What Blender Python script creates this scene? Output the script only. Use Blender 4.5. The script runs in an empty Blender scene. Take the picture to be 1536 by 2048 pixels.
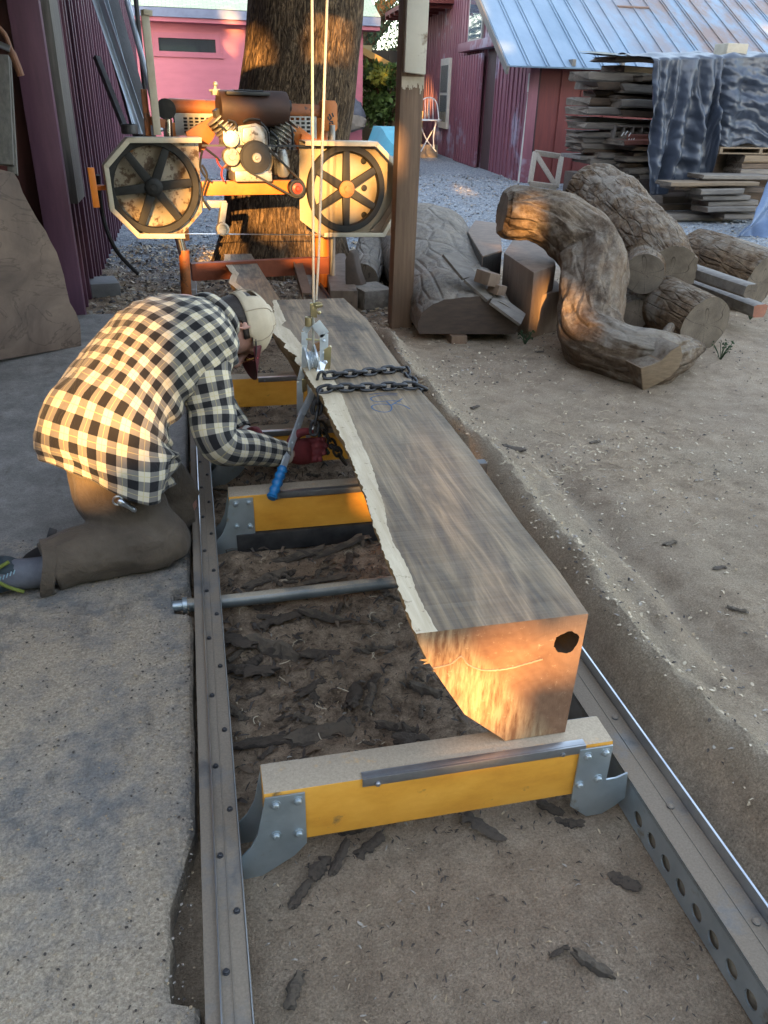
import bpy, bmesh, math, random
import numpy as np
from mathutils import Vector, Matrix, noise, Quaternion
random.seed(7)
SC = bpy.context.scene
COL = SC.collection
V = Vector
# ------------------------------------------------------------------ camera model (world: X right of track, Y along track, Z up; metres)
FPX, CX, CY, CAMH = 1595.0, 768.0, 1024.0, 1.4
def _u(a): return a / np.linalg.norm(a)
_yc = _u(np.array([362 - CX, 178 - CY, FPX])); _dn = _u(np.array([690 - CX, 4120 - CY, FPX]))
_z = -_dn; _z = _u(_z - _yc * (_z @ _yc)); _xc = np.cross(_yc, _z)
RW = np.stack([_xc, _yc, _z])
def ray(px, py): return RW @ np.array([px - CX, py - CY, FPX])
def G(px, py, z=0.0):
    d = ray(px, py); t = (z - CAMH) / d[2]; return V((d[0]*t, d[1]*t, z))
def atY(px, py, Y):
    d = ray(px, py); t = Y / d[1]; return V((d[0]*t, Y, CAMH + d[2]*t))
def atX(px, py, X):
    d = ray(px, py); t = X / d[0]; return V((X, d[1]*t, CAMH + d[2]*t))
def dep(p): return float((np.array(p) - np.array([0, 0, CAMH])) @ RW[:, 2])
def pr(px, p): return px * dep(p) / FPX   # metres spanned by a pixel length at point p
def pxm(px, y):  # metres for a pixel length at depth along Y
    return px * y * 1.03 / FPX
cam = bpy.data.cameras.new('Camera'); camo = bpy.data.objects.new('Camera', cam); COL.objects.link(camo)
cam.sensor_fit = 'AUTO'; cam.sensor_width = 36.0; cam.lens = 36.0 * FPX / 2048.0
cam.clip_start = 0.05; cam.clip_end = 2000
mw = Matrix.Identity(4)
for i in range(3):
    mw[i][0] = RW[i][0]; mw[i][1] = -RW[i][1]; mw[i][2] = -RW[i][2]
mw[2][3] = CAMH
camo.matrix_world = mw
SC.camera = camo

# ------------------------------------------------------------------ mesh builder
def smooth_path(pts, per=6):
    pts = [V(p) for p in pts]; out = []
    n = len(pts)
    for i in range(n - 1):
        p0 = pts[max(i-1, 0)]; p1 = pts[i]; p2 = pts[i+1]; p3 = pts[min(i+2, n-1)]
        for k in range(per):
            t = k / per
            out.append(0.5*((2*p1) + (p2-p0)*t + (2*p0-5*p1+4*p2-p3)*t*t + (3*p1-p0-3*p2+p3)*t**3))
    out.append(pts[-1]); return out
def smooth_vals(vals, per=6):
    return [p.x for p in smooth_path([V((v, 0, 0)) for v in vals], per)]
def nz(p, s=1.0, o=3, seed=0.0):
    return noise.fractal(V((p[0]*s + seed*17.3, p[1]*s - seed*5.1, p[2]*s + seed)), 1.0, 2.0, o)

class MB:
    def __init__(s): s.v = []; s.f = []; s.m = []; s.uv = []
    def add(s, verts, faces, mat=0, uvs=None):
        b = len(s.v); s.v += [V(v) for v in verts]
        for i, f in enumerate(faces):
            s.f.append([b + k for k in f]); s.m.append(mat); s.uv.append(uvs[i] if uvs else None)
        return s
    def obox(s, c, ax, ay, az, mat=0):
        c = V(c); ax = V(ax); ay = V(ay); az = V(az)
        vs = [c + ax*i + ay*j + az*k for k in (-1, 1) for j in (-1, 1) for i in (-1, 1)]
        fs = [(0,2,3,1),(4,5,7,6),(0,1,5,4),(2,6,7,3),(0,4,6,2),(1,3,7,5)]
        return s.add(vs, fs, mat)
    def box(s, x0, x1, y0, y1, z0, z1, mat=0):
        return s.obox(((x0+x1)/2, (y0+y1)/2, (z0+z1)/2), ((x1-x0)/2,0,0), (0,(y1-y0)/2,0), (0,0,(z1-z0)/2), mat)
    def beam(s, p0, p1, w, h, up=(0,0,1), mat=0):
        p0 = V(p0); p1 = V(p1); d = (p1-p0); L = d.length; d.normalize(); up = V(up)
        sx = d.cross(up)
        if sx.length < 1e-4: sx = d.cross(V((1,0,0)))
        sx.normalize(); uz = sx.cross(d)
        return s.obox((p0+p1)/2, sx*w/2, d*L/2, uz*h/2, mat)
    def prism(s, pts, ext, mat=0, mat_side=None, uvcap=False):
        pts = [V(p) for p in pts]; ext = V(ext); n = len(pts)
        ms = mat if mat_side is None else mat_side
        s.add(pts, [list(range(n))], mat); s.add([p+ext for p in pts], [list(range(n-1, -1, -1))], mat)
        for i in range(n):
            j = (i+1) % n
            s.add([pts[i], pts[j], pts[j]+ext, pts[i]+ext], [(0,3,2,1)], ms)
        return s
    def rings(s, rings, mat=0, cap0=True, cap1=True, capmat=None, closed=True, vlen=None):
        n = len(rings[0]); b = len(s.v); cm = mat if capmat is None else capmat
        for r in rings: s.v += [V(p) for p in r]
        vl = [0.0]
        for i in range(1, len(rings)):
            c0 = sum((V(p) for p in rings[i-1]), V())/n; c1 = sum((V(p) for p in rings[i]), V())/n
            vl.append(vl[-1] + (c1-c0).length)
        m = n if closed else n-1
        for i in range(len(rings)-1):
            for k in range(m):
                k2 = (k+1) % n
                s.f.append([b+i*n+k, b+i*n+k2, b+(i+1)*n+k2, b+(i+1)*n+k]); s.m.append(mat)
                s.uv.append([(k/n, vl[i]), ((k+1)/n, vl[i]), ((k+1)/n, vl[i+1]), (k/n, vl[i+1])])
        if closed:
            for flag, r, rev in ((cap0, 0, True), (cap1, len(rings)-1, False)):
                if not flag: continue
                c = sum((V(p) for p in rings[r]), V())/n
                b2 = len(s.v); s.v.append(c); q = [V(p) for p in rings[r]]
                ex = (q[0]-c); ex = ex.normalized() if ex.length > 1e-6 else V((1,0,0))
                nn = ex.cross(q[n//4]-c); nn = nn.normalized() if nn.length > 1e-9 else V((0,0,1)); ey = nn.cross(ex)
                b3 = len(s.v); s.v += q
                for k in range(n):
                    k2 = (k+1) % n
                    tri = [b3+k2, b3+k, b2] if rev else [b3+k, b3+k2, b2]
                    pts = [q[k2], q[k], c] if rev else [q[k], q[k2], c]
                    s.f.append(tri); s.m.append(cm); s.uv.append([((p-c).dot(ex), (p-c).dot(ey)) for p in pts])
        return s
    def tube(s, pts, r, n=10, mat=0, cap=True, capmat=None, disp=None, squash=None):
        pts = [V(p) for p in pts]; L = len(pts)
        rs = r if isinstance(r, (list, tuple)) else [r]*L
        t0 = (pts[1]-pts[0]).normalized(); up = V((0,0,1)) if abs(t0.z) < .9 else V((1,0,0))
        sx = t0.cross(up).normalized(); prev = t0; rg = []; acc = 0
        for i in range(L):
            t = (pts[min(i+1, L-1)] - pts[max(i-1, 0)]).normalized()
            q = prev.rotation_difference(t); sx = q @ sx; sx = (sx - t*sx.dot(t)).normalized(); prev = t
            sy = t.cross(sx)
            if i: acc += (pts[i]-pts[i-1]).length
            ring = []
            for k in range(n):
                a = 2*math.pi*k/n; rr = rs[i]
                if disp: rr = rs[i] * (1 + disp(a, acc, i))
                ring.append(pts[i] + sx*math.cos(a)*rr + sy*math.sin(a)*rr)
            rg.append(ring)
        return s.rings(rg, mat, cap, cap, capmat)
    def lathe(s, o, ax, prof, n=24, mat=0, ref=None):
        o = V(o); ax = V(ax).normalized(); ref = V(ref) if ref else (V((0,0,1)) if abs(ax.z) < .9 else V((1,0,0)))
        ex = ref.cross(ax).normalized(); ey = ax.cross(ex)
        rg = [[o + ax*h + ex*math.cos(2*math.pi*k/n)*max(r, 1e-5) + ey*math.sin(2*math.pi*k/n)*max(r, 1e-5) for k in range(n)] for r, h in prof]
        shut = prof[0] == prof[-1]
        return s.rings(rg, mat, prof[0][0] > 1e-4 and not shut, prof[-1][0] > 1e-4 and not shut)
    def cyl(s, p0, p1, r, n=16, mat=0, r2=None):
        p0 = V(p0); p1 = V(p1); L = (p1-p0).length
        return s.lathe(p0, p1-p0, [(r, 0), (r2 if r2 is not None else r, L)], n, mat)
    def ball(s, c, r, n=12, mat=0, sc=(1,1,1)):
        c = V(c); rg = []
        for i in range(n//2+1):
            t = math.pi*i/(n//2)
            rg.append([c + V((max(math.sin(t),1e-4)*math.cos(2*math.pi*k/n)*r*sc[0], max(math.sin(t),1e-4)*math.sin(2*math.pi*k/n)*r*sc[1], -math.cos(t)*r*sc[2])) for k in range(n)])
        return s.rings(rg, mat, False, False)
    def grid(s, nu, nv, fn, mat=0):
        b = len(s.v)
        for j in range(nv+1):
            for i in range(nu+1): s.v.append(V(fn(i/nu, j/nv)))
        for j in range(nv):
            for i in range(nu):
                a = b + j*(nu+1)+i
                s.f.append([a, a+1, a+nu+2, a+nu+1]); s.m.append(mat)
                s.uv.append([(i/nu, j/nv), ((i+1)/nu, j/nv), ((i+1)/nu, (j+1)/nv), (i/nu, (j+1)/nv)])
        return s
    def build(s, name, mats, parent=None, smooth=35, bevel=0, fix=True, merge=0):
        me = bpy.data.meshes.new(name)
        me.from_pydata([tuple(v) for v in s.v], [], s.f)
        if not isinstance(mats, (list, tuple)): mats = [mats]
        for m in mats: me.materials.append(m)
        me.polygons.foreach_set('material_index', s.m)
        if any(u for u in s.uv):
            ul = me.uv_layers.new(name='UVMap'); flat = []
            for u, f in zip(s.uv, s.f):
                for p in (u or [(0, 0)]*len(f)): flat += [p[0], p[1]]
            ul.data.foreach_set('uv', flat)
        if fix or bevel or merge:
            bm = bmesh.new(); bm.from_mesh(me)
            if merge: bmesh.ops.remove_doubles(bm, verts=bm.verts, dist=merge)
            if bevel:
                bmesh.ops.remove_doubles(bm, verts=bm.verts, dist=1e-5)
                ed = [e for e in bm.edges if len(e.link_faces) == 2 and e.calc_face_angle(0) > 0.6]
                bmesh.ops.bevel(bm, geom=ed, offset=bevel, segments=2, profile=.6, affect='EDGES', clamp_overlap=True)
            bmesh.ops.recalc_face_normals(bm, faces=bm.faces)
            bm.to_mesh(me); bm.free()
        if smooth:
            me.polygons.foreach_set('use_smooth', [True]*len(me.polygons))
            me.set_sharp_from_angle(angle=math.radians(smooth))
        me.update()
        o = bpy.data.objects.new(name, me); COL.objects.link(o)
        if parent: setp(o, parent)
        return o
def base_of(o): return V(o.location)
def setp(o, parent):
    o.parent = parent
    o.matrix_parent_inverse = Matrix.Translation(-base_of(parent))
def tag(o, label=None, cat=None, group=None, kind=None):
    if label: o['label'] = label
    if cat: o['category'] = cat
    if group: o['group'] = group
    if kind: o['kind'] = kind
    return o
def thing(name, loc, label, cat, group=None):
    o = bpy.data.objects.new(name, None); o.empty_display_size = .1; COL.objects.link(o); o.location = V(loc)
    return tag(o, label, cat, group)
def copy_tree(o, parent=None):
    c = o.copy(); COL.objects.link(c)
    if parent: c.parent = parent
    for ch in list(o.children): copy_tree(ch, c)
    return c

# ------------------------------------------------------------------ materials
class NT:
    def __init__(s, name):
        s.m = bpy.data.materials.new(name); s.m.use_nodes = True; s.t = s.m.node_tree; s.t.nodes.clear()
        s.out = s.n('ShaderNodeOutputMaterial'); s.b = s.n('ShaderNodeBsdfPrincipled'); s.l(s.b.outputs[0], s.out.inputs[0])
    def n(s, t, **k):
        nd = s.t.nodes.new(t)
        for a, v in k.items(): setattr(nd, a, v)
        return nd
    def l(s, a, b): s.t.links.new(a, b)
    def inp(s, sock, v):
        if hasattr(v, 'is_output'): s.l(v, sock)
        elif isinstance(v, (tuple, list)) and len(v) == 3 and sock.type == 'RGBA': sock.default_value = (*v, 1)
        else: sock.default_value = v
    def coord(s, which='Object', scale=(1,1,1), rot=(0,0,0), loc=(0,0,0)):
        tc = s.n('ShaderNodeTexCoord'); mp = s.n('ShaderNodeMapping'); s.l(tc.outputs[which], mp.inputs[0])
        mp.inputs['Scale'].default_value = scale; mp.inputs['Rotation'].default_value = rot; mp.inputs['Location'].default_value = loc
        return mp.outputs[0]
    def noise(s, vec, scale=5, detail=6, rough=.6, dist=0, out=0):
        nd = s.n('ShaderNodeTexNoise'); s.l(vec, nd.inputs['Vector']); nd.inputs['Scale'].default_value = scale
        nd.inputs['Detail'].default_value = detail; nd.inputs['Roughness'].default_value = rough; nd.inputs['Distortion'].default_value = dist
        return nd.outputs[out]
    def vor(s, vec, scale=5, feature='F1', out='Distance', rnd=1):
        nd = s.n('ShaderNodeTexVoronoi', feature=feature); s.l(vec, nd.inputs['Vector']); nd.inputs['Scale'].default_value = scale
        nd.inputs['Randomness'].default_value = rnd
        return nd.outputs[out]
    def ramp(s, f, stops, interp='LINEAR'):
        r = s.n('ShaderNodeValToRGB'); s.inp(r.inputs[0], f); cr = r.color_ramp; cr.interpolation = interp
        while len(cr.elements) < len(stops): cr.elements.new(.5)
        for e, (p, c) in zip(cr.elements, stops):
            e.position = p; e.color = (*c, 1) if isinstance(c, (tuple, list)) else (c, c, c, 1)
        return r.outputs[0]
    def mix(s, f, a, b, mode='MIX'):
        x = s.n('ShaderNodeMix', data_type='RGBA', blend_type=mode); s.inp(x.inputs[0], f); s.inp(x.inputs[6], a); s.inp(x.inputs[7], b); return x.outputs[2]
    def math(s, op, a, b=0.0, c=0.0, clamp=False):
        x = s.n('ShaderNodeMath', operation=op, use_clamp=clamp); s.inp(x.inputs[0], a); s.inp(x.inputs[1], b)
        if op in ('MULTIPLY_ADD', 'SMOOTH_MIN', 'COMPARE'): s.inp(x.inputs[2], c)
        return x.outputs[0]
    def sep(s, vec):
        x = s.n('ShaderNodeSeparateXYZ'); s.l(vec, x.inputs[0]); return x.outputs
    def bump(s, h, strength=.3, dist=.01, prev=None):
        b = s.n('ShaderNodeBump'); b.inputs['Strength'].default_value = strength; b.inputs['Distance'].default_value = dist
        s.l(h, b.inputs['Height'])
        if prev is not None: s.l(prev, b.inputs['Normal'])
        return b.outputs[0]
    def fin(s, col, rough=.7, metal=0.0, normal=None, spec=None, **kw):
        s.inp(s.b.inputs['Base Color'], col); s.inp(s.b.inputs['Roughness'], rough); s.inp(s.b.inputs['Metallic'], metal)
        if normal is not None: s.l(normal, s.b.inputs['Normal'])
        if spec is not None: s.b.inputs['Specular IOR Level'].default_value = spec
        for k, v in kw.items(): s.inp(s.b.inputs[k], v)
        return s.m
    def upz(s, lo=.5, hi=.85):
        g = s.n('ShaderNodeNewGeometry'); z = s.sep(g.outputs['True Normal'])[2]
        r = s.n('ShaderNodeMapRange'); s.l(z, r.inputs[0]); r.inputs[1].default_value = lo; r.inputs[2].default_value = hi; return r.outputs[0]

def M(name, c1, c2=None, scale=6, stretch=(1,1,1), rough=.7, metal=0.0, bump=.25, bscale=60, bdist=.004, dust=None, dustamt=.8, c3=None, spots=None, spec=None, dscale=9, dlo=.32):
    t = NT(name); co = t.coord('Object', stretch); plain = t.coord('Object')
    c2 = c2 or tuple(x*.6 for x in c1)
    f = t.noise(co, scale, 8, .65)
    stops = [(.3, c2), (.68, c1)] if not c3 else [(.28, c2), (.5, c1), (.72, c3)]
    col = t.ramp(f, stops)
    if spots:
        sf = t.noise(plain, spots[1], 5, .7)
        col = t.mix(t.ramp(sf, [(spots[2], 0), (spots[2]+.08, 1)]), col, spots[0])
    r = rough
    if dust:
        d = t.math('MULTIPLY', t.upz(), t.ramp(t.noise(plain, dscale, 8, .7), [(dlo, 0), (dlo+.2, dustamt)]))
        fine = t.noise(plain, 220, 3, .7)
        dc = t.mix(fine, tuple(x*.55 for x in dust), tuple(min(1, x*1.35) for x in dust))
        col = t.mix(d, col, dc); r = t.math('MAXIMUM', t.math('MULTIPLY', d, .95), rough)
        metal = t.math('MULTIPLY', t.math('SUBTRACT', 1.0, d), metal) if metal else metal
    nb = t.bump(t.noise(co, bscale, 6, .7), bump, bdist) if bump else None
    return t.fin(col, r, metal, nb, spec)
SAWDUST = (.36, .285, .2)
# ================================================================== SETTING: ground, concrete floor
c0 = G(1536, 1575, .15); c1 = G(872, 800, .15)
def crest(y):
    t = (y - c0.y)/(c1.y - c0.y)
    return c0.x + (c1.x - c0.x)*max(-.6, min(1.3, t)) + .02*math.sin(y*3.1) + .015*math.sin(y*7.7)
def sstep(a, b, x):
    t = max(0, min(1, (x-a)/(b-a))); return t*t*(3-2*t)
CONC = .06
def conc_edge(y):
    e = -.094 + .006*noise.noise(V((y*3, 0, 1))) + .004*noise.noise(V((y*14, 0, 2)))
    if .84 < y < 1.02: e = -.142 + .010*noise.noise(V((y*30, 0, 5)))
    if 1.02 <= y < 1.2: e -= .05*(1.2-y)/.18
    if 1.97 < y < 2.12: e -= .05
    return e
def gz(x, y):
    n1 = noise.fractal(V((x*1.1, y*1.1, 3)), 1, 2, 4); n2 = noise.fractal(V((x*7, y*7, 9)), 1, 2, 4); n3 = noise.noise(V((x*31, y*31, 2)))
    yard = .035 + .012*n1 + .005*n2 + .0025*n3
    pit = -.0 + .014*n1 + (.022*n2 + .010*n3)*max(.22, sstep(1.15, 1.45, y)*1.0)
    cr = crest(y); h = .205 + .016*noise.noise(V((y*2.2, 0, 8)))
    fade = 1 - sstep(4.4, 5.1, y)
    w = .105 + .04*noise.noise(V((y*1.7, 4, 1)))
    if x < cr: rid = .055 + (h-.055)*sstep(.90, cr, x)
    else: rid = .05 + (h-.05)*math.exp(-abs((x-cr)/w)**1.25)
    rid += (.011*n3 + .013*n2)*(1 if x < cr+.18 else .45)
    fur = -.05*math.exp(-(((x - (cr+.33+.06*math.sin(y*2)))/.09)**2))*sstep(1.3, 1.6, y)*(1-sstep(2.6, 3.0, y)) + .04*math.exp(-(((x - (cr+.20))/.07)**2))*sstep(1.2, 1.6, y)*(1-sstep(2.5, 3.2, y))
    a = sstep(.86, .92, x)
    b = sstep(cr+.25, cr+.7, x)
    right = rid*(1-b) + yard*b
    right = right*fade + yard*(1-fade) + fur*fade
    left_pit = pit*(1-sstep(4.4, 5.4, y)) + (.02 + .02*n1 + .012*n2)*sstep(4.4, 5.4, y)
    z = left_pit*(1-a) + right*a
    if x < -.09 and y < 5.6: z = min(z, .032 + .012*n2)
    if y > 7: z = z*(1-sstep(7, 10, y)) + (.03 + .02*n1)*sstep(7, 10, y)
    if x > 14 or y > 34 or x < -14: z = .03
    return z
def axis(segs):
    out = []
    for a, b, s in segs:
        n = max(1, round((b-a)/s)); out += [a + (b-a)*i/n for i in range(n)]
    return out + [segs[-1][1]]
gx = axis([(-300, -60, 60), (-60, -14, 6), (-14, -2, .8), (-2, -.3, .1), (-.3, 1.8, .022), (1.8, 6, .06), (6, 14, .4), (14, 60, 5), (60, 300, 60)])
gy = axis([(-60, -8, 5), (-8, .3, .5), (.3, 2.6, .022), (2.6, 4.4, .035), (4.4, 8, .06), (8, 16, .25), (16, 34, 1), (34, 80, 6), (80, 600, 80)])
mb = MB(); nxg = len(gx)
for y in gy:
    for x in gx: mb.v.append(V((x, y, gz(x, y))))
for j in range(len(gy)-1):
    for i in range(nxg-1):
        a = j*nxg+i; mb.f.append([a, a+1, a+nxg+1, a+nxg]); mb.m.append(0); mb.uv.append(None)

t = NT('ground_dirt'); co = t.coord('Object')
at = t.n('ShaderNodeVertexColor'); at.layer_name = 'zone'; zr = t.n('ShaderNodeSeparateColor'); t.l(at.outputs[0], zr.inputs[0])
big = t.noise(co, 1.3, 6, .6); mid = t.noise(co, 9, 8, .7); fine = t.noise(co, 90, 6, .75); grit = t.noise(co, 260, 3, .8)
dirt = t.ramp(mid, [(.3, (.25, .18, .12)), (.5, (.46, .345, .24)), (.72, (.62, .49, .36))])
dirt = t.mix(t.ramp(big, [(.35, 0), (.65, .5)]), dirt, (.38, .30, .23))
dirt = t.mix(t.ramp(grit, [(.5, 0), (.75, .55)]), dirt, (.47, .40, .31))
mul = t.ramp(t.noise(co, 16, 8, .75), [(.30, (.055, .038, .026)), (.42, (.24, .17, .115)), (.58, (.50, .37, .26))])
mul = t.mix(t.ramp(big, [(.5, 0), (.62, .75)]), mul, t.mix(fine, (.28, .195, .125), (.48, .35, .235)))
saw = t.mix(fine, (.27, .21, .145), (.56, .45, .33)); saw = t.mix(t.ramp(grit, [(.45, 0), (.7, .7)]), saw, (.72, .60, .45))
sv = t.vor(co, 46, out='Color'); sd = t.vor(co, 46)
svs = t.n('ShaderNodeSeparateColor'); t.l(sv, svs.inputs[0])
gra = t.ramp(svs.outputs[0], [(0, (.17, .19, .225)), (.5, (.32, .355, .40)), (.85, (.47, .50, .53)), (1, (.60, .61, .62))])  # gravel tinted bluer to carry the tint of the sky light
gra = t.mix(t.ramp(mid, [(.45, 0), (.7, .45)]), gra, (.28, .28, .27))
grain = t.ramp(t.noise(co, 190, 5, .85), [(.32, .5), (.5, 1.0), (.68, 1.45)]); peb = t.ramp(t.vor(co, 130), [(.0, 1.25), (.5, .85)])
col = t.mix(zr.outputs[0], dirt, mul); col = t.mix(zr.outputs[1], col, saw); col = t.mix(zr.outputs[2], col, gra)
h = t.math('ADD', t.math('MULTIPLY', fine, 1.0), t.math('MULTIPLY', grit, .6))
h = t.math('ADD', h, t.math('MULTIPLY', t.math('SUBTRACT', 1.0, sd), t.math('MULTIPLY', zr.outputs[2], 1.4)))
col = t.mix(t.math('SUBTRACT', 1.0, t.math('MULTIPLY', zr.outputs[2], .6)), col, t.mix(1.0, col, grain, 'MULTIPLY'))
nb = t.bump(mid, .7, .035); nb = t.bump(h, 1.0, .016, nb)
M_ground = t.fin(col, .95, 0, nb, .2)
ground = mb.build('ground', M_ground, smooth=180, fix=False); tag(ground, 'sawdust strewn dirt and gravel yard around the sawmill', 'ground', kind='structure')
ca = ground.data.color_attributes.new('zone', 'FLOAT_COLOR', 'POINT'); zc = []
for v in mb.v:
    x, y = v.x, v.y; cr = crest(y); q = noise.fractal(V((x*2, y*2, 5)), 1, 2, 4)*.5
    r = (1-sstep(.80, .9, x))*sstep(-.2, -.1, x)*(sstep(1.15, 1.5, y+q*.35)*.92 + .22)*(1-.35*sstep(5, 6.5, y)) if x < 1 else 0
    r = max(r, .7*sstep(4.6, 5.2, y)*(1-sstep(7.5, 9.5, y))*(1-sstep(1.4, 2.6, x+q)))
    g = sstep(cr-.10, cr-.02, x)*(1-sstep(cr+.02, cr+.34, x+q*.3)) if x > .85 else 0
    g *= 1-sstep(3.6, 4.6, y)
    if .86 < x < cr: g = max(g*.9, .30); r = max(r, .68*(1-sstep(cr-.07, cr-.005, x)))
    g = max(g, .55*sstep(.2, .7, q+.25)*(1-sstep(5, 8, y))*sstep(cr, cr+.3, x) if x > .9 else g)
    b = sstep(6.6, 8.2, y+q*1.5+.25*max(0, x-4)) if x > -3 else .3
    b = max(b, sstep(6.0, 7.0, x+q))
    zc += [r, g, b, 1]
ca.data.foreach_set('color', zc)

# concrete floor slab with a broken edge along the track
ys = [-3 + .25*i for i in range(13)] + [.25 + .0175*i for i in range(int((5.62-.25)/.0175))] + [5.60]
mb = MB()
def conc_row(y):
    e = conc_edge(y); xs = [-6, -3, -2, -1.4, -1.0, -.7, -.5, -.35, -.25]
    row = [V((x, y, CONC + .004*noise.noise(V((x*3, y*3, 4))))) for x in xs] + [V((e-.008, y, CONC)), V((e, y, CONC-.008)), V((e+.004+.006*noise.noise(V((y*40, 1, 1))), y, -.06))]
    return row
rows = [conc_row(y) for y in ys]; n = len(rows[0])
rows.append([V((p.x, 5.61, -.06)) for p in rows[-1]])
for r in rows: mb.v += r
for j in range(len(rows)-1):
    for i in range(n-1): mb.f.append([j*n+i, j*n+i+1, (j+1)*n+i+1, (j+1)*n+i]); mb.m.append(0); mb.uv.append(None)
t = NT('concrete_floor'); co = t.coord('Object')
big = t.noise(co, 1.6, 6, .65); mid = t.noise(co, 7, 8, .7); fine = t.noise(co, 120, 4, .8); grit = t.noise(co, 300, 3, .8)
base = t.ramp(mid, [(.3, (.14, .132, .122)), (.55, (.23, .215, .20)), (.75, (.31, .295, .275))])
dust = t.mix(t.ramp(fine, [(.3, 0), (.7, 1)]), (.27, .205, .14), (.66, .54, .40))
py = t.sep(co)[1]
near = t.n('ShaderNodeMapRange'); t.l(py, near.inputs[0]); near.inputs[1].default_value = 3.4; near.inputs[2].default_value = 1.9; near.inputs[3].default_value = -.24; near.inputs[4].default_value = .015
dm = t.ramp(t.math('ADD', t.math('ADD', t.math('MULTIPLY', mid, .6), t.math('MULTIPLY', big, .4)), near.outputs[0]), [(.42, 0), (.56, .9)])
col = t.mix(dm, base, dust); st = t.ramp(t.noise(t.coord('Object', (2.4, 1, 1), loc=(3, 1, 0)), 3.2, 8, .72), [(.56, 0), (.66, .65)])
col = t.mix(st, col, (.12, .105, .09)); col = t.mix(t.ramp(grit, [(.62, 0), (.75, .5)]), col, (.45, .37, .27))
col = t.mix(.8, col, t.mix(1.0, col, t.ramp(t.noise(co, 190, 5, .85), [(.32, .5), (.5, 1.0), (.68, 1.45)]), 'MULTIPLY'))
nb = t.bump(t.math('ADD', t.math('MULTIPLY', fine, dm), mid), .9, .012)
M_conc = t.fin(col, .85, 0, nb, .3)
tag(mb.build('concrete_floor', M_conc, smooth=40), 'dusty stained concrete shed floor with a broken edge beside the rail', 'floor', kind='structure')

# ================================================================== SAWMILL TRACK
m_galv = M('galvanised_steel', (.46, .52, .56), (.31, .36, .395), 7, rough=.42, metal=.75, bump=.08, bscale=30, spots=((.30, .28, .24), 11, .60))
m_rail = M('dusty_rail_steel', (.22, .235, .25), (.11, .115, .12), 14, rough=.5, metal=.7, bump=.15, dust=(.22, .175, .13), dustamt=.95, dscale=7, dlo=.27)
m_bright = M('bright_steel', (.55, .58, .62), (.4, .43, .47), 20, rough=.28, metal=.95, bump=.05)
m_dark = M('dark_steel', (.09, .09, .095), (.04, .04, .045), 18, rough=.5, metal=.7, bump=.15)
m_yel = M('yellow_painted_beam', (.68, .32, .04), (.50, .20, .02), 4, (1, 1, 2.2), rough=.45, bump=.08, dust=(.42, .34, .25), dustamt=1.0, spots=((.20, .12, .05), 9, .60), dscale=14, dlo=.2, c3=(.80, .41, .07))
m_strip = M('worn_strip_steel', (.36, .37, .39), (.25, .255, .27), 16, rough=.4, metal=.8, bump=.05)
RY0, RY1 = -.6, 6.9
track = thing('sawmill_track', (.45, .4, 0), 'long galvanised sawmill track with yellow cross beams under the walnut log', 'sawmill track')
mb = MB()   # left rail
mb.box(-.082, -.010, RY0, RY1, .02, .094); mb.box(-.082, -.058, RY0, RY1, .0945, .100)
mb.box(-.0585, -.0545, RY0, RY1, .0945, .108, 1)
mb.box(-.0095, -.0065, RY0, RY1, .03, .0955, 2); mb.box(-.037, -.035, RY0, RY1, .0945, .0962)
railL = mb.build('rail', [m_rail, m_bright, m_galv], track, bevel=.0012)
mb = MB()
y = .62
while y < 5.2:
    for xx, dy in ((-.046, 0), (-.022, .11)):
        mb.lathe((xx, y+dy, .094), (0,0,1), [(.0065, 0), (.0065, .0015), (.0048, .0017), (.0048, .005), (.0035, .006)], 10)
    y += .235
setp(tag(mb.build('bolt', m_dark), kind='stuff'), railL)
# right rail: dusty ledge, thin outer lip, pierced inner web
mb = MB()
mb.box(.826, .904, RY0, RY1, .088, .1)
mb.box(.9045, .9105, RY0, RY1, .0, .128, 1)
mb.box(.868, .871, RY0, RY1, .1, .1016)
mb.box(.842, .86, RY0, RY1, .0, .0875, 2)
mb.box(.745, .826, RY0, RY1, -.03, -.014)
railR = mb.build('rail', [m_rail, m_bright, M('packed_sawdust', (.42, .35, .26), (.25, .2, .15), 30, rough=.95)], track, bevel=.001)
mb = MB(); y = .35; xw = .826; z0, z1 = .004, .1
def hole_cell(y0, y1, zc, r, zz0, zz1):
    n = 16; yc = (y0+y1)/2; hy = (y1-y0)/2
    sq = []
    for k in range(n):
        a = 2*math.pi*k/n + math.pi/n*0; c, s_ = math.cos(a), math.sin(a); m = max(abs(c), abs(s_))
        sq.append(V((xw, yc + hy*c/m, (zz0+zz1)/2 + (zz1-zz0)/2*s_/m)))
    ci = [V((xw, yc + r*math.cos(2*math.pi*k/n), zc + r*math.sin(2*math.pi*k/n))) for k in range(n)]
    ci2 = [p + V((.004, 0, 0)) for p in ci]
    b = sq + ci + ci2
    mb.add(b, [(k, (k+1) % n, n+(k+1) % n, n+k) for k in range(n)] + [(n+k, n+(k+1) % n, 2*n+(k+1) % n, 2*n+k) for k in range(n)])
while y < 1.05:
    hole_cell(y, y+.056, .04, .017, z0, z1); y += .056
mb.add([(xw, y, z0), (xw, RY1, z0), (xw, RY1, z1), (xw, y, z1)], [(0,1,2,3)])
web = mb.build('web', m_galv); setp(web, railR)
for k in range(8):
    mb = MB(); mb.lathe((.885-.012*(k % 2), .75+.27*k, .1), (0,0,1), [(.008, 0), (.008, .004), (.0055, .006)], 8)
    setp(mb.build('bolt', m_rail), railR)
mb = MB()
mb.tube(smooth_path([(-.108, 2.03, .05), (.3, 2.035, .052), (.8, 2.05, .052)], 4), .020, 14)
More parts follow.
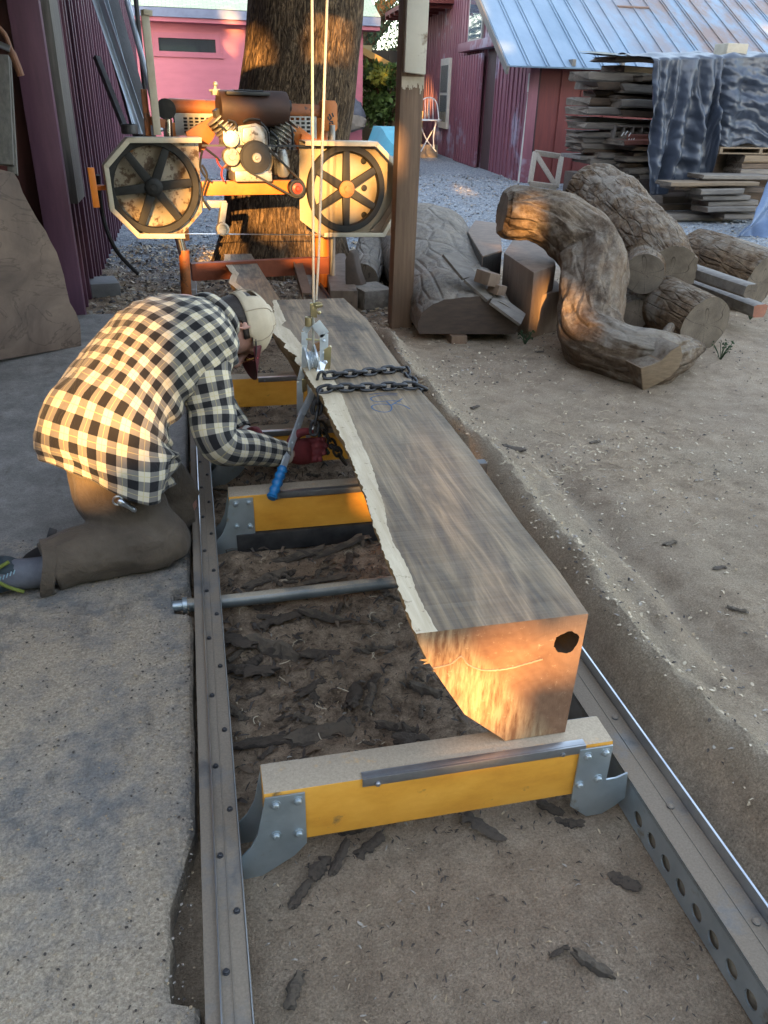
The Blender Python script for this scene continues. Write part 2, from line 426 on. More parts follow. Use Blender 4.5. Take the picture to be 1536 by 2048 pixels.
setp(mb.build('cross_pipe', M('dusty_pipe', (.22, .25, .27), (.14, .16, .17), 9, rough=.45, metal=.6, dust=(.42, .35, .26), dustamt=.9)), track)
mb = MB(); mb.lathe((-.15, 2.03, .052), (1,0,0), [(.012, 0), (.016, .004), (.016, .03), (.024, .032), (.024, .045)], 14)
setp(mb.build('pipe_end', m_galv), track)

def bracket_plate(pts, Y, th, name='bracket', bolts=()):
    mb = MB(); mb.prism([(x, Y, z) for x, z in pts], (0, th, 0))
    for x, z in bolts:
        mb.lathe((x, Y, z), (0,-1,0), [(.011, 0), (.011, .002), (.0075, .0022), (.0075, .007), (.005, .009)], 8)
    return mb.build(name, m_galv, bevel=.0012)
def make_bunk(Y, strip, full=True):
    mb = MB(); mb.box(.044, .768, Y, Y+.078, .082, .22)
    b = mb.build('cross_beam', m_yel, bevel=.003)
    pts = [(.046, .213), (.122, .213), (.123, .075), (.098, .045), (.02, -.006), (-.006, -.006), (-.006, .065), (.012, .085), (.028, .12)]
    setp(bracket_plate(pts, Y-.006, .0045, bolts=[(.065, .195), (.108, .197), (.063, .112), (.108, .108)]), b)
    setp(bracket_plate(pts, Y+.080, .0045), b)
    pr = [(.692, .213), (.766, .213), (.766, .115), (.79, .115), (.815, .125), (.822, .05), (.80, .03), (.772, .012), (.735, .012), (.692, .052)]
    setp(bracket_plate(pr, Y-.006, .0045, bolts=[(.71, .195), (.75, .198), (.703, .115), (.745, .125)]), b)
    setp(bracket_plate(pr, Y+.080, .0045), b)
    mb = MB(); mb.box(strip[0], strip[1], Y-.004, Y, .202, .223); mb.box(strip[0], strip[1], Y+.0005, Y+.016, .2205, .223)
    mb.lathe((strip[0]+.03, Y-.004, .207), (0,-1,0), [(.006, 0), (.006, .003), (.004, .006)], 8)
    mb.lathe((strip[1]-.05, Y-.004, .207), (0,-1,0), [(.005, 0), (.005, .003)], 8)
    setp(mb.build('wear_strip', m_strip, bevel=.001), b)
    setp(b, track); return b
make_bunk(1.108, (.235, .705)); make_bunk(2.386, (.175, .62)); make_bunk(2.93, (.16, .6)); make_bunk(3.60, (.24, .6)); 
mb = MB()
mb.box(.0, .8, 4.7, 4.78, .10, .222); setp(mb.build('plain_crossbar', m_dark, bevel=.003), track)
mb = MB(); mb.beam((.06, 2.40, .045), (.8, 2.40, .045), .05, .07); setp(mb.build('lower_crossbar', m_dark, bevel=.003), track)
# log stop / clamp on the far side of the track
mb = MB(); c = V((.88, 2.42, .19))
mb.beam(c+V((0, 0, -.1)), c+V((0, 0, .07)), .05, .05, up=(0,1,0))
mb.beam(c+V((-.07, .0, .055)), c+V((.06, 0, .055)), .04, .045)
ring = [c+V((.015, -.045, 0)) + V((math.cos(a)*.028, -.005, math.sin(a)*.028)) for a in [2*math.pi*k/16 for k in range(17)]]
mb.tube(ring, .008, 8, 0, False); mb.lathe(c+V((.015, -.02, 0)), (0,-1,0), [(.012, 0), (.012, .03), (.006, .032)], 10)
setp(mb.build('log_clamp', m_dark, bevel=.003), track)

# ================================================================== WALNUT CANT
TZ = .522; YN = 1.15
m_heart = None
t = NT('walnut_top_face'); co = t.coord('Object', (9, .9, 6)); pl = t.coord('Object')
ba = t.noise(co, 1.15, 5, .55, 1.6); ln = t.noise(t.coord('Object', (70, 2.2, 20)), 1.5, 6, .6, .6)
saw_ = t.noise(t.coord('Object', (1.5, 130, 1)), 1.2, 3, .6, .3)
col = t.ramp(ba, [(.26, (.06, .042, .025)), (.40, (.175, .122, .072)), (.53, (.31, .225, .135)), (.66, (.15, .107, .066)), (.8, (.38, .275, .165))])
col = t.mix(t.ramp(ln, [(.35, .55), (.6, 0)]), col, (.07, .058, .05))
col = t.mix(t.ramp(t.noise(pl, 3, 5, .6), [(.5, 0), (.75, .5)]), col, (.33, .25, .16))
col = t.mix(t.ramp(t.noise(t.coord('Object', (2.2, .8, 2), loc=(3.1, 0, 0)), 2.2, 5, .65), [(.57, 0), (.68, .8)]), col, (.036, .03, .026))
col = t.mix(t.ramp(t.noise(t.coord('Object', (2, 60, 1)), 1.3, 4, .6), [(.45, 0), (.7, .16)]), col, (.33, .28, .22))
m_heart = t.fin(col, .62, 0, t.bump(t.math('ADD', ln, saw_), .25, .003), .35)
t = NT('walnut_sapwood'); co = t.coord('Object', (20, 2, 8)); pl = t.coord('Object')
col = t.ramp(t.noise(co, 2, 6, .6, .5), [(.3, (.46, .36, .235)), (.6, (.62, .52, .37)), (.8, (.70, .61, .46))])
col = t.mix(t.ramp(t.noise(pl, 42, 5, .75), [(.60, 0), (.66, .8)]), col, (.20, .14, .09))
col = t.mix(t.ramp(t.noise(pl, 5, 4, .6), [(.58, 0), (.75, .6)]), col, (.42, .33, .24))
m_sap = t.fin(col, .7, 0, t.bump(t.noise(co, 9, 5, .7), .25, .003), .3)
t = NT('walnut_live_edge'); co = t.coord('Object', (4, 2, 10))
col = t.ramp(t.noise(co, 3, 8, .7, .4), [(.28, (.13, .085, .045)), (.5, (.36, .24, .12)), (.72, (.58, .43, .24))])
m_live = t.fin(col, .75, 0, t.bump(t.noise(co, 8, 6, .7), .5, .01), .3)
t = NT('walnut_end_grain'); pl = t.coord('Object'); x, y, z = t.sep(pl)
d = t.math('ADD', t.math('MULTIPLY', t.math('SUBTRACT', x, .371), .81), t.math('MULTIPLY', t.math('SUBTRACT', z, .445), .586))
d = t.math('ADD', d, t.math('MULTIPLY', t.math('SUBTRACT', t.noise(pl, 6, 4, .5), .5), .06))
rings_ = t.math('SINE', t.math('MULTIPLY', t.math('ADD', d, t.math('MULTIPLY', t.noise(pl, 9, 3), .03)), 330))
stri = t.noise(t.coord('Object', (55, 1, 9), rot=(0, math.radians(-12), 0)), 1.6, 5, .65)
heart = t.ramp(t.noise(t.coord('Object', (3, 1, 5)), 3, 7, .65, .8), [(.3, (.165, .09, .056)), (.5, (.23, .13, .08)), (.7, (.285, .17, .108))])
heart = t.mix(t.math('MULTIPLY_ADD', rings_, .09, .1), heart, (.15, .07, .04))
sap = t.ramp(stri, [(.36, (.17, .09, .05)), (.48, (.28, .18, .105)), (.62, (.38, .27, .165))])
col = t.mix(t.ramp(d, [(.07, 1), (.10, 0)]), heart, sap)
col = t.mix(t.ramp(t.math('SUBTRACT', t.math('MULTIPLY', d, 5), .9), [(0, 0), (.6, .55)]), col, (.33, .24, .175))
col = t.mix(t.ramp(t.noise(pl, 70, 4, .8), [(.6, 0), (.72, .45)]), col, (.60, .48, .34))
m_end = t.fin(col, .72, 0, t.bump(t.math('ADD', stri, t.noise(pl, 60, 4, .7)), .35, .004), .3)
m_void = M('dark_hollow', (.02, .015, .012), (.008, .006, .005), 30, bump=.4)  # near-black lining of the knot hollow

def prof(pts, z):  # pixel samples -> sorted (Y, X) interpolator
    q = sorted([(G(px, py, z).y, G(px, py, z).x) for px, py in pts])
    ys_ = [a for a, b in q]; xs_ = [b for a, b in q]
    return lambda y: float(np.interp(y, ys_, xs_))
fR = prof([(1175,1225),(1120,1145),(1040,1045),(985,965),(940,900),(885,830),(835,775),(800,730),(770,690),(735,640),(690,599)], TZ)
fL = prof([(830,1270),(803,1190),(788,1150),(770,1110),(752,1060),(737,1020),(730,985),(718,960),(706,930),(692,893),(670,850),(655,822),(645,795),(620,762),(606,738),(589,722),(593,712),(567,694),(571,687),(545,665),(540,655),(536,646),(548,625),(545,599)], TZ)
fS = prof([(872,1258),(838,1195),(822,1150),(800,1105),(786,1085),(775,1050),(768,1010),(760,985),(748,945),(735,910),(716,870),(700,830),(682,785),(660,745),(640,715),(614,697),(601,687),(580,660),(562,650),(572,642),(560,615),(553,600)], TZ)
YF = G(620, 598, TZ).y
cant = thing('walnut_log', (.5, 1.6, .223), 'long squared walnut log with pale live edge and hollow knot resting on the track', 'log')
st = [YN + (YF-YN)*i/320 for i in range(321)]
mb = MB(); secs = []
for i, y in enumerate(st):
    xl, xs_, xr = fL(y), max(fS(y), fL(y)+.012), fR(y)
    jag = .006*noise.noise(V((y*22, 1, 0))) + .005*noise.noise(V((y*55, 2, 0))) + .003*noise.noise(V((y*130, 2, 0)))
    xl += jag; k = (y-YN)/(YF-YN)
    e1 = .035 + .018*noise.noise(V((y*5, 7, 0)))
    p = [V((xl, y, TZ)), V((xs_+jag*.5, y, TZ)), V((xr, y, TZ)), V((xr-.007, y, .222)),
         V((xr-.14, y, .222)), V((max(xl+.19+.02*noise.noise(V((y*4, 3, 0))), xl+.1), y, .228)), V((xl+.11+.02*noise.noise(V((y*6, 5, 0))), y, .31)), V((xl+.045+e1*.4, y, .40)), V((xl+.022+.012*noise.noise(V((y*9, 2, 0))), y, .46)), V((xl+.006, y, .50))]
    secs.append(p)
nS = len(secs[0])
for p in secs: mb.v += p
mats_ = [1, 0, 2, 3, 3, 3, 3, 3, 3, 3]
for i in range(len(secs)-1):
    for k in range(nS):
        k2 = (k+1) % nS
        mb.f.append([i*nS+k, i*nS+k2, (i+1)*nS+k2, (i+1)*nS+k]); mb.m.append(mats_[k]); mb.uv.append(None)
mb.f.append([(len(secs)-1)*nS + k for k in range(nS)]); mb.m.append(2); mb.uv.append(None)
cant_body = mb.build('log_body', [m_heart, m_sap, M('walnut_sawn_side', (.26, .18, .12), (.17, .115, .08), 4, (1, .3, 4)), m_live], cant, smooth=40)
# end face with the hollow knot cut out
outer = [p.copy() for p in secs[0]]
hc = atY(1133, 1284, YN); hole = []
for k in range(44):
    a = 2*math.pi*k/44; r = .0265*(1 + .20*noise.noise(V((math.cos(a)*1.5, math.sin(a)*1.5, 3))) + .09*noise.noise(V((math.cos(a)*6, math.sin(a)*6, 8))))
    hole.append(V((hc.x + r*math.cos(a)*1.0, YN, hc.z + r*math.sin(a)*.95)))
bm = bmesh.new()
def loop(pts):
    vs = [bm.verts.new(p) for p in pts]; return vs, [bm.edges.new((vs[i], vs[(i+1) % len(vs)])) for i in range(len(vs))]
ov, oe = loop(outer); hv, he = loop(hole)
bmesh.ops.triangle_fill(bm, edges=oe+he, use_beauty=True, use_dissolve=False)
bm.faces.ensure_lookup_table()
for f in list(bm.faces):
    c_ = f.calc_center_median()
    if (c_-hc).length < .012: bm.faces.remove(f)
hv2 = [bm.verts.new(hc + (p-hc)*.85 + V((0, .06, 0))) for p in hole]; cc = bm.verts.new(hc+V((.005, .1, .0)))
for k in range(44):
    k2 = (k+1) % 44
    f = bm.faces.new((hv[k], hv[k2], hv2[k2], hv2[k])); f.material_index = 1
    f = bm.faces.new((hv2[k], hv2[k2], cc)); f.material_index = 1
bmesh.ops.recalc_face_normals(bm, faces=bm.faces)
me = bpy.data.meshes.new('sawn_end'); bm.to_mesh(me); bm.free(); me.materials.append(m_end); me.materials.append(m_void)
eo = bpy.data.objects.new('sawn_end', me); COL.objects.link(eo); setp(eo, cant)
# splintered crack across the end, splinters at the live edge
m_split = M('fresh_splinter_wood', (.40, .30, .20), (.27, .19, .12), 40, bump=.3)
mb = MB()
pp = smooth_path([atY(866,1336,YN-.001), atY(900,1328,YN-.001), atY(922,1313,YN-.001), atY(935,1328,YN-.001), atY(965,1340,YN-.001), atY(1010,1338,YN-.001), atY(1050,1328,YN-.001), atY(1085,1318,YN-.001)], 12)
pp = [p + V((0, -.0005, .0018*noise.noise(V((i*.9, 0, 0))))) for i, p in enumerate(pp)]
mb.tube(pp, [.0016+.0012*abs(noise.noise(V((i*.7, 3, 0)))) for i in range(len(pp))], 6)
setp(mb.build('crack_rim', m_split), cant)
mb = MB()
for (px, py, s_, a_) in ((795,1165,.03,2.6),(783,1158,.018,2.2),(850,1325,.026,3.3),(870,1345,.02,3.5),(880,1360,.014,3.6)):
    b_ = atY(px+14, py-4, YN+.01 if py > 1250 else 1.52)
    for k in range(4):
        d_ = V((math.cos(a_+.3*k-.5), .25*math.sin(k*2.1), math.sin(a_+.3*k-.5)*.6))
        tip = b_ + d_*s_*(1-.12*k); sd_ = d_.cross(V((0,1,0))).normalized()*.006
        mb.add([b_+sd_, b_-sd_, b_+V((0, .006, 0)), tip], [(0,1,3),(1,2,3),(2,0,3),(0,2,1)])
setp(mb.build('splinters', m_split, smooth=0), cant)
# blue lumber crayon squiggle on the top face
m_crayon = M('blue_lumber_crayon', (.03, .10, .22), (.02, .06, .13), 50, bump=0)
mb = MB()
def stroke(pxs):
    pts = smooth_path([G(px, py, TZ+.0006) for px, py in pxs], 8)
    for i in range(len(pts)-1):
        a, b = pts[i], pts[i+1]; d_ = (b-a).normalized(); s_ = V((-d_.y, d_.x, 0))*.0022
        mb.add([a-s_, a+s_, b+s_, b-s_], [(0,1,2,3)])
stroke([(738,789),(765,786),(795,787)]); stroke([(795,790),(765,790),(742,796),(752,803),(785,801),(801,803)]); stroke([(773,803),(783,813),(780,822),(765,824),(748,819),(744,812),(760,808),(783,810)]); stroke([(783,810),(800,800),(805,797)]); stroke([(790,807),(808,811),(820,818)])
setp(mb.build('crayon_mark', m_crayon, smooth=0), cant)

# narrower slab lying on the bed beyond the log
SZ = .30
gL = prof([(575,660),(540,640),(500,600),(470,575),(457,565),(464,547),(447,524),(449,511)], SZ); gR = prof([(600,660),(560,599),(532,556),(502,507)], SZ)
y0_, y1_ = G(570, 660, SZ).y, G(478, 508, SZ).y
mb = MB(); secs = []
for i in range(61):
    y = y0_ + (y1_-y0_)*i/60; l = gL(y)+.006*noise.noise(V((y*9, 0, 0))); r = gR(y)
    secs.append([V((l, y, SZ)), V((l+.045, y, SZ)), V((r, y, SZ)), V((r-.004, y, SZ-.075)), V((l+.05, y, SZ-.075)), V((l+.012, y, SZ-.03))])
for p in secs: mb.v += p
for i in range(60):
    for k in range(6):
        k2 = (k+1) % 6; mb.f.append([i*6+k, i*6+k2, (i+1)*6+k2, (i+1)*6+k]); mb.m.append([1, 0, 2, 2, 3, 3][k]); mb.uv.append(None)
mb.f += [list(range(6)), [60*6+k for k in range(6)]]; mb.m += [2, 2]; mb.uv += [None, None]
tag(mb.build('live_edge_slab', [m_heart, m_sap, M('slab_sawn_side', (.22, .16, .11)), m_live], smooth=40), 'narrow wavy edged slab lying on the track beyond the big log', 'slab')
# ================================================================== SAWMILL HEAD (carriage with two band wheels and a petrol engine)
HN = V((-.17, 1, 0)).normalized(); HEX = V((1, .17, 0)).normalized(); HZ = V((0, 0, 1)); HC = 5.6*HN.y
def hp(px, py, d=0.0):
    r = V(ray(px, py)); o = V((0, 0, CAMH)); t = (HC + d - o.dot(HN))/r.dot(HN); return o + r*t
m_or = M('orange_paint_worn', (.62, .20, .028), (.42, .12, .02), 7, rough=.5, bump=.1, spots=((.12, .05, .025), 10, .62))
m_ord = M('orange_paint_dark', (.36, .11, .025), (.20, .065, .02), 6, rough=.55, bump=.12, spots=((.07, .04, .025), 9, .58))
m_cream = M('cream_guard_rim', (.56, .50, .39), (.42, .36, .26), 8, rough=.45, bump=.05, spots=((.22, .15, .09), 12, .66))
m_guardL = M('dirty_guard_panel', (.38, .33, .26), (.24, .19, .135), 5, rough=.55, metal=.2, bump=.1, spots=((.10, .06, .035), 17, .50))
m_guardR = M('guard_panel', (.36, .30, .215), (.26, .205, .14), 4, rough=.5, metal=.15, bump=.08, spots=((.20, .10, .05), 8, .66))
m_tyre = M('black_wheel_iron', (.022, .021, .020), (.011, .0105, .01), 12, rough=.6, metal=.3, bump=.15)
m_rust = M('rusty_hub', (.34, .17, .07), (.20, .09, .04), 30, rough=.7, metal=.3, bump=.3)
m_alu = M('cast_aluminium', (.46, .45, .42), (.26, .245, .22), 14, rough=.45, metal=.6, bump=.15, spots=((.09, .075, .06), 22, .58))
m_black = M('black_engine_paint', (.018, .018, .02), (.009, .009, .01), 10, rough=.45, bump=.1)
m_muf = M('rusty_dark_muffler', (.085, .042, .03), (.028, .020, .018), 3, rough=.6, metal=.3, bump=.15)
m_rubber = M('black_rubber', (.013, .013, .014), (.008, .008, .008), 10, rough=.6, bump=.05)
m_chrome = M('chromed_rod', (.62, .6, .55), (.5, .48, .42), 8, rough=.2, metal=1, bump=0)
m_slotpl = M('grey_slotted_plate', (.42, .42, .40), (.30, .29, .27), 9, rough=.55, metal=.3, bump=.05)
m_red = M('red_bearing_cap', (.45, .04, .025), (.3, .03, .02), 20, rough=.4, bump=0)
head = thing('band_sawmill', (.45, 5.7, .1), 'orange band sawmill carriage with two spoked band wheels and engine beyond the kneeling man', 'sawmill head')
def mid(a, b): return (a+b)/2
def hbox(px0, py0, px1, py1, d0, d1, mb, mat=0):   # box whose front face spans two image corners on the plane at d0
    a = hp(px0, py0, d0); b = hp(px1, py1, d0); c = mid(a, b); w_ = abs((b-a).dot(HEX))/2; h_ = abs((b-a).z)/2
    return mb.obox(c + HN*(d1-d0)/2, HEX*w_, HN*((d1-d0)/2), HZ*h_, mat)
def guard(px, closed_from, mat, name='wheel_guard'):
    pts = [hp(x, y, .06) for x, y in px]
    mb = MB(); mb.prism(pts, HN*.008, 1)
    for i in range(closed_from):
        a, b = pts[i], pts[i+1]; d_ = (b-a).normalized(); cen = sum(pts, V())/len(pts)
        inn = d_.cross(HN); inn = inn if inn.dot(cen-a) > 0 else -inn
        mb.obox(mid(a, b) - HN*.065 , d_*((b-a).length/2), HN*.062, inn*.0025, 0)
        mb.obox(mid(a, b) - HN*.128 + inn*.013, d_*((b-a).length/2-.003), HN*.002, inn*.0135, 0)
    o = mb.build(name, [m_cream, mat], head, bevel=.001); return o
guardL = guard([(396,274),(250,274),(204,328),(217,416),(272,470),(364,470),(404,424)], 5, m_guardL)
guardR = guard([(598,280),(741,282),(790,335),(793,402),(756,468),(636,468),(600,440)], 5, m_guardR)
for x, y in ((727,322),(728,376),(728,430)):
    mb = MB(); mb.lathe(hp(x, y, .058), -HN, [(.022, 0), (.022, .004), (.013, .006), (.013, .014), (0, .015)], 12); setp(mb.build('guard_bolt', m_tyre), guardR)
for x, y in ((330,312),(262,300),(390,340),(385,440)):
    mb = MB(); mb.lathe(hp(x, y, .058), -HN, [(.014, 0), (.014, .003), (.009, .004), (.009, .01), (0, .011)], 10); setp(mb.build('guard_bolt', m_rust), guardL)
def band_wheel(px, py, rpx, a0, hubmat):
    c = hp(px, py, 0); R = pr(rpx, c)
    mb = MB(); mb.lathe(c, -HN, [(R-.045, -.018), (R-.004, -.018), (R, -.014), (R, .014), (R-.004, .018), (R-.04, .018), (R-.045, .012), (R-.045, -.018)], 64)
    o = mb.build('band_wheel', m_tyre, head, smooth=40)
    for k in range(6):
        a = a0 + k*math.pi/3; d_ = HEX*math.cos(a) + HZ*math.sin(a); s_ = HEX*-math.sin(a) + HZ*math.cos(a)
        mb = MB(); p0 = c + d_*.02; p1 = c + d_*(R-.04)
        for q, wv in ((0, 0),):
            vs = []
            for p, wd in ((p0, .028), (p1, .022)):
                for sx, sy in ((-1, -.014), (1, -.014), (1, .012), (-1, .012)): vs.append(p + s_*wd*sx + HN*sy)
            mb.add(vs, [(0,1,5,4),(1,2,6,5),(2,3,7,6),(3,0,4,7),(0,3,2,1),(4,5,6,7)])
        setp(mb.build('spoke', m_tyre, bevel=.004), o)
    mb = MB(); mb.lathe(c, -HN, [(.055, -.02), (.055, .022), (.045, .03), (.022, .031), (.02, .036), (.0, .036)], 24)
    setp(mb.build('hub', hubmat, smooth=40), o)
band_wheel(307, 374, 90, math.radians(6), m_tyre)
band_wheel(692, 378, 82, math.radians(30), m_rust)
# frame
mb = MB(); hbox(398, 363, 602, 388, .10, .17, mb)
setp(mb.build('cross_beam', m_or, bevel=.004), head)
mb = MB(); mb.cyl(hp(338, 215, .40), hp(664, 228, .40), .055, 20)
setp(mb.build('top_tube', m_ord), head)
mb = MB(); ctr = hp(661, 232, .30); w_, h_ = .052, .095
pl_ = [ctr + HEX*(w_*sx) + HZ*(h_*sz) for sx, sz in ((-1, -.8), (-.8, -1), (.8, -1), (1, -.8), (1, .72), (.7, 1), (-.7, 1), (-1, .72))]
mb.prism(pl_, HN*.12); cap = mb.build('end_cap', m_or, bevel=.006); setp(cap, head)
mb = MB()
for a, b in (((658,228),(663,236)),((663,236),(658,241)),((660,243),(666,243)),((664,226),(667,234)),((658,246),(661,248)),((663,246),(667,247)),((656,233),(657,239))):
    mb.beam(hp(*a, .2985), hp(*b, .2985), .010, .002, up=HN)
setp(mb.build('cap_emblem', m_black), cap)
mb = MB(); mb.cyl(hp(332, 218, .28), hp(332, 218, .46), .062, 20); setp(mb.build('tube_cap', m_black), head)
mb = MB(); mb.cyl(hp(640, 235, .38), hp(646, 590, .38), .052, 18)
setp(mb.build('carriage_post', m_or), head)
mb = MB(); mb.cyl(hp(341, 245, .38), hp(365, 480, .38), .05, 18)
setp(mb.build('carriage_post', m_or), head)
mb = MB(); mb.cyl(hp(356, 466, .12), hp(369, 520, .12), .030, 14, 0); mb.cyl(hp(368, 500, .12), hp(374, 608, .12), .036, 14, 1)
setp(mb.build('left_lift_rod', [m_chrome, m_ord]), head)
mb = MB(); mb.cyl(hp(664, 250, .3), hp(665, 592, .3), .022, 12); setp(mb.build('lift_rod', m_slotpl), head)
mb = MB(); mb.cyl(hp(335, 238, .3), hp(337, 275, .3), .03, 14); setp(mb.build('lift_rod', m_chrome), head)
mb = MB(); hbox(383, 528, 660, 547, .30, .36, mb); setp(mb.build('lower_rail_bar', m_red if False else M('rust_red_bar', (.30, .075, .03), (.2, .05, .022), 8, rough=.6)), head)
mb = MB(); p = [hp(582, 520, .05), hp(606, 522, .05)]
mb.beam(hp(594, 522, .35), hp(614, 588, -.15), .07, .012); mb.beam(hp(586, 524, .35), hp(606, 592, -.15), .01, .05)
setp(mb.build('ramp_channel', M('rusty_channel', (.24, .15, .10), (.12, .075, .05), 8, rough=.65, metal=.3)), head)
mb = MB(); mb.lathe(hp(375, 605, .15), HEX, [(.04, -.03), (.05, -.03), (.05, .03), (.04, .03)], 20); mb.lathe(hp(655, 590, .3), HEX, [(.04, -.03), (.05, -.03), (.05, .03), (.04, .03)], 20)
mb2 = MB()
wl = MB(); wl.lathe(hp(375, 603, .15), HEX, [(.0, -.03), (.05, -.03), (.05, .03), (.0, .03)], 20); setp(wl.build('track_wheel', m_dark), head)
wl = MB(); wl.lathe(hp(655, 588, .3), HEX, [(.0, -.03), (.05, -.03), (.05, .03), (.0, .03)], 20); setp(wl.build('track_wheel', m_dark), head)
# slotted plates
def slot_plate(px0, py0, px1, py1, d, nx, ny, fx0, fx1, fy0, fy1):
    mb = MB(); a = hp(px0, py0, d); b = hp(px1, py1, d); W = (b-a).dot(HEX); Hh = (a-b).z; o = a
    def P(u, v): return o + HEX*(W*u) - HZ*(Hh*v)
    us = [0] + [fx0 + (fx1-fx0)*(i + j)/nx for i in range(nx) for j in (.18, .82)] + [1]
    vs = [0] + [fy0 + (fy1-fy0)*(i + j)/ny for i in range(ny) for j in (.2, .8)] + [1]
    for j in range(len(vs)-1):
        for i in range(len(us)-1):
            if i % 2 == 1 and j % 2 == 1: continue
            mb.add([P(us[i], vs[j]), P(us[i+1], vs[j]), P(us[i+1], vs[j+1]), P(us[i], vs[j+1])], [(0,1,2,3)])
    mb.add([P(0,0)+HN*.05, P(1,0)+HN*.05, P(1,1)+HN*.05, P(0,1)+HN*.05], [(0,1,2,3)], 1)
    setp(mb.build('slotted_plate', [m_slotpl, m_black], smooth=0), head)
slot_plate(576, 232, 634, 300, .33, 4, 6, .05, .8, .02, .75)
slot_plate(348, 226, 428, 272, .33, 5, 5, .2, .95, .15, .9)
# orange sheet arms
mb = MB(); mb.prism([hp(x, y, .16) for x, y in ((575,245),(592,248),(640,284),(640,320),(612,326),(596,300),(584,270))], HN*.02)
mb.prism([hp(x, y, .13) for x, y in ((604,268),(618,275),(616,318),(604,326),(598,300))], HN*.03)
setp(mb.build('engine_mount_arm', m_or, bevel=.002), head)
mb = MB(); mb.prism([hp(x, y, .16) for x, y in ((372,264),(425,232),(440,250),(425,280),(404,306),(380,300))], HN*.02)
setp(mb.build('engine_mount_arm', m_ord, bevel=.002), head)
mb = MB(); mb.cyl(hp(545, 185, .45), hp(604, 300, .30), .018, 8); setp(mb.build('arm_brace', m_or), head)
# engine
eng = MB(); cE = hp(510, 300, .1)
prof_ = [(468,262),(478,252),(512,246),(532,256),(540,282),(548,322),(540,352),(478,356),(462,340),(466,300)]
eng.prism([hp(x, y, .02) for x, y in prof_], HN*.20)
eng.prism([hp(x, y, 0.0) for x, y in ((486,256),(512,252),(526,268),(528,288),(500,292),(484,284))], HN*.04)
hbox(470, 342, 545, 363, -.01, .2, eng)
engine = eng.build('engine_block', m_alu, head, bevel=.008)
mb = MB(); hbox(462, 238, 556, 352, .21, .36, mb); hbox(448, 226, 570, 262, .16, .34, mb); hbox(548, 318, 575, 350, .0, .1, mb); setp(mb.build('engine_dark_backing', m_black, bevel=.01), engine)  # black boxes added as a dark background behind the engine
def esub(mb, name, mat, **k): o = mb.build(name, mat, **k); setp(o, engine); return o
mb = MB(); q = hp(511, 315, -.045); mb.lathe(q, -HN, [(.06, -.03), (.092, -.03), (.095, -.02), (.088, 0), (.095, .02), (.092, .028), (.05, .03)], 36); esub(mb, 'drive_pulley', m_black, smooth=40)
mb = MB(); mb.lathe(q, -HN, [(.03, .01), (.03, .036), (.026, .04), (.012, .04), (.01, .046), (0, .046)], 20); esub(mb, 'pulley_hub', m_alu)
mb = MB(); q = hp(463, 314, -.03); mb.lathe(q, -HN, [(.02, -.06), (.052, -.06), (.056, -.03), (.056, .0), (.05, .01), (.02, .012), (.018, .02), (0, .02)], 28); esub(mb, 'starter_motor', m_alu, smooth=40)
mb = MB()
for i in range(3): hbox(446+i*11, 262+i*2, 456+i*11, 292, .0-.01*i, .15, mb)
mb.cyl(hp(462, 278, -.05), hp(462, 278, .1), .05, 16); esub(mb, 'carburettor', m_alu, bevel=.004)
for (bx, by, tx, ty) in ((545,300,572,250),(478,290,446,250)):
    mb = MB(); b_ = hp(bx, by, .10); t_ = hp(tx, ty, .10); ax = (t_-b_).normalized()
    for k in range(7): mb.lathe(b_ + ax*(.05+.026*k), ax, [(.03, -.002), (.078, -.002), (.078, .006), (.03, .006)], 16)
    mb.cyl(b_, t_, .052, 16); esub(mb, 'finned_cylinder', m_alu, smooth=30)
mb = MB(); mb.cyl(hp(548, 312, 0), hp(566, 316, 0), .022, 12); mb.lathe(hp(565, 305, -.02), (0,0,-1), [(.02, -.02), (.03, 0), (.042, .05), (.045, .12), (.03, .145), (.012, .15)], 20); esub(mb, 'fuel_pump', m_alu)
mb = MB(); a = hp(436, 216, .10); b = hp(572, 218, .10)
mb.lathe(a, (b-a), [(.055, -.004), (.085, 0), (.10, .006), (.103, .02), (.103, (b-a).length-.02), (.098, (b-a).length), (.05, (b-a).length+.006)], 32); esub(mb, 'muffler', m_muf, smooth=40)
mb = MB(); mb.cyl(hp(573, 212, .1), hp(581, 212, .1), .035, 16); hbox(453, 182, 541, 192, .0, .2, mb); hbox(470, 179, 528, 183, .05, .18, mb); esub(mb, 'top_cover', m_black, bevel=.004)
mb = MB(); hbox(425, 178, 436, 190, .1, .16, mb); mb.cyl(hp(418, 181, .12), hp(440, 180, .12), .007, 8); mb.cyl(hp(430, 182, .12), hp(431, 166, .12), .010, 10); mb.ball(hp(431, 168, .12), .016, 10); esub(mb, 'throttle_bracket', m_alu)
mb = MB(); mb.prism([hp(x, y, .05) for x, y in ((430,222),(440,215),(450,245),(446,262),(436,250))], HN*.1); esub(mb, 'heat_shield', m_black)
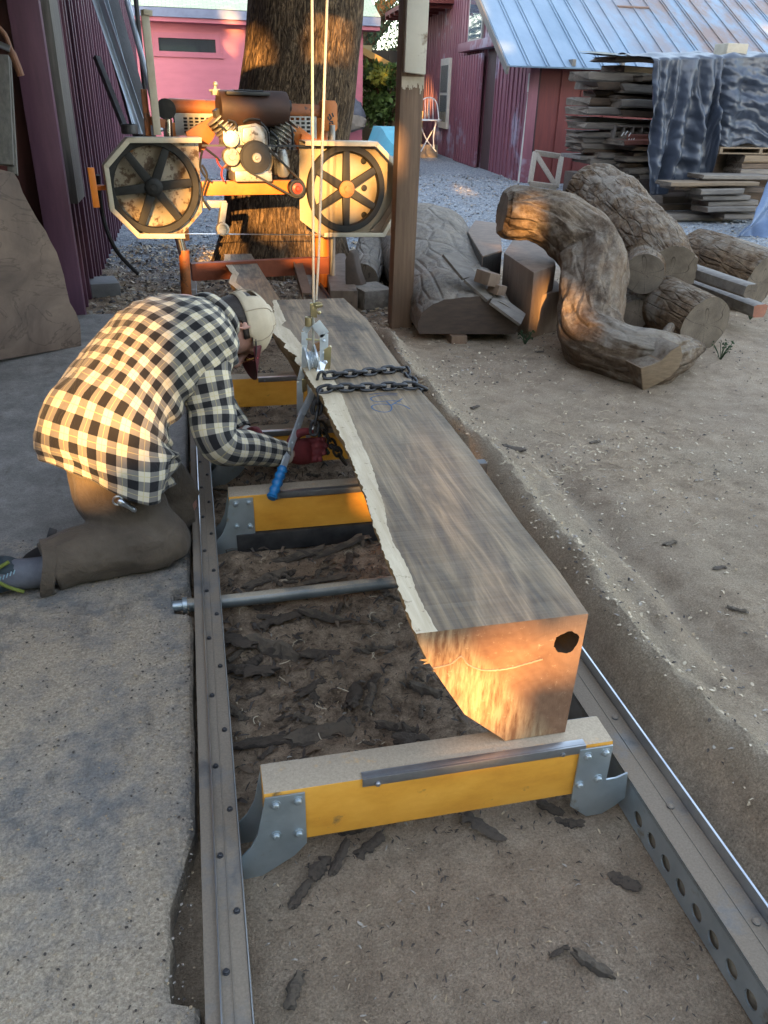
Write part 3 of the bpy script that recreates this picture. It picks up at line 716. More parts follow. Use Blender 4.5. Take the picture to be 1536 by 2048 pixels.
# belts, bearing
def belt(c0_, r0, c1_, r1, d, name, w_=.03, th=.006):
    A = hp(*c0_, d); B = hp(*c1_, d); v = B-A; L = v.length; e = v/L; f = HN.cross(e); ga = math.acos((r0-r1)/L); pts = []
    for k in range(13):
        a = ga + (2*math.pi-2*ga)*k/12; pts.append(A + e*math.cos(a)*r0 + f*math.sin(a)*r0)
    for k in range(9):
        a = -ga + 2*ga*k/8; pts.append(B + e*math.cos(a)*r1 + f*math.sin(a)*r1)
    mb = MB(); n = len(pts); cen = []
    rg = []
    for i in range(n+1):
        p = pts[i % n]; t_ = (pts[(i+1) % n] - pts[(i-1) % n]).normalized(); o_ = t_.cross(HN)
        rg.append([p - HN*w_/2 + o_*th, p + HN*w_/2 + o_*th, p + HN*w_/2 - o_*th, p - HN*w_/2 - o_*th])
    mb.rings(rg, 0, False, False); setp(mb.build(name, m_rubber), head)
belt((511,315), .095, (592,376), .055, -.055, 'drive_belt')
mb = MB(); q = hp(592, 376, -.05); mb.lathe(q, -HN, [(.03, -.03), (.052, -.03), (.052, .03), (.04, .032), (.034, .03)], 28); setp(mb.build('idler_pulley', m_black), head)
mb = MB(); mb.lathe(q, -HN, [(.034, .02), (.034, .036), (.018, .04), (.012, .05), (0, .05)], 20); setp(mb.build('bearing_cap', m_red), head)
mb = MB(); mb.beam(hp(404, 291, -.02), hp(640, 292, -.02), .012, .004, up=HN); setp(mb.build('upper_blade_run', m_dark), head)
mb = MB(); mb.beam(hp(300, 467, -.02), hp(700, 470, -.02), .035, .0015, up=(0,0,1)); setp(mb.build('saw_blade', m_bright), head)
mb = MB(); mb.beam(hp(404, 408, .12), hp(452, 408, .12), .05, .045); mb.beam(hp(448, 404, .10), hp(440, 462, .10), .05, .04)
setp(mb.build('blade_guide_arm', m_slotpl, bevel=.003), head)
mb = MB(); mb.lathe(hp(445, 458, .02), -HN, [(.015, -.02), (.03, -.02), (.042, -.015), (.042, .02), (.03, .024), (.02, .018), (0, .018)], 24); setp(mb.build('guide_roller', m_cream, smooth=40), head)
# left side handle, gauge post, lever
mb = MB(); mb.beam(hp(181, 335, -.02), hp(193, 415, -.02), .04, .03, up=HN); mb.beam(hp(187, 375, .02), hp(212, 375, .02), .03, .03, up=HN); setp(mb.build('tension_handle', M('bright_orange_handle', (.85, .25, .03), (.7, .19, .02), 6, rough=.4, bump=.03), bevel=.005), head)
mb = MB(); mb.beam(hp(289, 20, .14), hp(315, 270, .14), .045, .03, up=HN); mb.beam(hp(286, 24, .13), hp(304, 27, .13), .04, .03)
setp(mb.build('gauge_post', m_cream, bevel=.002), head)
mb = MB(); mb.lathe(hp(260, 268, .0), (0,0,1), [(.045, 0), (.05, .005), (.05, .05), (.045, .055), (.04, .05), (0, .05)], 24); setp(mb.build('adjuster_cup', m_dark, smooth=40), head)
mb = MB(); mb.beam(hp(287, 178, .18), hp(297, 272, .18), .035, .02, up=HN); mb.beam(hp(296, 240, .2), hp(330, 248, .2), .05, .02, up=HN); setp(mb.build('lift_lever', m_ord, bevel=.003), head)
mb = MB(); mb.prism([hp(x, y, .04) for x, y in ((762,440),(790,392),(797,398),(797,472),(752,470),(740,462))], HN*.006); setp(mb.build('dust_flap', M('rust_tan_plate', (.36, .27, .19), (.25, .17, .11), 6, rough=.6, metal=.2)), head)
mb = MB()
for pts, mt in ((((405,300),(400,330),(408,350),(420,362)), 0), (((432,312),(436,326),(445,336),(455,326)), 1), (((445,335),(443,350),(448,364)), 1), (((412,298),(430,312),(440,322)), 0), (((455,240),(470,246),(474,262)), 0), (((580,250),(586,270),(584,300)), 0), (((520,244),(535,262),(538,290)), 0), (((436,250),(452,262),(450,290),(470,300)), 0), (((540,262),(556,280),(552,306),(575,320)), 0), (((486,244),(500,238),(520,240)), 0), (((404,330),(414,352),(404,392),(420,420)), 0)):
    mb = MB(); mb.tube(smooth_path([hp(x, y, .0) for x, y in pts], 5), .008 if mt == 0 else .006, 6); setp(mb.build('wire', m_red if mt else m_rubber), head)
# ================================================================== TREE BEHIND THE MILL
t = NT('deep_ridged_bark'); co = t.coord('UV', (46, 4.2, 1)); pl = t.coord('Object')
wv = t.mix(.16, t.coord('UV', (62, 7.5, 1)), t.noise(t.coord('UV', (30, 6, 1)), 1, 4, .6, out=1), 'ADD'); wv = t.mix(.9, wv, t.mix(1.0, t.noise(t.coord('UV', (9, 3, 1)), 1.4, 3, .6, out=1), (3, 1, 0), 'MULTIPLY'), 'ADD'); r1 = t.vor(wv, 1.25, 'DISTANCE_TO_EDGE'); nn = t.noise(t.coord('UV', (70, 5, 1)), 1.6, 8, .72, 1.2)
col = t.ramp(nn, [(.36, (.025, .017, .011)), (.5, (.135, .09, .054)), (.66, (.38, .26, .15))])
col = t.mix(t.ramp(r1, [(.0, .35), (.12, 0)]), col, (.03, .021, .015))
m_bark = t.fin(col, .9, 0, t.bump(t.math('ADD', t.math('MULTIPLY', t.ramp(r1, [(0, 0), (.22, 1)]), .5), t.math('MULTIPLY', nn, 1.6)), 1.0, .04), .15)
tree = thing('oak_tree', G(575, 520, .0), 'huge tree trunk with ridged bark standing right behind the orange sawmill', 'tree')
TY = 7.35
sec = [((586, 150, -450), 114), ((600, 118, -250), 113), ((613, 113, 0), 1), ((600, 113, 150), 1), ((576, 113, 300), 1), ((566, 118, 420), 1), ((566, 132, 500), 1), ((568, 160, 560), 1)]
pts = []; rr = []
for px, rpx, py in ((640,118,-520),(628,115,-250),(614,114,0),(600,114,150),(577,116,300),(567,118,420),(566,126,480),(566,142,520),(568,165,552)):
    p = atY(px, py, TY); pts.append(p); rr.append(pr(rpx, p))
pts.append(V((pts[-1].x, TY, -.15))); rr.append(rr[-1]*1.15)
P = smooth_path(pts, 10); R_ = smooth_vals(rr, 10)
mb = MB(); mb.tube(P, R_, 140, 0, disp=lambda a, s, i: .05*noise.noise(V((math.cos(a)*2, math.sin(a)*2, s*.5))) + .02*noise.noise(V((math.cos(a)*16, math.sin(a)*16, s*1.6))) + .012*noise.noise(V((math.cos(a)*34, math.sin(a)*34, s*4))))
setp(mb.build('trunk', m_bark, smooth=60), tree)
top = P[0]
mb = MB()
for k in range(4):
    a = .9+1.6*k; d_ = V((math.cos(a), math.sin(a)*.7+.3, .9))
    q = smooth_path([top+V((0, 0, -.3)), top+d_*.9, top+d_*2.0+V((0, 0, .3))], 5); mb.tube(q, [.36-.026*i for i in range(len(q))], 16)
setp(mb.build('limb', m_bark), tree)

# ================================================================== RED SHED WALL ON THE LEFT
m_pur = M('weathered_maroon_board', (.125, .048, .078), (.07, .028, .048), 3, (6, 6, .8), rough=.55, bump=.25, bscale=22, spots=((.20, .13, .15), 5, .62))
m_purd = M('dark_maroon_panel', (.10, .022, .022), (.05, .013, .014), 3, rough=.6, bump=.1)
m_gpl = M('grey_weathered_plank', (.17, .16, .145), (.085, .08, .075), 4, (12, 12, .8), rough=.75, bump=.3)
SX = -.76; SY = 5.65
shed = thing('shed', (SX-.5, SY+2, 0), 'maroon board and batten shed wall running back on the left', 'shed')
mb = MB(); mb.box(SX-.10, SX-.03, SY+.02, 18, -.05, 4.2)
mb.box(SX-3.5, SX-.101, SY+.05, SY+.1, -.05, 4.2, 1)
mb.box(-3.42, -3.30, -2.0, SY, -.05, 3.4, 1)  # last box: unseen side wall, added to darken the shed
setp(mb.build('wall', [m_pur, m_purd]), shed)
y = SY+.35; bt = MB()
while y < 17.9:
    w_ = random.uniform(.05, .07); dx = random.uniform(.024, .034); bt.box(SX-.03, SX-.03+dx, y, y+w_, -.03, 4.19); y += random.choice((.2, .24, .26, .3))
setp(tag(bt.build('battens', m_pur, bevel=.004), kind='stuff'), shed)
mb = MB(); mb.box(SX-.15, SX+.02, SY-.06, SY+.02, -.04, 4.19); setp(mb.build('corner_board', M('mauve_corner_board', (.135, .062, .10), (.085, .038, .066), 3, (6, 6, .8), rough=.5, bump=.15), bevel=.006), shed)
mb = MB(); mb.obox(atX(124, 208, SX+.04)+V((0, .0, 0)), V((.025, 0, 0)), V((0, .17, 0)), V((0, 0, .01)), 0)
mb = MB(); mb.box(SX-.005, SX+.045, SY+.20, SY+.62, .72, 3.6); setp(mb.build('grey_plank', m_gpl, bevel=.004), shed)
mb = MB(); mb.box(-4.2, SX-.2, SY-.3, SY+.04, 2.35, 2.6); setp(mb.build('lintel', m_gpl), shed)

# big live edge slab leaning inside the shed
t = NT('brown_slab_face'); co = t.coord('Object', (1.2, 1, .9))
col = t.ramp(t.noise(co, 2.2, 8, .62, 1.4), [(.3, (.07, .046, .034)), (.5, (.125, .085, .062)), (.7, (.18, .125, .09))])
col = t.mix(t.ramp(t.noise(t.coord('Object', (1, 1, 2.2)), 1.7, 5, .55, 2.2), [(.485, 0), (.5, .55), (.515, 0)]), col, (.035, .022, .015))
m_slabf = t.fin(col, .6, 0, t.bump(t.noise(co, 30, 6, .7), .2, .004), .3)
B0 = G(0, 728, .06); B1 = G(163, 692, .06); ln_ = (B1-B0); ln_.z = 0; ln_.normalize()
pn = V((-ln_.y, ln_.x, 0)); lean = (pn*.16 + V((0, 0, 1))).normalized(); nrm = ln_.cross(lean)
def onpl(px, py):
    r = V(ray(px, py)); o = V((0, 0, CAMH)); return o + r*((B0-o).dot(nrm)/r.dot(nrm))
out = [onpl(*q) for q in ((163,692),(161,650),(152,625),(140,605),(133,575),(128,550),(122,530),(114,505),(100,480),(92,462),(76,440),(62,415),(46,385),(38,362),(28,345))] + [onpl(-160, 300), onpl(-260, 765)]
mb = MB(); mb.prism(out, nrm*-.06 if nrm.y < 0 else nrm*.06, 0, 1)
tag(mb.build('live_edge_slab', [m_slabf, m_live], bevel=.004), 'wide brown live edge slab leaning upright against the dark shed on the left', 'slab')
mb = MB(); mb.beam(atY(4, 330, 5.0), atY(-6, 110, 5.25), .12, .03, up=(0,1,0)); mb.beam(atY(26, 350, 5.02), atY(12, 115, 5.27), .05, .03, up=(0,1,0))
tag(mb.build('leaning_board', m_gpl, bevel=.004), 'grey board standing behind the leaning brown slab at the left edge', 'board')
mb = MB(); q = smooth_path([atY(-6, 52, 4.9), atY(10, 70, 4.9), atY(22, 100, 4.9), atY(34, 130, 4.9), atY(42, 152, 4.9)], 4)
mb.tube(q, [.012]*9 + [.018]*(len(q)-9), 10, 0); mb.tube([atY(-8, 86, 4.88), atY(6, 92, 4.88), atY(20, 98, 4.88)], .016, 10, 1)
tag(mb.build('hand_tool', [M('reddish_wood_handle', (.24, .11, .06), (.16, .07, .04), 10), m_bright]), 'wooden handled tool hanging in the dark at the left edge', 'tool')

# long stock leaning against the maroon wall
def lean_bar(a, b, Ya, Yb, kind, mat, label, name, cat, r=.02):
    mb = MB(); p0 = atY(*a, Ya); p1 = atY(*b, Yb)
    if kind == 'tube': mb.cyl(p0, p1, r, 12)
    elif kind == 'angle':
        mb.beam(p0, p1, r*2.2, .004, up=(1, -1, 0)); mb.beam(p0+V((r, -.02, 0)), p1+V((r, -.02, 0)), .004, r*1.6, up=(1,-1,0))
    else: mb.beam(p0, p1, r*2, r*1.4, up=(1, -1, 0))
    return tag(mb.build(name, mat, bevel=.001), label, cat, 'long bars leaning on the maroon shed wall')
m_lb = M('pale_aluminium', (.50, .55, .60), (.36, .40, .45), 6, (3, 3, .6), rough=.35, metal=.6, bump=.05)
m_dk2 = M('dark_wet_timber', (.045, .042, .045), (.02, .02, .022), 6, (8, 8, .7), rough=.5, bump=.2)
lean_bar((282,268),(172,-60), 6.6, 7.0, 'angle', m_lb, 'leftmost pale aluminium bar leaning on the maroon wall', 'metal_bar', 'bar', .035)
lean_bar((276,268),(186,-60), 6.7, 7.05, 'angle', m_lb, 'second pale aluminium bar close beside the leftmost leaning one', 'metal_bar', 'bar', .03)
lean_bar((290,275),(196,-60), 6.8, 7.3, 'flat', m_dk2, 'wide dark timber leaning between the pale bars and the round pipe', 'timber', 'timber', .07)
lean_bar((322,262),(238,-60), 7.0, 7.4, 'tube', m_lb, 'pale round pipe leaning on the maroon wall beside the dark timber', 'pipe', 'pipe', .022)
lean_bar((296,250),(268,-40), 7.2, 7.3, 'tube', m_dk2, 'thin black rod leaning rightmost beside the pale pipe', 'metal_rod', 'rod', .018)
lean_bar((252,262),(193,114), 6.5, 6.8, 'flat', m_dk2, 'short dark square bar leaning in front of the maroon battens', 'timber', 'bar', .022)
mb = MB(); mb.tube(smooth_path([atY(196,350,6.5), atY(205,430,6.6), atY(232,500,6.6), G(276,548,.03)], 6), .016, 8)
tag(mb.build('black_hose', m_rubber), 'black hose hanging down to the litter beside the maroon wall', 'hose')
mb = MB(); c = G(206, 590, .03); mb.obox(c+V((0, .1, .04)), V((.1, .02, 0)), V((-.03, .14, 0)), V((0, 0, .05)))
tag(mb.build('concrete_block', M('grey_concrete_block', (.22, .22, .225), (.15, .15, .155), 12, bump=.4), bevel=.006), 'grey concrete block lying on the litter by the maroon wall', 'block')

# ================================================================== PINK HOUSE BEHIND
PY = 20.0
m_pink = M('pinkish_red_siding', (.44, .13, .17), (.37, .105, .14), 3, (.6, 1, 3), rough=.6, bump=.1)
m_pinkt = M('darker_pink_trim', (.36, .10, .14), (.30, .085, .115), 4, rough=.6, bump=.05)
m_blue = M('blue_grey_metal_eave', (.16, .19, .28), (.11, .13, .2), 5, rough=.45, metal=.3, bump=.05)
def glass_mat(name, c):
    t = NT(name); co = t.coord('Object', (3, 1, 1))
    return t.fin(c, .05, 0, t.bump(t.noise(co, 1.5, 2), .05, .02), .9, **{'Coat Weight': 1.0, 'Coat Roughness': .03})
m_glass = glass_mat('dark_window_glass', (.03, .035, .04))
house = thing('pink_house', (0, PY, 0), 'pink walled house with narrow high window behind the tree and sawmill', 'house')
mb = MB(); mb.box(-6, 4.0, PY, PY+.2, -.1, 2.62); mb.box(3.8, 4.0, PY+.2, PY+7, -.1, 2.62); setp(mb.build('wall', m_pink), house)
mb = MB(); mb.box(-6.2, 4.3, PY-.35, PY+.2, 2.62, 2.70, 1); mb.box(-6.2, 4.3, PY-.40, PY-.3, 2.70, 2.86, 0)
setp(mb.build('eave', [m_blue, m_pinkt]), house)
t = NT('pale_green_shingles'); co = t.coord('Object'); br = t.n('ShaderNodeTexBrick'); t.l(t.coord('Object', (1, 1, 1)), br.inputs[0]); br.inputs['Scale'].default_value = 3
br.inputs['Color1'].default_value = (.50, .55, .38, 1); br.inputs['Color2'].default_value = (.42, .47, .32, 1); br.inputs['Mortar'].default_value = (.3, .33, .24, 1)
m_shing = t.fin(br.outputs[0], .9)
mb = MB(); mb.add([(-6.3, PY-.4, 2.87), (4.3, PY-.4, 2.87), (4.3, PY+4, 4.6), (-6.3, PY+4, 4.6)], [(0,1,2,3)]); mb.add([(-6.3, PY-.4, 2.83), (4.3, PY-.4, 2.83), (4.3, PY+4, 4.56), (-6.3, PY+4, 4.56)], [(0,1,2,3)])
setp(mb.build('roof', m_shing), house)
a = atY(316, 75, PY); b = atY(432, 106, PY)
mb = MB(); fw = .10
for x0, x1, z0_, z1_ in ((a.x-fw, b.x+fw, a.z, a.z+fw), (a.x-fw-.05, b.x+fw+.05, b.z-fw, b.z), (a.x-fw, a.x, b.z, a.z), (b.x, b.x+fw, b.z, a.z)): mb.box(x0, x1, PY-.05, PY-.001, z0_, z1_)
win = mb.build('window', m_pinkt); setp(win, house)
mb = MB(); mb.box(a.x, b.x, PY-.015, PY-.002, b.z, a.z); setp(mb.build('pane', m_glass), win)

# ================================================================== YELLOW PORCH HOUSE, PLANTING, DISTANT TREES
m_yh = M('yellow_stucco', (.42, .36, .20), (.34, .29, .16), 3, bump=.1); m_dkp = M('dark_porch', (.05, .045, .04), (.03, .03, .028), 3)
HY = 23.0
yh = thing('porch_house', atY(740, 220, HY), 'small yellow house with dark porch between the trunk and the wooden post', 'house')
q0 = atY(708, 232, HY); q1 = atY(790, 232, HY)
mb = MB(); mb.box(q0.x-1.6, q0.x+.45, HY, HY+4, 0, 2.5); mb.box(q0.x+.45, q1.x+1.5, HY+2.2, HY+2.4, 0, 2.5, 1); mb.box(q0.x+.45, q1.x+1.5, HY+1.9, HY+2.0, .0, 1.0, 0); setp(mb.build('wall', [m_yh, m_dkp]), yh)
mb = MB()
for xx in (q0.x+.42, q0.x+.95, q0.x+1.5): mb.box(xx-.03, xx+.03, HY+.1, HY+.16, 0, 2.3)
setp(mb.build('porch_post', m_dkp), yh)
e0 = atY(712, 100, HY-.5); e1 = atY(782, 133, HY-.5)
mb = MB(); mb.prism([V((e0.x-2, HY-.5, e0.z+.1)), V((e0.x+.1, HY-.5, e0.z+.1)), V((e1.x+.5, HY-.5, e1.z-.12)), V((e1.x+.5, HY-.5, e1.z-.28)), V((e0.x+.1, HY-.5, e0.z-.06)), V((e0.x-2, HY-.5, e0.z-.06))], (0, 5, 0), 0)
setp(mb.build('roof', M('tan_porch_roof', (.52, .33, .10), (.42, .26, .08), 6, rough=.6)), yh)
mb = MB(); mb.box(e0.x-2, e0.x+.15, HY-.6, HY+5, e0.z+.11, e0.z+.5); setp(mb.build('upper_roof', m_blue), yh)
def leaf_mat(name, c1, c2):
    t = NT(name); oi = t.n('ShaderNodeNewGeometry'); rnd = oi.outputs['Random Per Island']
    col = t.ramp(rnd, [(0, c2), (1, c1)]); t.fin(col, .6, spec=.3)
    tr = t.n('ShaderNodeBsdfTranslucent'); t.inp(tr.inputs[0], col); mx = t.n('ShaderNodeMixShader'); mx.inputs[0].default_value = .3
    t.l(t.b.outputs[0], mx.inputs[1]); t.l(tr.outputs[0], mx.inputs[2]); t.l(mx.outputs[0], t.out.inputs[0]); return t.m
m_leafg = leaf_mat('leaf_green', (.12, .20, .05), (.045, .085, .025)); m_leafd = leaf_mat('leaf_dark_green', (.06, .11, .05), (.02, .045, .02)); m_leafy = leaf_mat('leaf_yellow_green', (.32, .32, .05), (.16, .2, .04))
def leaves(mb, c, rad, n, size, mat=0, droop=0, rng=random):
    c = V(c)
    for _ in range(n):
        while True:
            d_ = V((rng.uniform(-1, 1), rng.uniform(-1, 1), rng.uniform(-1, 1)))
            if .25 < d_.length < 1: break
        p = c + V((d_.x*rad[0], d_.y*rad[1], d_.z*rad[2]))
        a = V((rng.gauss(0, 1), rng.gauss(0, 1), rng.gauss(0, 1)-droop)).normalized(); b = a.orthogonal().normalized()
        b.rotate(Quaternion(a, rng.uniform(0, 6.28))); s_ = size*rng.uniform(.6, 1.4)
        mb.add([p, p+a*s_*.5+b*s_*.28, p+a*s_, p+a*s_*.5-b*s_*.28], [(0,1,2,3)], mat)
def tree_at(name, base, h, r, label, n, size, mat, group=None, seed=1, trunk_r=.2, low=.3):
    rng = random.Random(seed); tr = thing(name, base, label, 'tree', group); base = V(base)
    tp = [base+V((0, 0, -.1)), base+V((.1, 0, h*.35)), base+V((-.1, .1, h*.7)), base+V((0, 0, h*.95))]; tq = smooth_path(tp, 5)
    mb = MB(); mb.tube(tq, [trunk_r*(1-.9*i/(len(tq)-1)) for i in range(len(tq))], 10)
    cl = []
    for k in range(int(10+r*3)):
        z_ = h*rng.uniform(low, 1); a = rng.uniform(0, 6.28); rr_ = r*rng.uniform(.2, 1)*math.sin(min(1, (z_/h-low*.8)/(1.02-low*.8))*math.pi)**.5
        p = base + V((math.cos(a)*rr_, math.sin(a)*rr_, z_)); cl.append(p)
        s_ = base+V((0, 0, max(.5, z_*.75))); mb.tube([s_, (s_+p)/2+V((0, 0, .15)), p], [trunk_r*.35, trunk_r*.22, trunk_r*.08], 5)
    setp(mb.build('trunk', m_bark), tr)
    mb = MB()
    for p in cl: leaves(mb, p, (r*.34, r*.34, h*.09), n//len(cl), size, rng=rng)
    setp(mb.build('crown', mat, smooth=0, fix=False), tr); return tr
# weeping, pale-lit tree seen between the trunk and the post
wt = thing('weeping_tree', G(765, 235, 0), 'tall tree with drooping grey green foliage behind the yellow porch house', 'tree')
mb = MB(); b_ = V((6.2, 31, 0)); tq = smooth_path([b_, b_+V((-.2, 0, 3)), b_+V((.2, .2, 6)), b_+V((0, 0, 9))], 5); mb.tube(tq, [.4-.016*i for i in range(len(tq))], 12)
rng = random.Random(4); lf = MB()
for k in range(170):
    p = b_ + V((rng.uniform(-3.6, 3.2), rng.uniform(-2, 2), rng.uniform(2.3, 7.5)))
    if k % 5 == 0: mb.tube([b_+V((0, 0, p.z*.7)), (b_+p)/2+V((0, 0, p.z*.5)), p+V((0, 0, .4))], [.12, .07, .03], 6)
    for j in range(14):
        x = p + V((rng.gauss(0, .35), rng.gauss(0, .35), rng.gauss(0, .2))); L = rng.uniform(.5, 1.5)
        for s_ in range(int(L/.11)):
            q = x + V((rng.gauss(0, .05), rng.gauss(0, .05), -s_*.11)); a = V((rng.gauss(0, .7), rng.gauss(0, .7), -.8)).normalized(); c_ = a.orthogonal().normalized()*.03
            lf.add([q, q+a*.09+c_, q+a*.18, q+a*.09-c_], [(0,1,2,3)])
setp(mb.build('trunk', m_bark), wt); setp(lf.build('crown', m_leafd, smooth=0, fix=False), wt)
tree_at('garden_tree', (6.6, 26.5, 0), 2.6, 1.3, 'low bright green leafy tree against the yellow porch roof', 2600, .16, m_leafg, seed=11, trunk_r=.08, low=.25)
pb = G(762, 240, 0); pb = V((atY(765, 238, 21.5).x, 21.5, 0))
shr = thing('leafy_shrub', pb, 'bushy green shrub with thin stems and yellow leaves left of the wooden post', 'shrub'); mb = MB(); lf = MB(); rng = random.Random(8)
for k in range(6):
    d_ = V((rng.uniform(-.5, .45), rng.uniform(-.3, .3), 1.9)); mb.tube(smooth_path([pb, pb+d_*.5+V((.1, 0, 0)), pb+d_], 4), [.03]*8+[.012], 6); leaves(lf, pb+d_*.95, (.35, .3, .3), 130, .13, rng=rng); leaves(lf, pb+d_*.6, (.45, .3, .4), 170, .15, rng=rng)
leaves(lf, atY(757, 152, 21.2), (.22, .2, .2), 130, .13, 1, rng=rng)
setp(mb.build('stems', m_bark), shr); setp(lf.build('foliage', [m_leafg, m_leafy], smooth=0, fix=False), shr)
fr = thing('low_fern', atY(712, 240, 20.5), 'low green fern beside the dark boulder near the tree trunk', 'fern'); lf = MB(); c = V((atY(716, 246, 20.5).x, 20.5, .05))
for k in range(22):
    a = 6.28*k/22 + .3*rng.random(); d_ = V((math.cos(a), math.sin(a), .75+.5*rng.random())).normalized(); s_ = V((-d_.y, d_.x, 0)).normalized()*.03; L = rng.uniform(.4, .75)
    p0, p1, p2 = c, c+d_*L*.6, c+d_*L+V((0, 0, -.18)); lf.add([p0-s_*.3, p0+s_*.3, p1+s_, p2, p1-s_], [(0,1,2,4),(4,2,3)])
setp(lf.build('fronds', m_leafg, smooth=0, fix=False), fr)
def rock(name, c, s, seed, mat, label, cat='boulder', sc=(1,1,1)):
    mb = MB(); mb.ball((0,0,0), 1, 20, 0, (1,1,1))
    mb.v = [V(c) + V((v.x*s*sc[0], v.y*s*sc[1], v.z*s*sc[2]))*(1+.35*noise.fractal(v*1.3+V((seed,0,0)), 1, 2, 3)) for v in mb.v]
    return tag(mb.build(name, mat, smooth=30, merge=1e-4), label, cat)
rock('boulder', atY(702, 222, 19.5), .28, 3, M('dark_blue_grey_stone', (.12, .13, .16), (.06, .065, .085), 8), 'dark blue grey boulder standing beside the right edge of the trunk')
rock('boulder', atY(706, 246, 18.5), .22, 9, M('tan_stone', (.22, .18, .14), (.12, .10, .08), 8), 'smaller tan rock lying under the dark boulder', sc=(1.2, 1, .8))
mb = MB(); k0 = atY(722, 232, 21); k1 = atY(840, 232, 21); mb.box(k0.x, k1.x+.5, 21, 21.25, 0, .32)
tag(mb.build('planter_kerb', M('low_stone_kerb', (.30, .24, .18), (.2, .165, .13), 4, (1, 1, 2)), bevel=.02), 'low tan stone planter edge below the green shrub', 'planter')
# small turquoise topped boat behind the post
bt = thing('small_boat', V((atY(785, 282, 16.5).x, 16.5, .0)), 'small white boat with turquoise cover partly behind the wooden post', 'boat')
bx = atY(760, 262, 16.5)
m_whh = M('white_hull_paint', (.70, .71, .70), (.58, .59, .58), 6, rough=.35, bump=.03); m_turq = M('turquoise_cover', (.09, .40, .50), (.07, .32, .42), 4, rough=.5, bump=.1)
secs = []
for i in range(9):
    f = i/8; y_ = 16.0 + f*1.9; hw = .40*(1-(1-min(1, f*2.2))**2) + .02; cx = bx.x + .42
    secs.append((y_, hw, cx))
mb = MB(); mb.rings([[V((cx-hw, y_, .36)), V((cx-hw*.95, y_, .22)), V((cx-hw*.7, y_, .05)), V((cx+hw*.7, y_, .05)), V((cx+hw*.95, y_, .22)), V((cx+hw, y_, .36))] for y_, hw, cx in secs]); setp(mb.build('hull', m_whh), bt)
mb = MB(); mb.rings([[V((cx-hw*1.02, y_, .365)), V((cx-hw*.6, y_, .40+.42*min(1, i*.22))), V((cx+hw*.6, y_, .40+.42*min(1, i*.22))), V((cx+hw*1.02, y_, .365))] for i, (y_, hw, cx) in enumerate(secs)]); setp(mb.build('boat_cover', m_turq), bt)
# ================================================================== RED BARN ON THE RIGHT
m_barn = M('sky_sheen_barn_board', (.235, .085, .115), (.155, .055, .078), 2.5, (5, 5, .5), rough=.6, bump=.25, bscale=15, spots=((.30, .25, .32), .7, .56))  # purple tint and pale spots stand in for blue sky sheen
m_barnd = M('eave_shade_barn_board', (.15, .030, .026), (.10, .02, .02), 3, (5, 1, .6), rough=.65, bump=.15)  # darker barn board; the eave shade is put into its colour
t = NT('aged_metal_roofing'); co = t.coord('Object', (1, .35, .35)); pl = t.coord('Object'); px_ = t.sep(pl)[0]
col = t.ramp(t.noise(co, 1.2, 7, .65), [(.3, (.115, .18, .26)), (.6, (.19, .265, .36)), (.8, (.27, .35, .44))])
age = t.n('ShaderNodeMapRange'); t.l(px_, age.inputs[0]); age.inputs[1].default_value = 6.8; age.inputs[2].default_value = 9
rs = t.math('MULTIPLY', age.outputs[0], t.ramp(t.noise(co, 2.6, 7, .7), [(.40, 0), (.58, .85)]))
col = t.mix(rs, col, (.185, .125, .10))
m_roof = t.fin(col, .6, .1, t.bump(t.noise(pl, 6, 5), .12, .02))
BX, BY = 5.97, 14.69
bu = V((.08, 1, 0)).normalized(); bv = V((1, -.08, 0)).normalized(); BO = V((BX, BY, 0))
def bp(u, v, z): return BO + bv*u + bu*v + V((0, 0, z))      # u along the front, v along the side
barn = thing('red_barn', bp(3, 4, 0), 'red board and batten barn with grey metal roof on the right', 'barn')
def zroof(v): return 1.88 + .5*(v+.6)
mb = MB()
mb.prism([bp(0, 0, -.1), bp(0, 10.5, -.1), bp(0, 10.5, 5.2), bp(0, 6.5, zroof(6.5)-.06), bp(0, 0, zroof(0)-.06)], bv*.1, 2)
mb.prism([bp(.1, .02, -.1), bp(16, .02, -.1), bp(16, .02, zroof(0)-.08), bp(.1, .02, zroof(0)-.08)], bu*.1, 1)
setp(mb.build('wall', [m_barn, m_barnd, M('shadow_gap_board', (.06, .02, .026), (.03, .012, .016), 4)]), barn)  # dark backing board; shade between the boards is put into its colour
mb = MB(); v = .28
while v < 10.3:
    w_ = random.uniform(.04, .06); d_ = random.uniform(.03, .045); zt = min(zroof(v)-.1, 5.1)
    if not 2.55 < v < 3.25:
        a = bp(-d_, v, -.02); mb.obox((bp(-d_/2, v, zt/2)), bv*(d_/2-.001), bu*w_/2, V((0, 0, zt/2)))
    st_ = random.choice((.2, .24, .28))
    if not 2.5 < v < 3.2: mb.obox(bp(-.010, v+st_/2, zt/2), bv*.009, bu*(st_/2-w_*.5-.014), V((0, 0, zt/2)))
    v += st_
setp(tag(mb.build('battens', m_barn), kind='stuff'), barn)
mb = MB(); u = .5
while u < 15.5:
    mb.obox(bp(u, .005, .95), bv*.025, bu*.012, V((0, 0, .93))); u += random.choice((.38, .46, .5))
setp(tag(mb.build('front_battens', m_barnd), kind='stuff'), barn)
mb = MB(); mb.obox(bp(-.03, -.02, .93), bv*.085, bu*.03, V((0, 0, .96))); mb.obox(bp(-.045, .08, .93), bv*.02, bu*.07, V((0, 0, .96))); setp(mb.build('corner_board', m_barn, bevel=.006), barn)
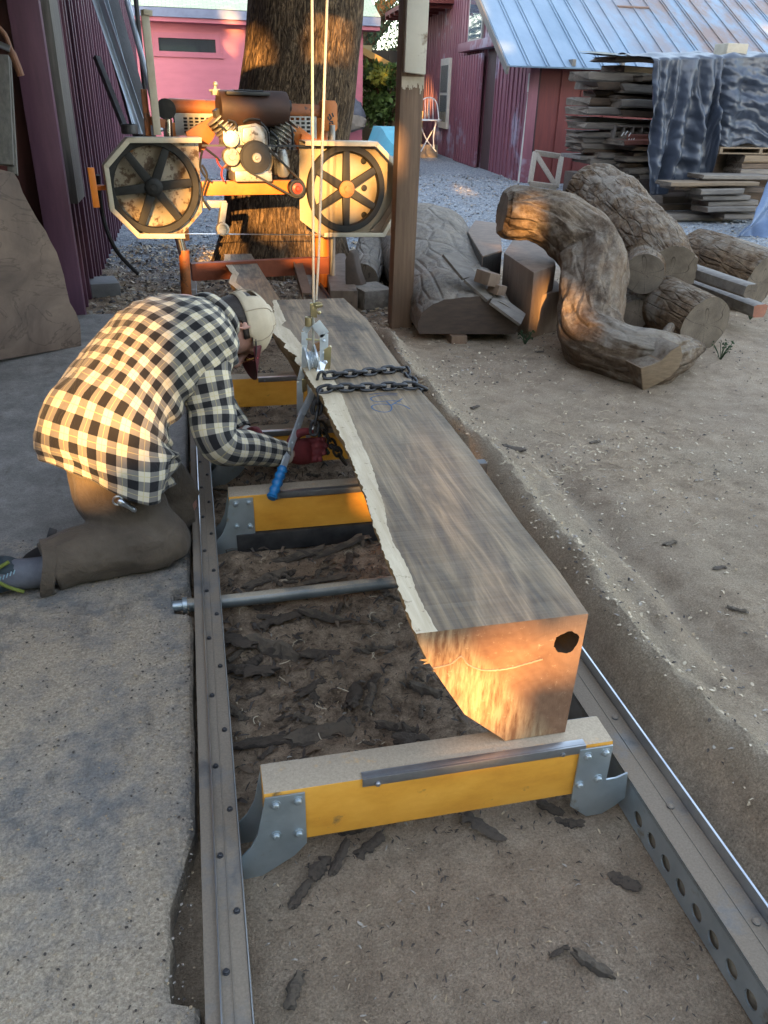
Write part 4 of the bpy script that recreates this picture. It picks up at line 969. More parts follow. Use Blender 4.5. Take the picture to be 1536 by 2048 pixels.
# sliding door standing proud, header track, gap
mb = MB(); mb.obox(bp(-.13, 4.25, 1.12), bv*.03, bu*1.0, V((0, 0, 1.08)))
for k in range(9): mb.obox(bp(-.175, 3.35+.23*k, 1.12), bv*.014, bu*.025, V((0, 0, 1.07)))
setp(mb.build('sliding_door', m_barn, bevel=.006), barn)
mb = MB(); mb.obox(bp(.02-.03, 2.9, 1.1), bv*.012, bu*.34, V((0, 0, 1.12))); setp(mb.build('door_gap_shade', M('shadowed_old_wood', (.07, .035, .035), (.03, .018, .018), 4, (4, 4, .5)), bevel=0), barn)  # solid dark panel; its colour stands in for shade in the gap
mb = MB(); mb.obox(bp(-.12, 3.3, 2.36), bv*.11, bu*1.9, V((0, 0, .085))); setp(mb.build('door_header', m_barn, bevel=.01), barn)
mb = MB(); mb.obox(bp(-.04, 4.35, 3.05), bv*.03, bu*.62, V((0, 0, .62))); w1 = mb.build('window', M('grey_window_frame', (.34, .33, .31), (.25, .24, .23), 5)); setp(w1, barn)
mb = MB(); mb.obox(bp(-.073, 4.35, 3.05), bv*.002, bu*.54, V((0, 0, .54))); setp(mb.build('pane', glass_mat('bluish_window_pane', (.16, .20, .27))), w1)
mb = MB(); mb.obox(bp(-.045, 7.2, 1.45), bv*.04, bu*.5, V((0, 0, .78))); w2 = mb.build('window', M('pale_window_frame', (.55, .52, .46), (.42, .4, .36), 5)); setp(w2, barn)
mb = MB()
for dz in (-.33, .33): mb.obox(bp(-.088, 7.2, 1.45+dz), bv*.002, bu*.42, V((0, 0, .30)))
setp(mb.build('pane', glass_mat('pale_window_pane', (.25, .27, .27))), w2)
mb = MB(); mb.obox(bp(-.5, 9.0, 3.4), bv*.55, bu*2.2, V((0, 0, .05)))
for k in range(6): mb.obox(bp(-.5, 7.1+.8*k, 3.31), bv*.55, bu*.05, V((0, 0, .04)))
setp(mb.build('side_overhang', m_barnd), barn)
# roof: sheets with standing ribs
mb = MB(); u0, u1, v0, v1 = -.68, 16, -.62, 7.2
A = [bp(u0, v0, zroof(v0)), bp(u1, v0, zroof(v0)), bp(u1, v1, zroof(v1)), bp(u0, v1, zroof(v1))]
nr = (A[1]-A[0]).cross(A[3]-A[0]).normalized(); nr = nr if nr.z > 0 else -nr
mb.prism(A, -nr*.025, 0); roof = mb.build('roof', m_roof); setp(roof, barn)
mb = MB(); u = u0+.02; up_ = (A[3]-A[0])
while u < u1:
    o_ = A[0] + bv*(u-u0) + nr*.012; mb.beam(o_, o_+up_, .018, .014, up=nr)
    mb.beam(o_+bv*.05, o_+bv*.05+up_, .015, .012, up=nr) if random.random() < .6 else None
    u += .32
setp(tag(mb.build('roof_ribs', m_roof), kind='stuff'), roof)
mb = MB()
for u, v, L in ((1.9, 1.5, .62), (2.5, 2.6, .65), (3.15, 2.75, 1.9), (5.1, 2.6, 1.3), (6.4, 2.7, 2.6), (1.3, 4.2, 1.8)):
    o_ = bp(u, v, zroof(v)) + nr*.02; mb.obox(o_+bv*L/2, bv*L/2, up_.normalized()*.02, nr*.012)
setp(mb.build('sheet_laps', M('rusty_lap', (.22, .15, .12), (.15, .1, .08), 6, rough=.6, metal=.3)), roof)
mb = MB(); mb.beam(A[0]-V((0, 0, .07)), A[3]-V((0, 0, .07)), .05, .12); setp(mb.build('rake_board', m_gpl), barn)
mb = MB()
for k in range(20): mb.obox(bp(.45+.85*k, -.3, zroof(-.3)-.09), bv*.03, bu*.30, V((0, 0, .05)))
setp(mb.build('rafter_tails', m_gpl), barn)
mb = MB(); mb.cyl(bp(-.13, -.02, .02), bp(-.10, -.02, 1.50), .018, 10); mb.cyl(bp(-.10, -.02, 1.5), bp(-.10, -.02, 1.78), .03, 12); setp(mb.build('conduit_pipe', M('grey_white_pipe', (.55, .55, .52), (.42, .42, .40), 8)), barn)
# white wire cafe chair by the barn
ch = thing('wire_chair', G(858, 300, 0), 'white wire garden chair beside the barn wall behind the post', 'chair')
cY = 19.5; m_wh = M('white_enamel_wire', (.75, .75, .74), (.6, .6, .6), 9, bump=0)
def cp(px, py, dY=0): return atY(px, py, cY+dY)
mb = MB(); mb.lathe(cp(858, 240), (0,0,1), [(0, -.012), (.28, -.012), (.28, .012), (0, .012)], 20); setp(mb.build('seat', m_wh), ch)
for (ax, ay, bx_, by_, d_) in ((838, 243, 872, 303, .2), (876, 243, 842, 303, .2), (842, 243, 838, 296, -.2), (872, 243, 868, 296, -.2)):
    mb = MB(); mb.tube(smooth_path([cp(ax, ay, d_), cp((ax+bx_)/2-3, (ay+by_)/2+4, d_), cp(bx_, by_, d_)], 4), .014, 6); setp(mb.build('leg', m_wh), ch)
mb = MB(); mb.tube(smooth_path([cp(836, 243, .25), cp(842, 205, .3), cp(858, 195, .3), cp(873, 205, .3), cp(878, 243, .25)], 5), .013, 6)
for x in (850, 858, 866): mb.tube([cp(x, 240, .25), cp(x, 197, .3)], .008, 5)
setp(mb.build('backrest', m_wh), ch)

# square timber frame with diagonal brace leaning on the barn
m_fr = M('grey_pine_frame', (.36, .31, .25), (.25, .215, .18), 6, (6, 6, 6), rough=.75, bump=.2)
fY = 13.4
tf = thing('braced_square', atY(1088, 378, fY), 'square grey timber frame with a diagonal brace leaning on the dark barn wall', 'frame')
c_ = [atY(x, y, fY+(1 if y < 340 else 0)*.35) for x, y in ((1070,305),(1123,313),(1113,374),(1060,367))]
for a, b in ((0,1),(1,2),(2,3),(3,0),(0,2)):
    mb = MB(); mb.beam(c_[a], c_[b], .08, .045 if (a, b) != (0, 2) else .03, up=(0, 1, .2)); setp(mb.build('diagonal_brace' if (a, b) == (0, 2) else 'rail', m_fr, bevel=.004), tf)
mb = MB(); mb.obox((c_[2]+c_[3])/2+V((.05, -.10, -.10)), (c_[2]-c_[3])*.62, V((0, .05, 0)), V((0, 0, .035)))
tag(mb.build('white_board', M('white_painted_board', (.66, .66, .64), (.5, .5, .49), 6), bevel=.004), 'white painted board lying below the square timber frame', 'board')

# ================================================================== LUMBER STACKS
def wood_mat(name, a, b): return M(name, a, b, 3, (1.2, 9, 9), rough=.8, bump=.3, bscale=30)
WM = [wood_mat('weathered_brown_board', (.125, .088, .062), (.06, .043, .032)), wood_mat('grey_weathered_board', (.215, .19, .165), (.115, .10, .088)), wood_mat('dark_bark_board', (.10, .068, .047), (.05, .035, .025)), wood_mat('tan_board', (.23, .17, .11), (.13, .095, .065)), wood_mat('red_stained_board', (.26, .10, .075), (.17, .065, .05))]
t = NT('greyed_end_grain'); ln = t.n('ShaderNodeVectorMath', operation='LENGTH'); t.l(t.coord('UV'), ln.inputs[0])
pl = t.coord('Object'); wv = t.math('SINE', t.math('MULTIPLY', t.math('ADD', ln.outputs['Value'], t.math('MULTIPLY', t.noise(pl, 8, 4), .05)), 420))
col = t.mix(t.math('MULTIPLY_ADD', wv, .10, .12), t.ramp(t.noise(pl, 7, 6, .65), [(.3, (.095, .078, .062)), (.7, (.21, .172, .136))]), (.11, .085, .065))
col = t.mix(t.ramp(t.noise(t.coord('Object', (4, 4, 4)), 4, 4, .6), [(.68, 0), (.72, .7)]), col, (.06, .045, .035))
ux = t.sep(t.coord('UV')); an = t.math('ARCTAN2', ux[1], ux[0]); cv_ = t.n('ShaderNodeCombineXYZ'); t.l(an, cv_.inputs[0]); t.l(t.math('MULTIPLY', ln.outputs['Value'], 2.5), cv_.inputs[1])
crk = t.noise(cv_.outputs[0], 1.1, 1, .4); col = t.mix(t.ramp(crk, [(.490, 0), (.498, .8), (.502, .8), (.510, 0)]), col, (.03, .022, .016))
m_endg = t.fin(col, .85, 0, t.bump(t.noise(pl, 50, 5, .7), .4, .006), .2)
brng = random.Random(21)
def board(p0, p1, w, th, mat, name='board', label=None, group='boards in the lumber stacks by the barn', wav=.012, sag=0.0, up=(0,0,1), endmat=None):
    p0 = V(p0); p1 = V(p1); d_ = p1-p0; L = d_.length; d_.normalize(); s_ = d_.cross(V(up)).normalized(); u_ = s_.cross(d_); sd = brng.random()*50; rg = []
    n = max(6, int(L/.12))
    for i in range(n+1):
        f = i/n; c = p0 + d_*L*f - u_*sag*4*f*(1-f) + u_*wav*.4*noise.noise(V((f*L*2, sd, 3)))
        a = wav*noise.noise(V((f*L*3, sd, 0))); b = wav*noise.noise(V((f*L*3, sd, 9))); e = .2*th
        rg.append([c + s_*(w/2+a) - u_*(th/2-e), c + s_*(w/2+a-e) - u_*th/2, c - s_*(w/2+b-e) - u_*th/2, c - s_*(w/2+b) - u_*(th/2-e), c - s_*(w/2+b) + u_*(th/2-e*.6), c - s_*(w/2+b-e) + u_*th/2, c + s_*(w/2+a-e) + u_*th/2, c + s_*(w/2+a) + u_*(th/2-e*.6)])
        if i in (0, n): rg[-1] = [q + d_*brng.uniform(-wav, wav)*.9 for q in rg[-1]]
    mb = MB(); mb.rings(rg, 0, capmat=1)
    return tag(mb.build(name, [mat, endmat or m_endg], smooth=40), label, 'board', group)
# far stack, left of the tarp: rows (front y px, left px, thickness px, material, depth offset)
SYY = 12.0
rows_ = [(118,1212,9,3,.0,'warped pale board topmost of the open stack left of the tarp'),(140,1222,14,3,.1,'tan board second from top of the open stack beside the tarp'),
 (152,1155,20,1,.0,'thick grey slab jutting left near the top of the open stack'),(158,1260,10,0,-.15,'short brown board below the tan board beside the tarp'),
 (170,1168,15,0,.1,'brown live edge board just under the jutting grey slab'),(176,1235,16,1,-.2,'grey board in front with a rough broken edge below the grey slab'),
 (187,1172,12,2,.05,'dark bark board under the rough fronted grey one'),(195,1200,10,0,-.1,'thin brown board with a splintered end in mid stack'),
 (203,1160,14,2,.1,'dark bark sided board in mid stack at the left'),(207,1232,16,1,-.25,'stubby grey ended board sticking forward in mid stack'),
 (220,1158,13,1,.0,'grey board above the long sheet of grey plywood'),(224,1220,12,0,-.12,'brown board directly under the stubby grey ended one'),
 (237,1152,11,1,.1,'flat grey board resting on the cracked block ends'),(250,1150,12,1,.0,'topmost of the cracked grey block ends'),(265,1152,13,1,.05,'second of the cracked grey block ends'),(279,1155,12,1,0,'third cracked grey block end with dark splits'),(290,1150,11,1,.05,'lowest cracked grey block end above the dark sill'),
 (272,1228,14,4,-.25,'reddish stained board with white marks in the open stack'),(282,1226,9,4,-.25,'lower reddish board under the white marked one'),
 (300,1148,8,2,.1,'thin dark bottom board under the cracked grey ends'),(293,1240,9,3,-.2,'tan board beneath the reddish boards'),
 (308,1172,11,1,.1,'grey board end just above the top log of the pile'),(320,1165,13,1,.05,'next grey board end down behind the big top log'),(307,1250,10,1,-.25,'pale grey board lower front beside the tarp hem'),(316,1232,11,1,-.2,'grey split board under the pale front board'),(328,1230,12,0,-.2,'brown split board low in the front row'),(338,1236,12,1,-.25,'lowest but one grey board beside the tarp hem'),(350,1255,12,1,-.2,'lowest grey board beside the tarp hem')]
for i, (y, x, th, mi, dy, lab) in enumerate(rows_):
    x += brng.randint(-6, 6); p = atY(x, y, SYY+dy+brng.uniform(-.1, .1)); e = V((atY(1335, y, SYY).x+.3+brng.random()*.4, SYY+dy+brng.uniform(-.1, .25), p.z+brng.uniform(-.05, .03)))
    board(p, e, .55+brng.uniform(-.1, .2), th*SYY*1.05/FPX*brng.uniform(.72, 1.0), WM[mi], 'slab_board', lab, 'boards in the open lumber stack left of the tarp', wav=.05)
mb = MB()
a0 = atY(1230, 257, SYY-.35); a1 = atY(1320, 257, SYY-.35)
for f in range(6): x = a0.x + (a1.x-a0.x)*f/5; mb.box(x, x+.025, a0.y, a0.y+.5, a0.z-.12, a0.z+.02)
mb.box(a0.x, a1.x+.02, a0.y, a0.y+.5, a0.z+.021, a0.z+.04); mb.box(a0.x, a1.x+.02, a0.y, a0.y+.5, a0.z-.14, a0.z-.121)
tag(mb.build('slotted_crate', WM[1], bevel=.003), 'grey crate with square slots above the reddish boards', 'crate')
mk = MB()
for (x, y) in ((1243,272),(1250,270),(1257,273),(1254,285),(1259,285),(1264,284)):
    q = atY(x, y, SYY-.60); mk.beam(q, q+V((.03, 0, .05)), .015, .004, up=(0,1,0))
mk_ = mk.build('paint_marks', m_wh); red_ = [o for o in bpy.data.objects if o.get('label', '').startswith('reddish stained')][0]; setp(mk_, red_)
mb = MB(); p0 = atY(1145, 302, SYY+.1); mb.box(p0.x, p0.x+2.4, SYY-.2, SYY+.5, p0.z-.10, p0.z-.05); tag(mb.build('plywood_sheet', WM[1], bevel=.004), 'grey plywood sheet under the cracked grey block ends', 'board')
p0 = atY(1168, 345, SYY+.2)
for dx, dz, lb in ((0, .03, 'dark bearer timber at the left foot of the open lumber stack'), (1.0, .1, 'dark bearer timber under the open stack near the tarp hem')):
    mb = MB(); mb.box(p0.x+dx, p0.x+dx+.2, SYY-.3, SYY+.9, 0, p0.z-dz); tag(mb.build('stack_bearer', WM[2], bevel=.01), lb, 'bearer')
mb = MB()
def tp(u, v):
    p = atY(1188+130*u, 118+8*u, 11.6); return p + V((0, -.25+.9*v, .05*math.sin(u*3)+.07*v + .05*(1-u)**3))
mb.grid(12, 4, lambda u, v: tp(u, v)); mb.grid(12, 4, lambda u, v: tp(u, v)-V((0, 0, .02)))
tag(mb.build('cover_sheet', M('greenish_old_sheet', (.20, .20, .16), (.13, .125, .10), 5)), 'curled greenish sheet covering the open stack at the eave', 'sheet')
# right stack under the tarp
TYY = 10.2
rr_ = [(312,1440,14,3,0,'tan board directly under the pallet'),(326,1436,12,0,.02,'brown board second under the pallet'),(337,1434,10,1,-.02,'grey board third under the pallet'),(347,1436,9,0,.0,'brown board fourth and lowest under the pallet')]
for y, x, th, mi, dy, lab in rr_:
    p = atY(x, y, TYY+dy+.45); board(p, V((p.x+2.3, TYY+dy+.45, p.z)), 1.1, th*TYY*1.05/FPX, WM[mi], 'slab_board', lab, 'boards under the pallet beside the tarp')
pal = thing('pallet', atY(1490, 305, TYY), 'pale wooden pallet sitting on the boards just below the tarp', 'pallet')
pa = atY(1432, 293, TYY); pb_ = atY(1432, 307, TYY)
mb = MB(); mb.box(pa.x, pa.x+1.25, TYY-.1, TYY+.9, pa.z-.018, pa.z); setp(mb.build('top_deck', WM[3], bevel=.003), pal)
mb = MB(); mb.box(pa.x, pa.x+1.25, TYY-.1, TYY+.9, pb_.z, pb_.z+.016); setp(mb.build('bottom_deck', WM[3], bevel=.003), pal)
for f in (0, .47, .95): 
    mb = MB(); mb.box(pa.x+f*1.25, pa.x+f*1.25+.045, TYY-.1, TYY+.9, pb_.z+.017, pa.z-.019); setp(mb.build('stringer', WM[3]), pal)
low = [((1390,352),(1524,353),8,1,-.35,'long pale board uppermost of the low loose pile'),((1326,366),(1500,366),7,3,-.5,'long pale board sticking out left over the low pile'),((1335,372),(1530,380),9,0,-.35,'brown board under the two long pale boards'),
 ((1385,382),(1470,380),10,1,-.55,'short grey board first of the stub pile'),((1388,393),(1482,393),9,1,-.5,'short grey board second of the stub pile'),((1400,405),(1498,403),10,1,-.45,'short grey board third of the stub pile'),((1398,417),(1496,415),9,1,-.55,'wider grey board low in the stub pile'),((1430,430),(1492,430),10,1,-.5,'lowest grey stub on the gravel'),
 ((1310,398),(1400,396),18,2,.1,'dark wide board at the back of the low pile'),((1300,412),(1410,410),12,2,.0,'dark board behind the grey stubs'),((1306,431),(1430,433),12,1,-.3,'long grey beam lying lowest on the gravel by the stubs')]
for a, b, th, mi, dy, lab in low:
    board(atY(a[0], a[1], TYY+dy), atY(b[0], b[1], TYY+dy+.05), .35, th*TYY*1.05/FPX, WM[mi], 'loose_board', lab, 'loose boards in front of the covered stack')
for x, lb in ((1335, 'leftmost dark bearer under the loose boards'), (1420, 'middle dark bearer under the loose boards'), (1480, 'rightmost dark bearer under the loose boards')):
    q = atY(x, 420, TYY); mb = MB(); mb.box(q.x, q.x+.12, TYY-.3, TYY+.4, 0, .08); tag(mb.build('stack_bearer', WM[2], bevel=.01), lb, 'bearer')
mb = MB()   # solid pile hidden beneath the tarp
q0 = atY(1345, 120, TYY+1.6); mb.box(q0.x, q0.x+3, TYY+.28, TYY+1.6, .12, 1.66); tag(mb.build('covered_lumber', WM[2], bevel=.01), 'dark lumber pile hidden beneath the black tarp', 'lumber')
# black tarp
t = NT('black_plastic_sheeting'); pl = t.coord('Object'); cr1 = t.noise(t.coord('Object', (1, 1, .6)), 9, 6, .7, .6); cr2 = t.vor(t.coord('Object', (1, 1, .7), loc=(1, 2, 3)), 14, 'DISTANCE_TO_EDGE')
nb = t.bump(cr1, .2, .03); nb = t.bump(cr2, .12, .01, nb)
m_tarp = t.fin(t.ramp(t.noise(pl, 3, 5), [(.3, (.026, .034, .052)), (.7, (.044, .056, .083))]), .40, 0, nb, .6)
TF = TYY+.05
xs0, xs1 = 1302, 1575
PLEATS = [(.02, -.02, .02, .09), (.10, .02, .035, .10), (.19, .06, .018, .05), (.30, .12, .04, .12), (.33, .36, .018, .05), (.42, .30, .035, .09), (.49, .44, .02, .10), (.60, .52, .05, .05), (.90, .84, .06, .05)]
SWAGS = [(.05, .35, .30, .62, .03, .06), (.33, .12, .20, .45, .03, .06), (.52, .12, .99, .30, .035, .06), (.20, .75, .45, .62, .04, .06), (.48, .35, .98, .62, .05, .09), (.48, .45, .98, .78, .045, .08), (.48, .30, .75, .05, .04, .07), (.70, .5, 1.0, .35, .05, .07), (.22, .25, .44, .40, .035, .08), (.10, .6, .40, .75, .04, .07), (.46, .62, 1.0, .95, .035, .07), (.30, .5, .42, .85, .035, .07)]
def tarp_fn(u, v):
    px = xs0 + (xs1-xs0)*u
    top = atY(px, 118 - 6*u, TF)
    w_ = sstep(.40, .47, u)
    yb = (384 - 8*u*2.2 + 6*math.sin(u*22))*(1-w_) + (291 + 5*math.sin(u*25))*w_
    bot = atY(px - (18*(1-u) if u < .4 else 4), yb, TF)
    if v < .12:      # part lying over the top
        k = 1 - v/.12; f = .05*noise.noise(V((u*9, k*3, 1)))
        return top + V((0, .9*k, .06*k + f + .02))
    k = (v-.12)/.88; p = top*(1-k) + bot*k
    a = .35 + .65*min(1, k*4); f = 0.0
    for (ua, ub, wd, am) in PLEATS:
        d_ = (u - (ua + (ub-ua)*k) - .012*math.sin(k*7+ua*30))/wd
        f += am*math.exp(-d_*d_) - am*.6*math.exp(-((d_-1.6)/1.1)**2)
    for (u0, k0, u1, k1, wd, am) in SWAGS:
        t_ = max(0, min(1, ((u-u0)*(u1-u0) + (k-k0)*(k1-k0))/((u1-u0)**2 + (k1-k0)**2))); d_ = math.hypot(u-u0-(u1-u0)*t_, (k-k0-(k1-k0)*t_ - .06*math.sin(t_*3.14))*.8)/wd
        f += am*math.exp(-d_*d_)*math.sin(math.pi*min(1, t_+.15))
    f += .035*noise.noise(V((u*11 + k*3, k*6, 5))) + .05*(.2-abs(noise.noise(V((u*8 - k*5, k*5, 7))))) + .012*noise.noise(V((u*30, k*22, 2)))
    return p + V((0, -f*a - .03*k - .05, 0)) + V((.012*noise.noise(V((u*20, k*20, 3))), 0, 0))
mb = MB(); mb.grid(170, 120, tarp_fn)
tarp = tag(mb.build('black_tarp', m_tarp, smooth=180, fix=False), 'shiny black plastic tarp draped in folds over the lumber stack', 'tarp')
md = tarp.modifiers.new('thickness', 'SOLIDIFY'); md.thickness = .004
mb = MB()
def bl(u, v):
    a = atY(1535, 340, 8.9); p = V((a.x + .05 - .55*v*(1-.2*u) + u*.9, 8.9 - .35*v - .1*math.sin(u*9+v*3)*(.3+v), (1-v)*.62 + .02))
    return p + V((0, -.09*abs(noise.noise(V((u*7, v*2, 0)))), .04*noise.noise(V((u*8, v*5, 3)))))
mb.grid(50, 40, bl); bo = tag(mb.build('blue_tarp', M('faded_blue_tarp', (.13, .19, .31), (.085, .125, .215), 5, rough=.45, bump=.3, bscale=16, bdist=.02), smooth=180, fix=False), 'crumpled faded blue tarp heaped on the gravel at the right edge', 'tarp')
md = bo.modifiers.new('thickness', 'SOLIDIFY'); md.thickness = .004
mb = MB(); a = atY(1447, 113, 10.6); mb.box(a.x, a.x+.30, 10.55, 10.85, a.z-.06, a.z+.15)
tag(mb.build('beige_block', M('beige_concrete_block', (.40, .36, .29), (.30, .27, .21), 8), bevel=.012), 'beige block weighing down the top of the black tarp', 'block')
# ================================================================== SHED POST AND LOG PILE
m_post = M('brown_rough_timber', (.22, .14, .09), (.115, .072, .047), 3, (14, 14, .7), rough=.75, bump=.35, bscale=20, spots=((.06, .035, .02), 3, .62))
m_pw = M('scuffed_cream_paint', (.58, .54, .45), (.47, .43, .35), 4, rough=.6, bump=.12, spots=((.20, .13, .08), 4.5, .66))
post = thing('wooden_post', (1.29, 5.16, 0), 'brown square timber post with a cream painted block at its top', 'post')
mb = MB(); a = atY(800, 660, 5.09)
mb.add([(1.228, 5.09, -.05), (1.365, 5.09, -.05), (1.365, 5.21, -.05), (1.228, 5.21, -.05), (1.258, 5.09, 3.1), (1.402, 5.09, 3.1), (1.402, 5.21, 3.1), (1.258, 5.21, 3.1)], [(0,1,5,4),(1,2,6,5),(2,3,7,6),(3,0,4,7),(4,5,6,7),(0,3,2,1)])
setp(mb.build('post_shaft', m_post, bevel=.006), post)
mb = MB(); mb.add([(1.252, 5.045, 1.515), (1.378, 5.045, 1.505), (1.378, 5.088, 1.505), (1.252, 5.088, 1.515), (1.266, 5.045, 3.05), (1.394, 5.045, 3.05), (1.394, 5.088, 3.05), (1.266, 5.088, 3.05)], [(0,1,5,4),(1,2,6,5),(2,3,7,6),(3,0,4,7),(4,5,6,7),(0,3,2,1)])
setp(mb.build('painted_block', m_pw, bevel=.006), post)
mb = MB(); rng = random.Random(5)
x = 1.248
while x < 1.378:
    L = .055 + .035*noise.noise(V((x*60, 0, 0))) + rng.uniform(-.012, .012); mb.box(x, x+.006, 5.0865, 5.0895, 1.495-L, 1.495); x += .0058
setp(tag(mb.build('paint_drips', M('old_cream_paint', (.55, .47, .36), (.42, .35, .26), 30), smooth=0), kind='stuff'), post)

# bark and log materials
def log_mat(name, a, b, c, su=16, sv=3.5):
    t = NT(name); co = t.coord('UV', (su, sv, 1)); pl = t.coord('Object'); hz = t.noise(pl, 2.1, 5, .65)
    n1 = t.noise(co, 1.3, 8, .68, .5); n2 = t.noise(pl, 22, 7, .72); rd = t.vor(t.coord('UV', (su*1.1, sv*1.1, 1)), 1, 'DISTANCE_TO_EDGE')
    col = t.ramp(t.math('MULTIPLY_ADD', n2, .5, t.math('MULTIPLY', n1, .5)), [(.34, a), (.5, b), (.66, c)])
    col = t.mix(t.ramp(t.noise(pl, 3.2, 4, .6), [(.52, 0), (.68, .6)]), col, tuple(x*.55 for x in b))
    col = t.mix(t.ramp(hz, [(.55, 0), (.63, .55)]), col, (.40, .36, .31)); col = t.mix(t.ramp(hz, [(.36, .28), (.43, 0)]), col, (.19, .11, .06))
    d = t.math('MULTIPLY', t.upz(.35, .9), t.ramp(t.noise(pl, 8, 8, .75), [(.42, 0), (.6, .75)]))
    col = t.mix(d, col, t.mix(t.noise(pl, 150, 3, .7), (.20, .165, .125), (.42, .36, .29)))
    return t.fin(col, .88, 0, t.bump(t.math('ADD', n1, t.math('ADD', t.math('MULTIPLY', n2, .7), t.ramp(rd, [(0, 0), (.12, .5)]))), 1.0, .035), .15)
m_log1 = log_mat('tan_grey_log_bark', (.05, .034, .024), (.155, .112, .08), (.31, .24, .175), 9, 2.6)
m_log2 = log_mat('rough_brown_log_bark', (.05, .032, .021), (.15, .096, .058), (.28, .195, .12), 22, 5)
m_log3 = log_mat('dusty_grey_slab_bark', (.13, .11, .095), (.24, .21, .18), (.34, .31, .275), 8, 2.5)
def log(name, pts, rs, label, mat, seed, n=56, per=9, amp=.09, group='logs piled by the yard', end=None, cut=None):
    P = smooth_path(pts, per); R_ = smooth_vals(rs, per)
    mb = MB(); mb.tube(P, R_, n, 0, capmat=1, disp=lambda a, s, i: amp*noise.noise(V((math.cos(a)*1.3+seed, math.sin(a)*1.3, s*2.6))) + amp*.55*noise.noise(V((math.cos(a)*3.5, math.sin(a)*3.5+seed, s*7))) + amp*.32*noise.noise(V((math.cos(a)*9+seed, math.sin(a)*9, s*13))))
    o = mb.build(name, [mat, end or m_endg], smooth=50); return tag(o, label, 'log', group)
def LP(L): return [p for p, r in L], [pr(r, p) for p, r in L]
crook = thing('crooked_log', G(1200, 700, .03), 'S shaped crooked log sprawling down the front of the log pile', 'log', 'logs piled by the yard')
q, r = LP([(atY(1004,424,5.15),38),(atY(1022,426,5.14),49),(atY(1070,430,5.08),49),(atY(1130,452,4.98),53),(atY(1182,512,4.8),66),(atY(1182,590,4.52),64),(G(1180,668,.19),62),(G(1236,702,.17),56),(G(1300,716,.165),54),(G(1340,710,.16),45),(G(1376,700,.14),26),(G(1404,697,.12),9)])
P = smooth_path(q, 10); R_ = smooth_vals(r, 10); mb = MB()
mb.tube(P, R_, 110, 0, capmat=1, disp=lambda a, s, i: .15*noise.noise(V((math.cos(a)*1.2+3, math.sin(a)*1.2, s*3.0))) + .13*noise.noise(V((math.cos(a)*3.5, math.sin(a)*3.5+3, s*7))) + .05*(.3-abs(noise.noise(V((math.cos(a)*7, math.sin(a)*7, s*9))))) + .03*noise.noise(V((math.cos(a)*18, math.sin(a)*18, s*20))))
setp(mb.build('trunk_wood', [m_log1, m_endg], smooth=50), crook)
def stub(a, b, r0, r1, nm='branch_stub', par=None, mat=None):
    mb = MB(); mb.tube(smooth_path([a, (V(a)+V(b))/2, b], 5), [r0+(r1-r0)*i/10 for i in range(11)], 28, 0, capmat=1, disp=lambda an, s, i: .05*noise.noise(V((math.cos(an)*2, math.sin(an)*2, s*9))))
    setp(mb.build(nm, [mat or m_log1, m_endg], smooth=45), par)
stub(G(1180, 665, .17), G(1196, 724, .09), .11, .064, par=crook)
stub(G(1310, 705, .18), G(1342, 652, .27), .05, .022, par=crook)
cf = [atY(x, y, 3.66-.0012*(782-y)) for x, y in ((1286,782),(1312,770),(1340,754),(1358,736),(1366,712),(1362,690),(1345,700),(1322,722),(1303,730),(1282,736))]
mb = MB(); mb.prism(cf, V((-.02, .20, .0)), 0, 1)
setp(mb.build('sawn_flare', [M('fresh_sawn_tan_wood', (.27, .20, .135), (.17, .125, .085), 8, (3, 3, 10), bump=.2), m_log1], bevel=.006), crook)

topl = thing('forked_log', atY(1250, 450, 5.6), 'thick rough barked log lying diagonally on top of the pile with a forked end', 'log', 'logs piled by the yard')
q, r = LP([(atY(1168,378,6.35),46),(atY(1178,384,6.3),58),(atY(1220,415,6.0),64),(atY(1260,460,5.6),68),(atY(1300,505,5.2),68),(atY(1338,548,4.85),58)])
P = smooth_path(q, 9); R_ = smooth_vals(r, 9); mb = MB()
mb.tube(P, R_, 110, 0, capmat=1, disp=lambda a, s, i: .07*noise.noise(V((math.cos(a)*1.2+7, math.sin(a)*1.2, s*2.4))) + .06*noise.noise(V((math.cos(a)*4, math.sin(a)*4+3, s*6))) + .06*(.3-abs(noise.noise(V((math.cos(a)*9, math.sin(a)*9, s*8))))) + .04*noise.noise(V((math.cos(a)*20, math.sin(a)*20, s*16))))
setp(mb.build('trunk_wood', [m_log2, m_endg], smooth=50), topl)
stub(atY(1290, 520, 5.2), atY(1288, 548, 4.72), .15, .125, 'forked_limb', topl, m_log2)
stub(atY(1255, 425, 5.7), atY(1300, 398, 5.6), .09, .04, 'branch_stub', topl, m_log2)
q, r = LP([(atY(1275,588,5.5),52),(G(1345,618,.21),56),(G(1410,652,.185),58)])
log('round_log', q, r, 'round log with a flat grey sawn face below the forked log', m_log2, 11, amp=.05)
q, r = LP([(atY(1392,506,5.9),46),(atY(1450,532,5.5),56),(G(1522,566,.24),62)])
log('weathered_log', q, r, 'weathered log behind two squared beams at the right edge', m_log2, 15, amp=.05)
q, r = LP([(atY(1262,600,5.3),26),(G(1274,628,.16),28)])
log('small_log', q, r, 'small dark log end peeking out below the forked log', m_log2, 19, n=28, amp=.04)
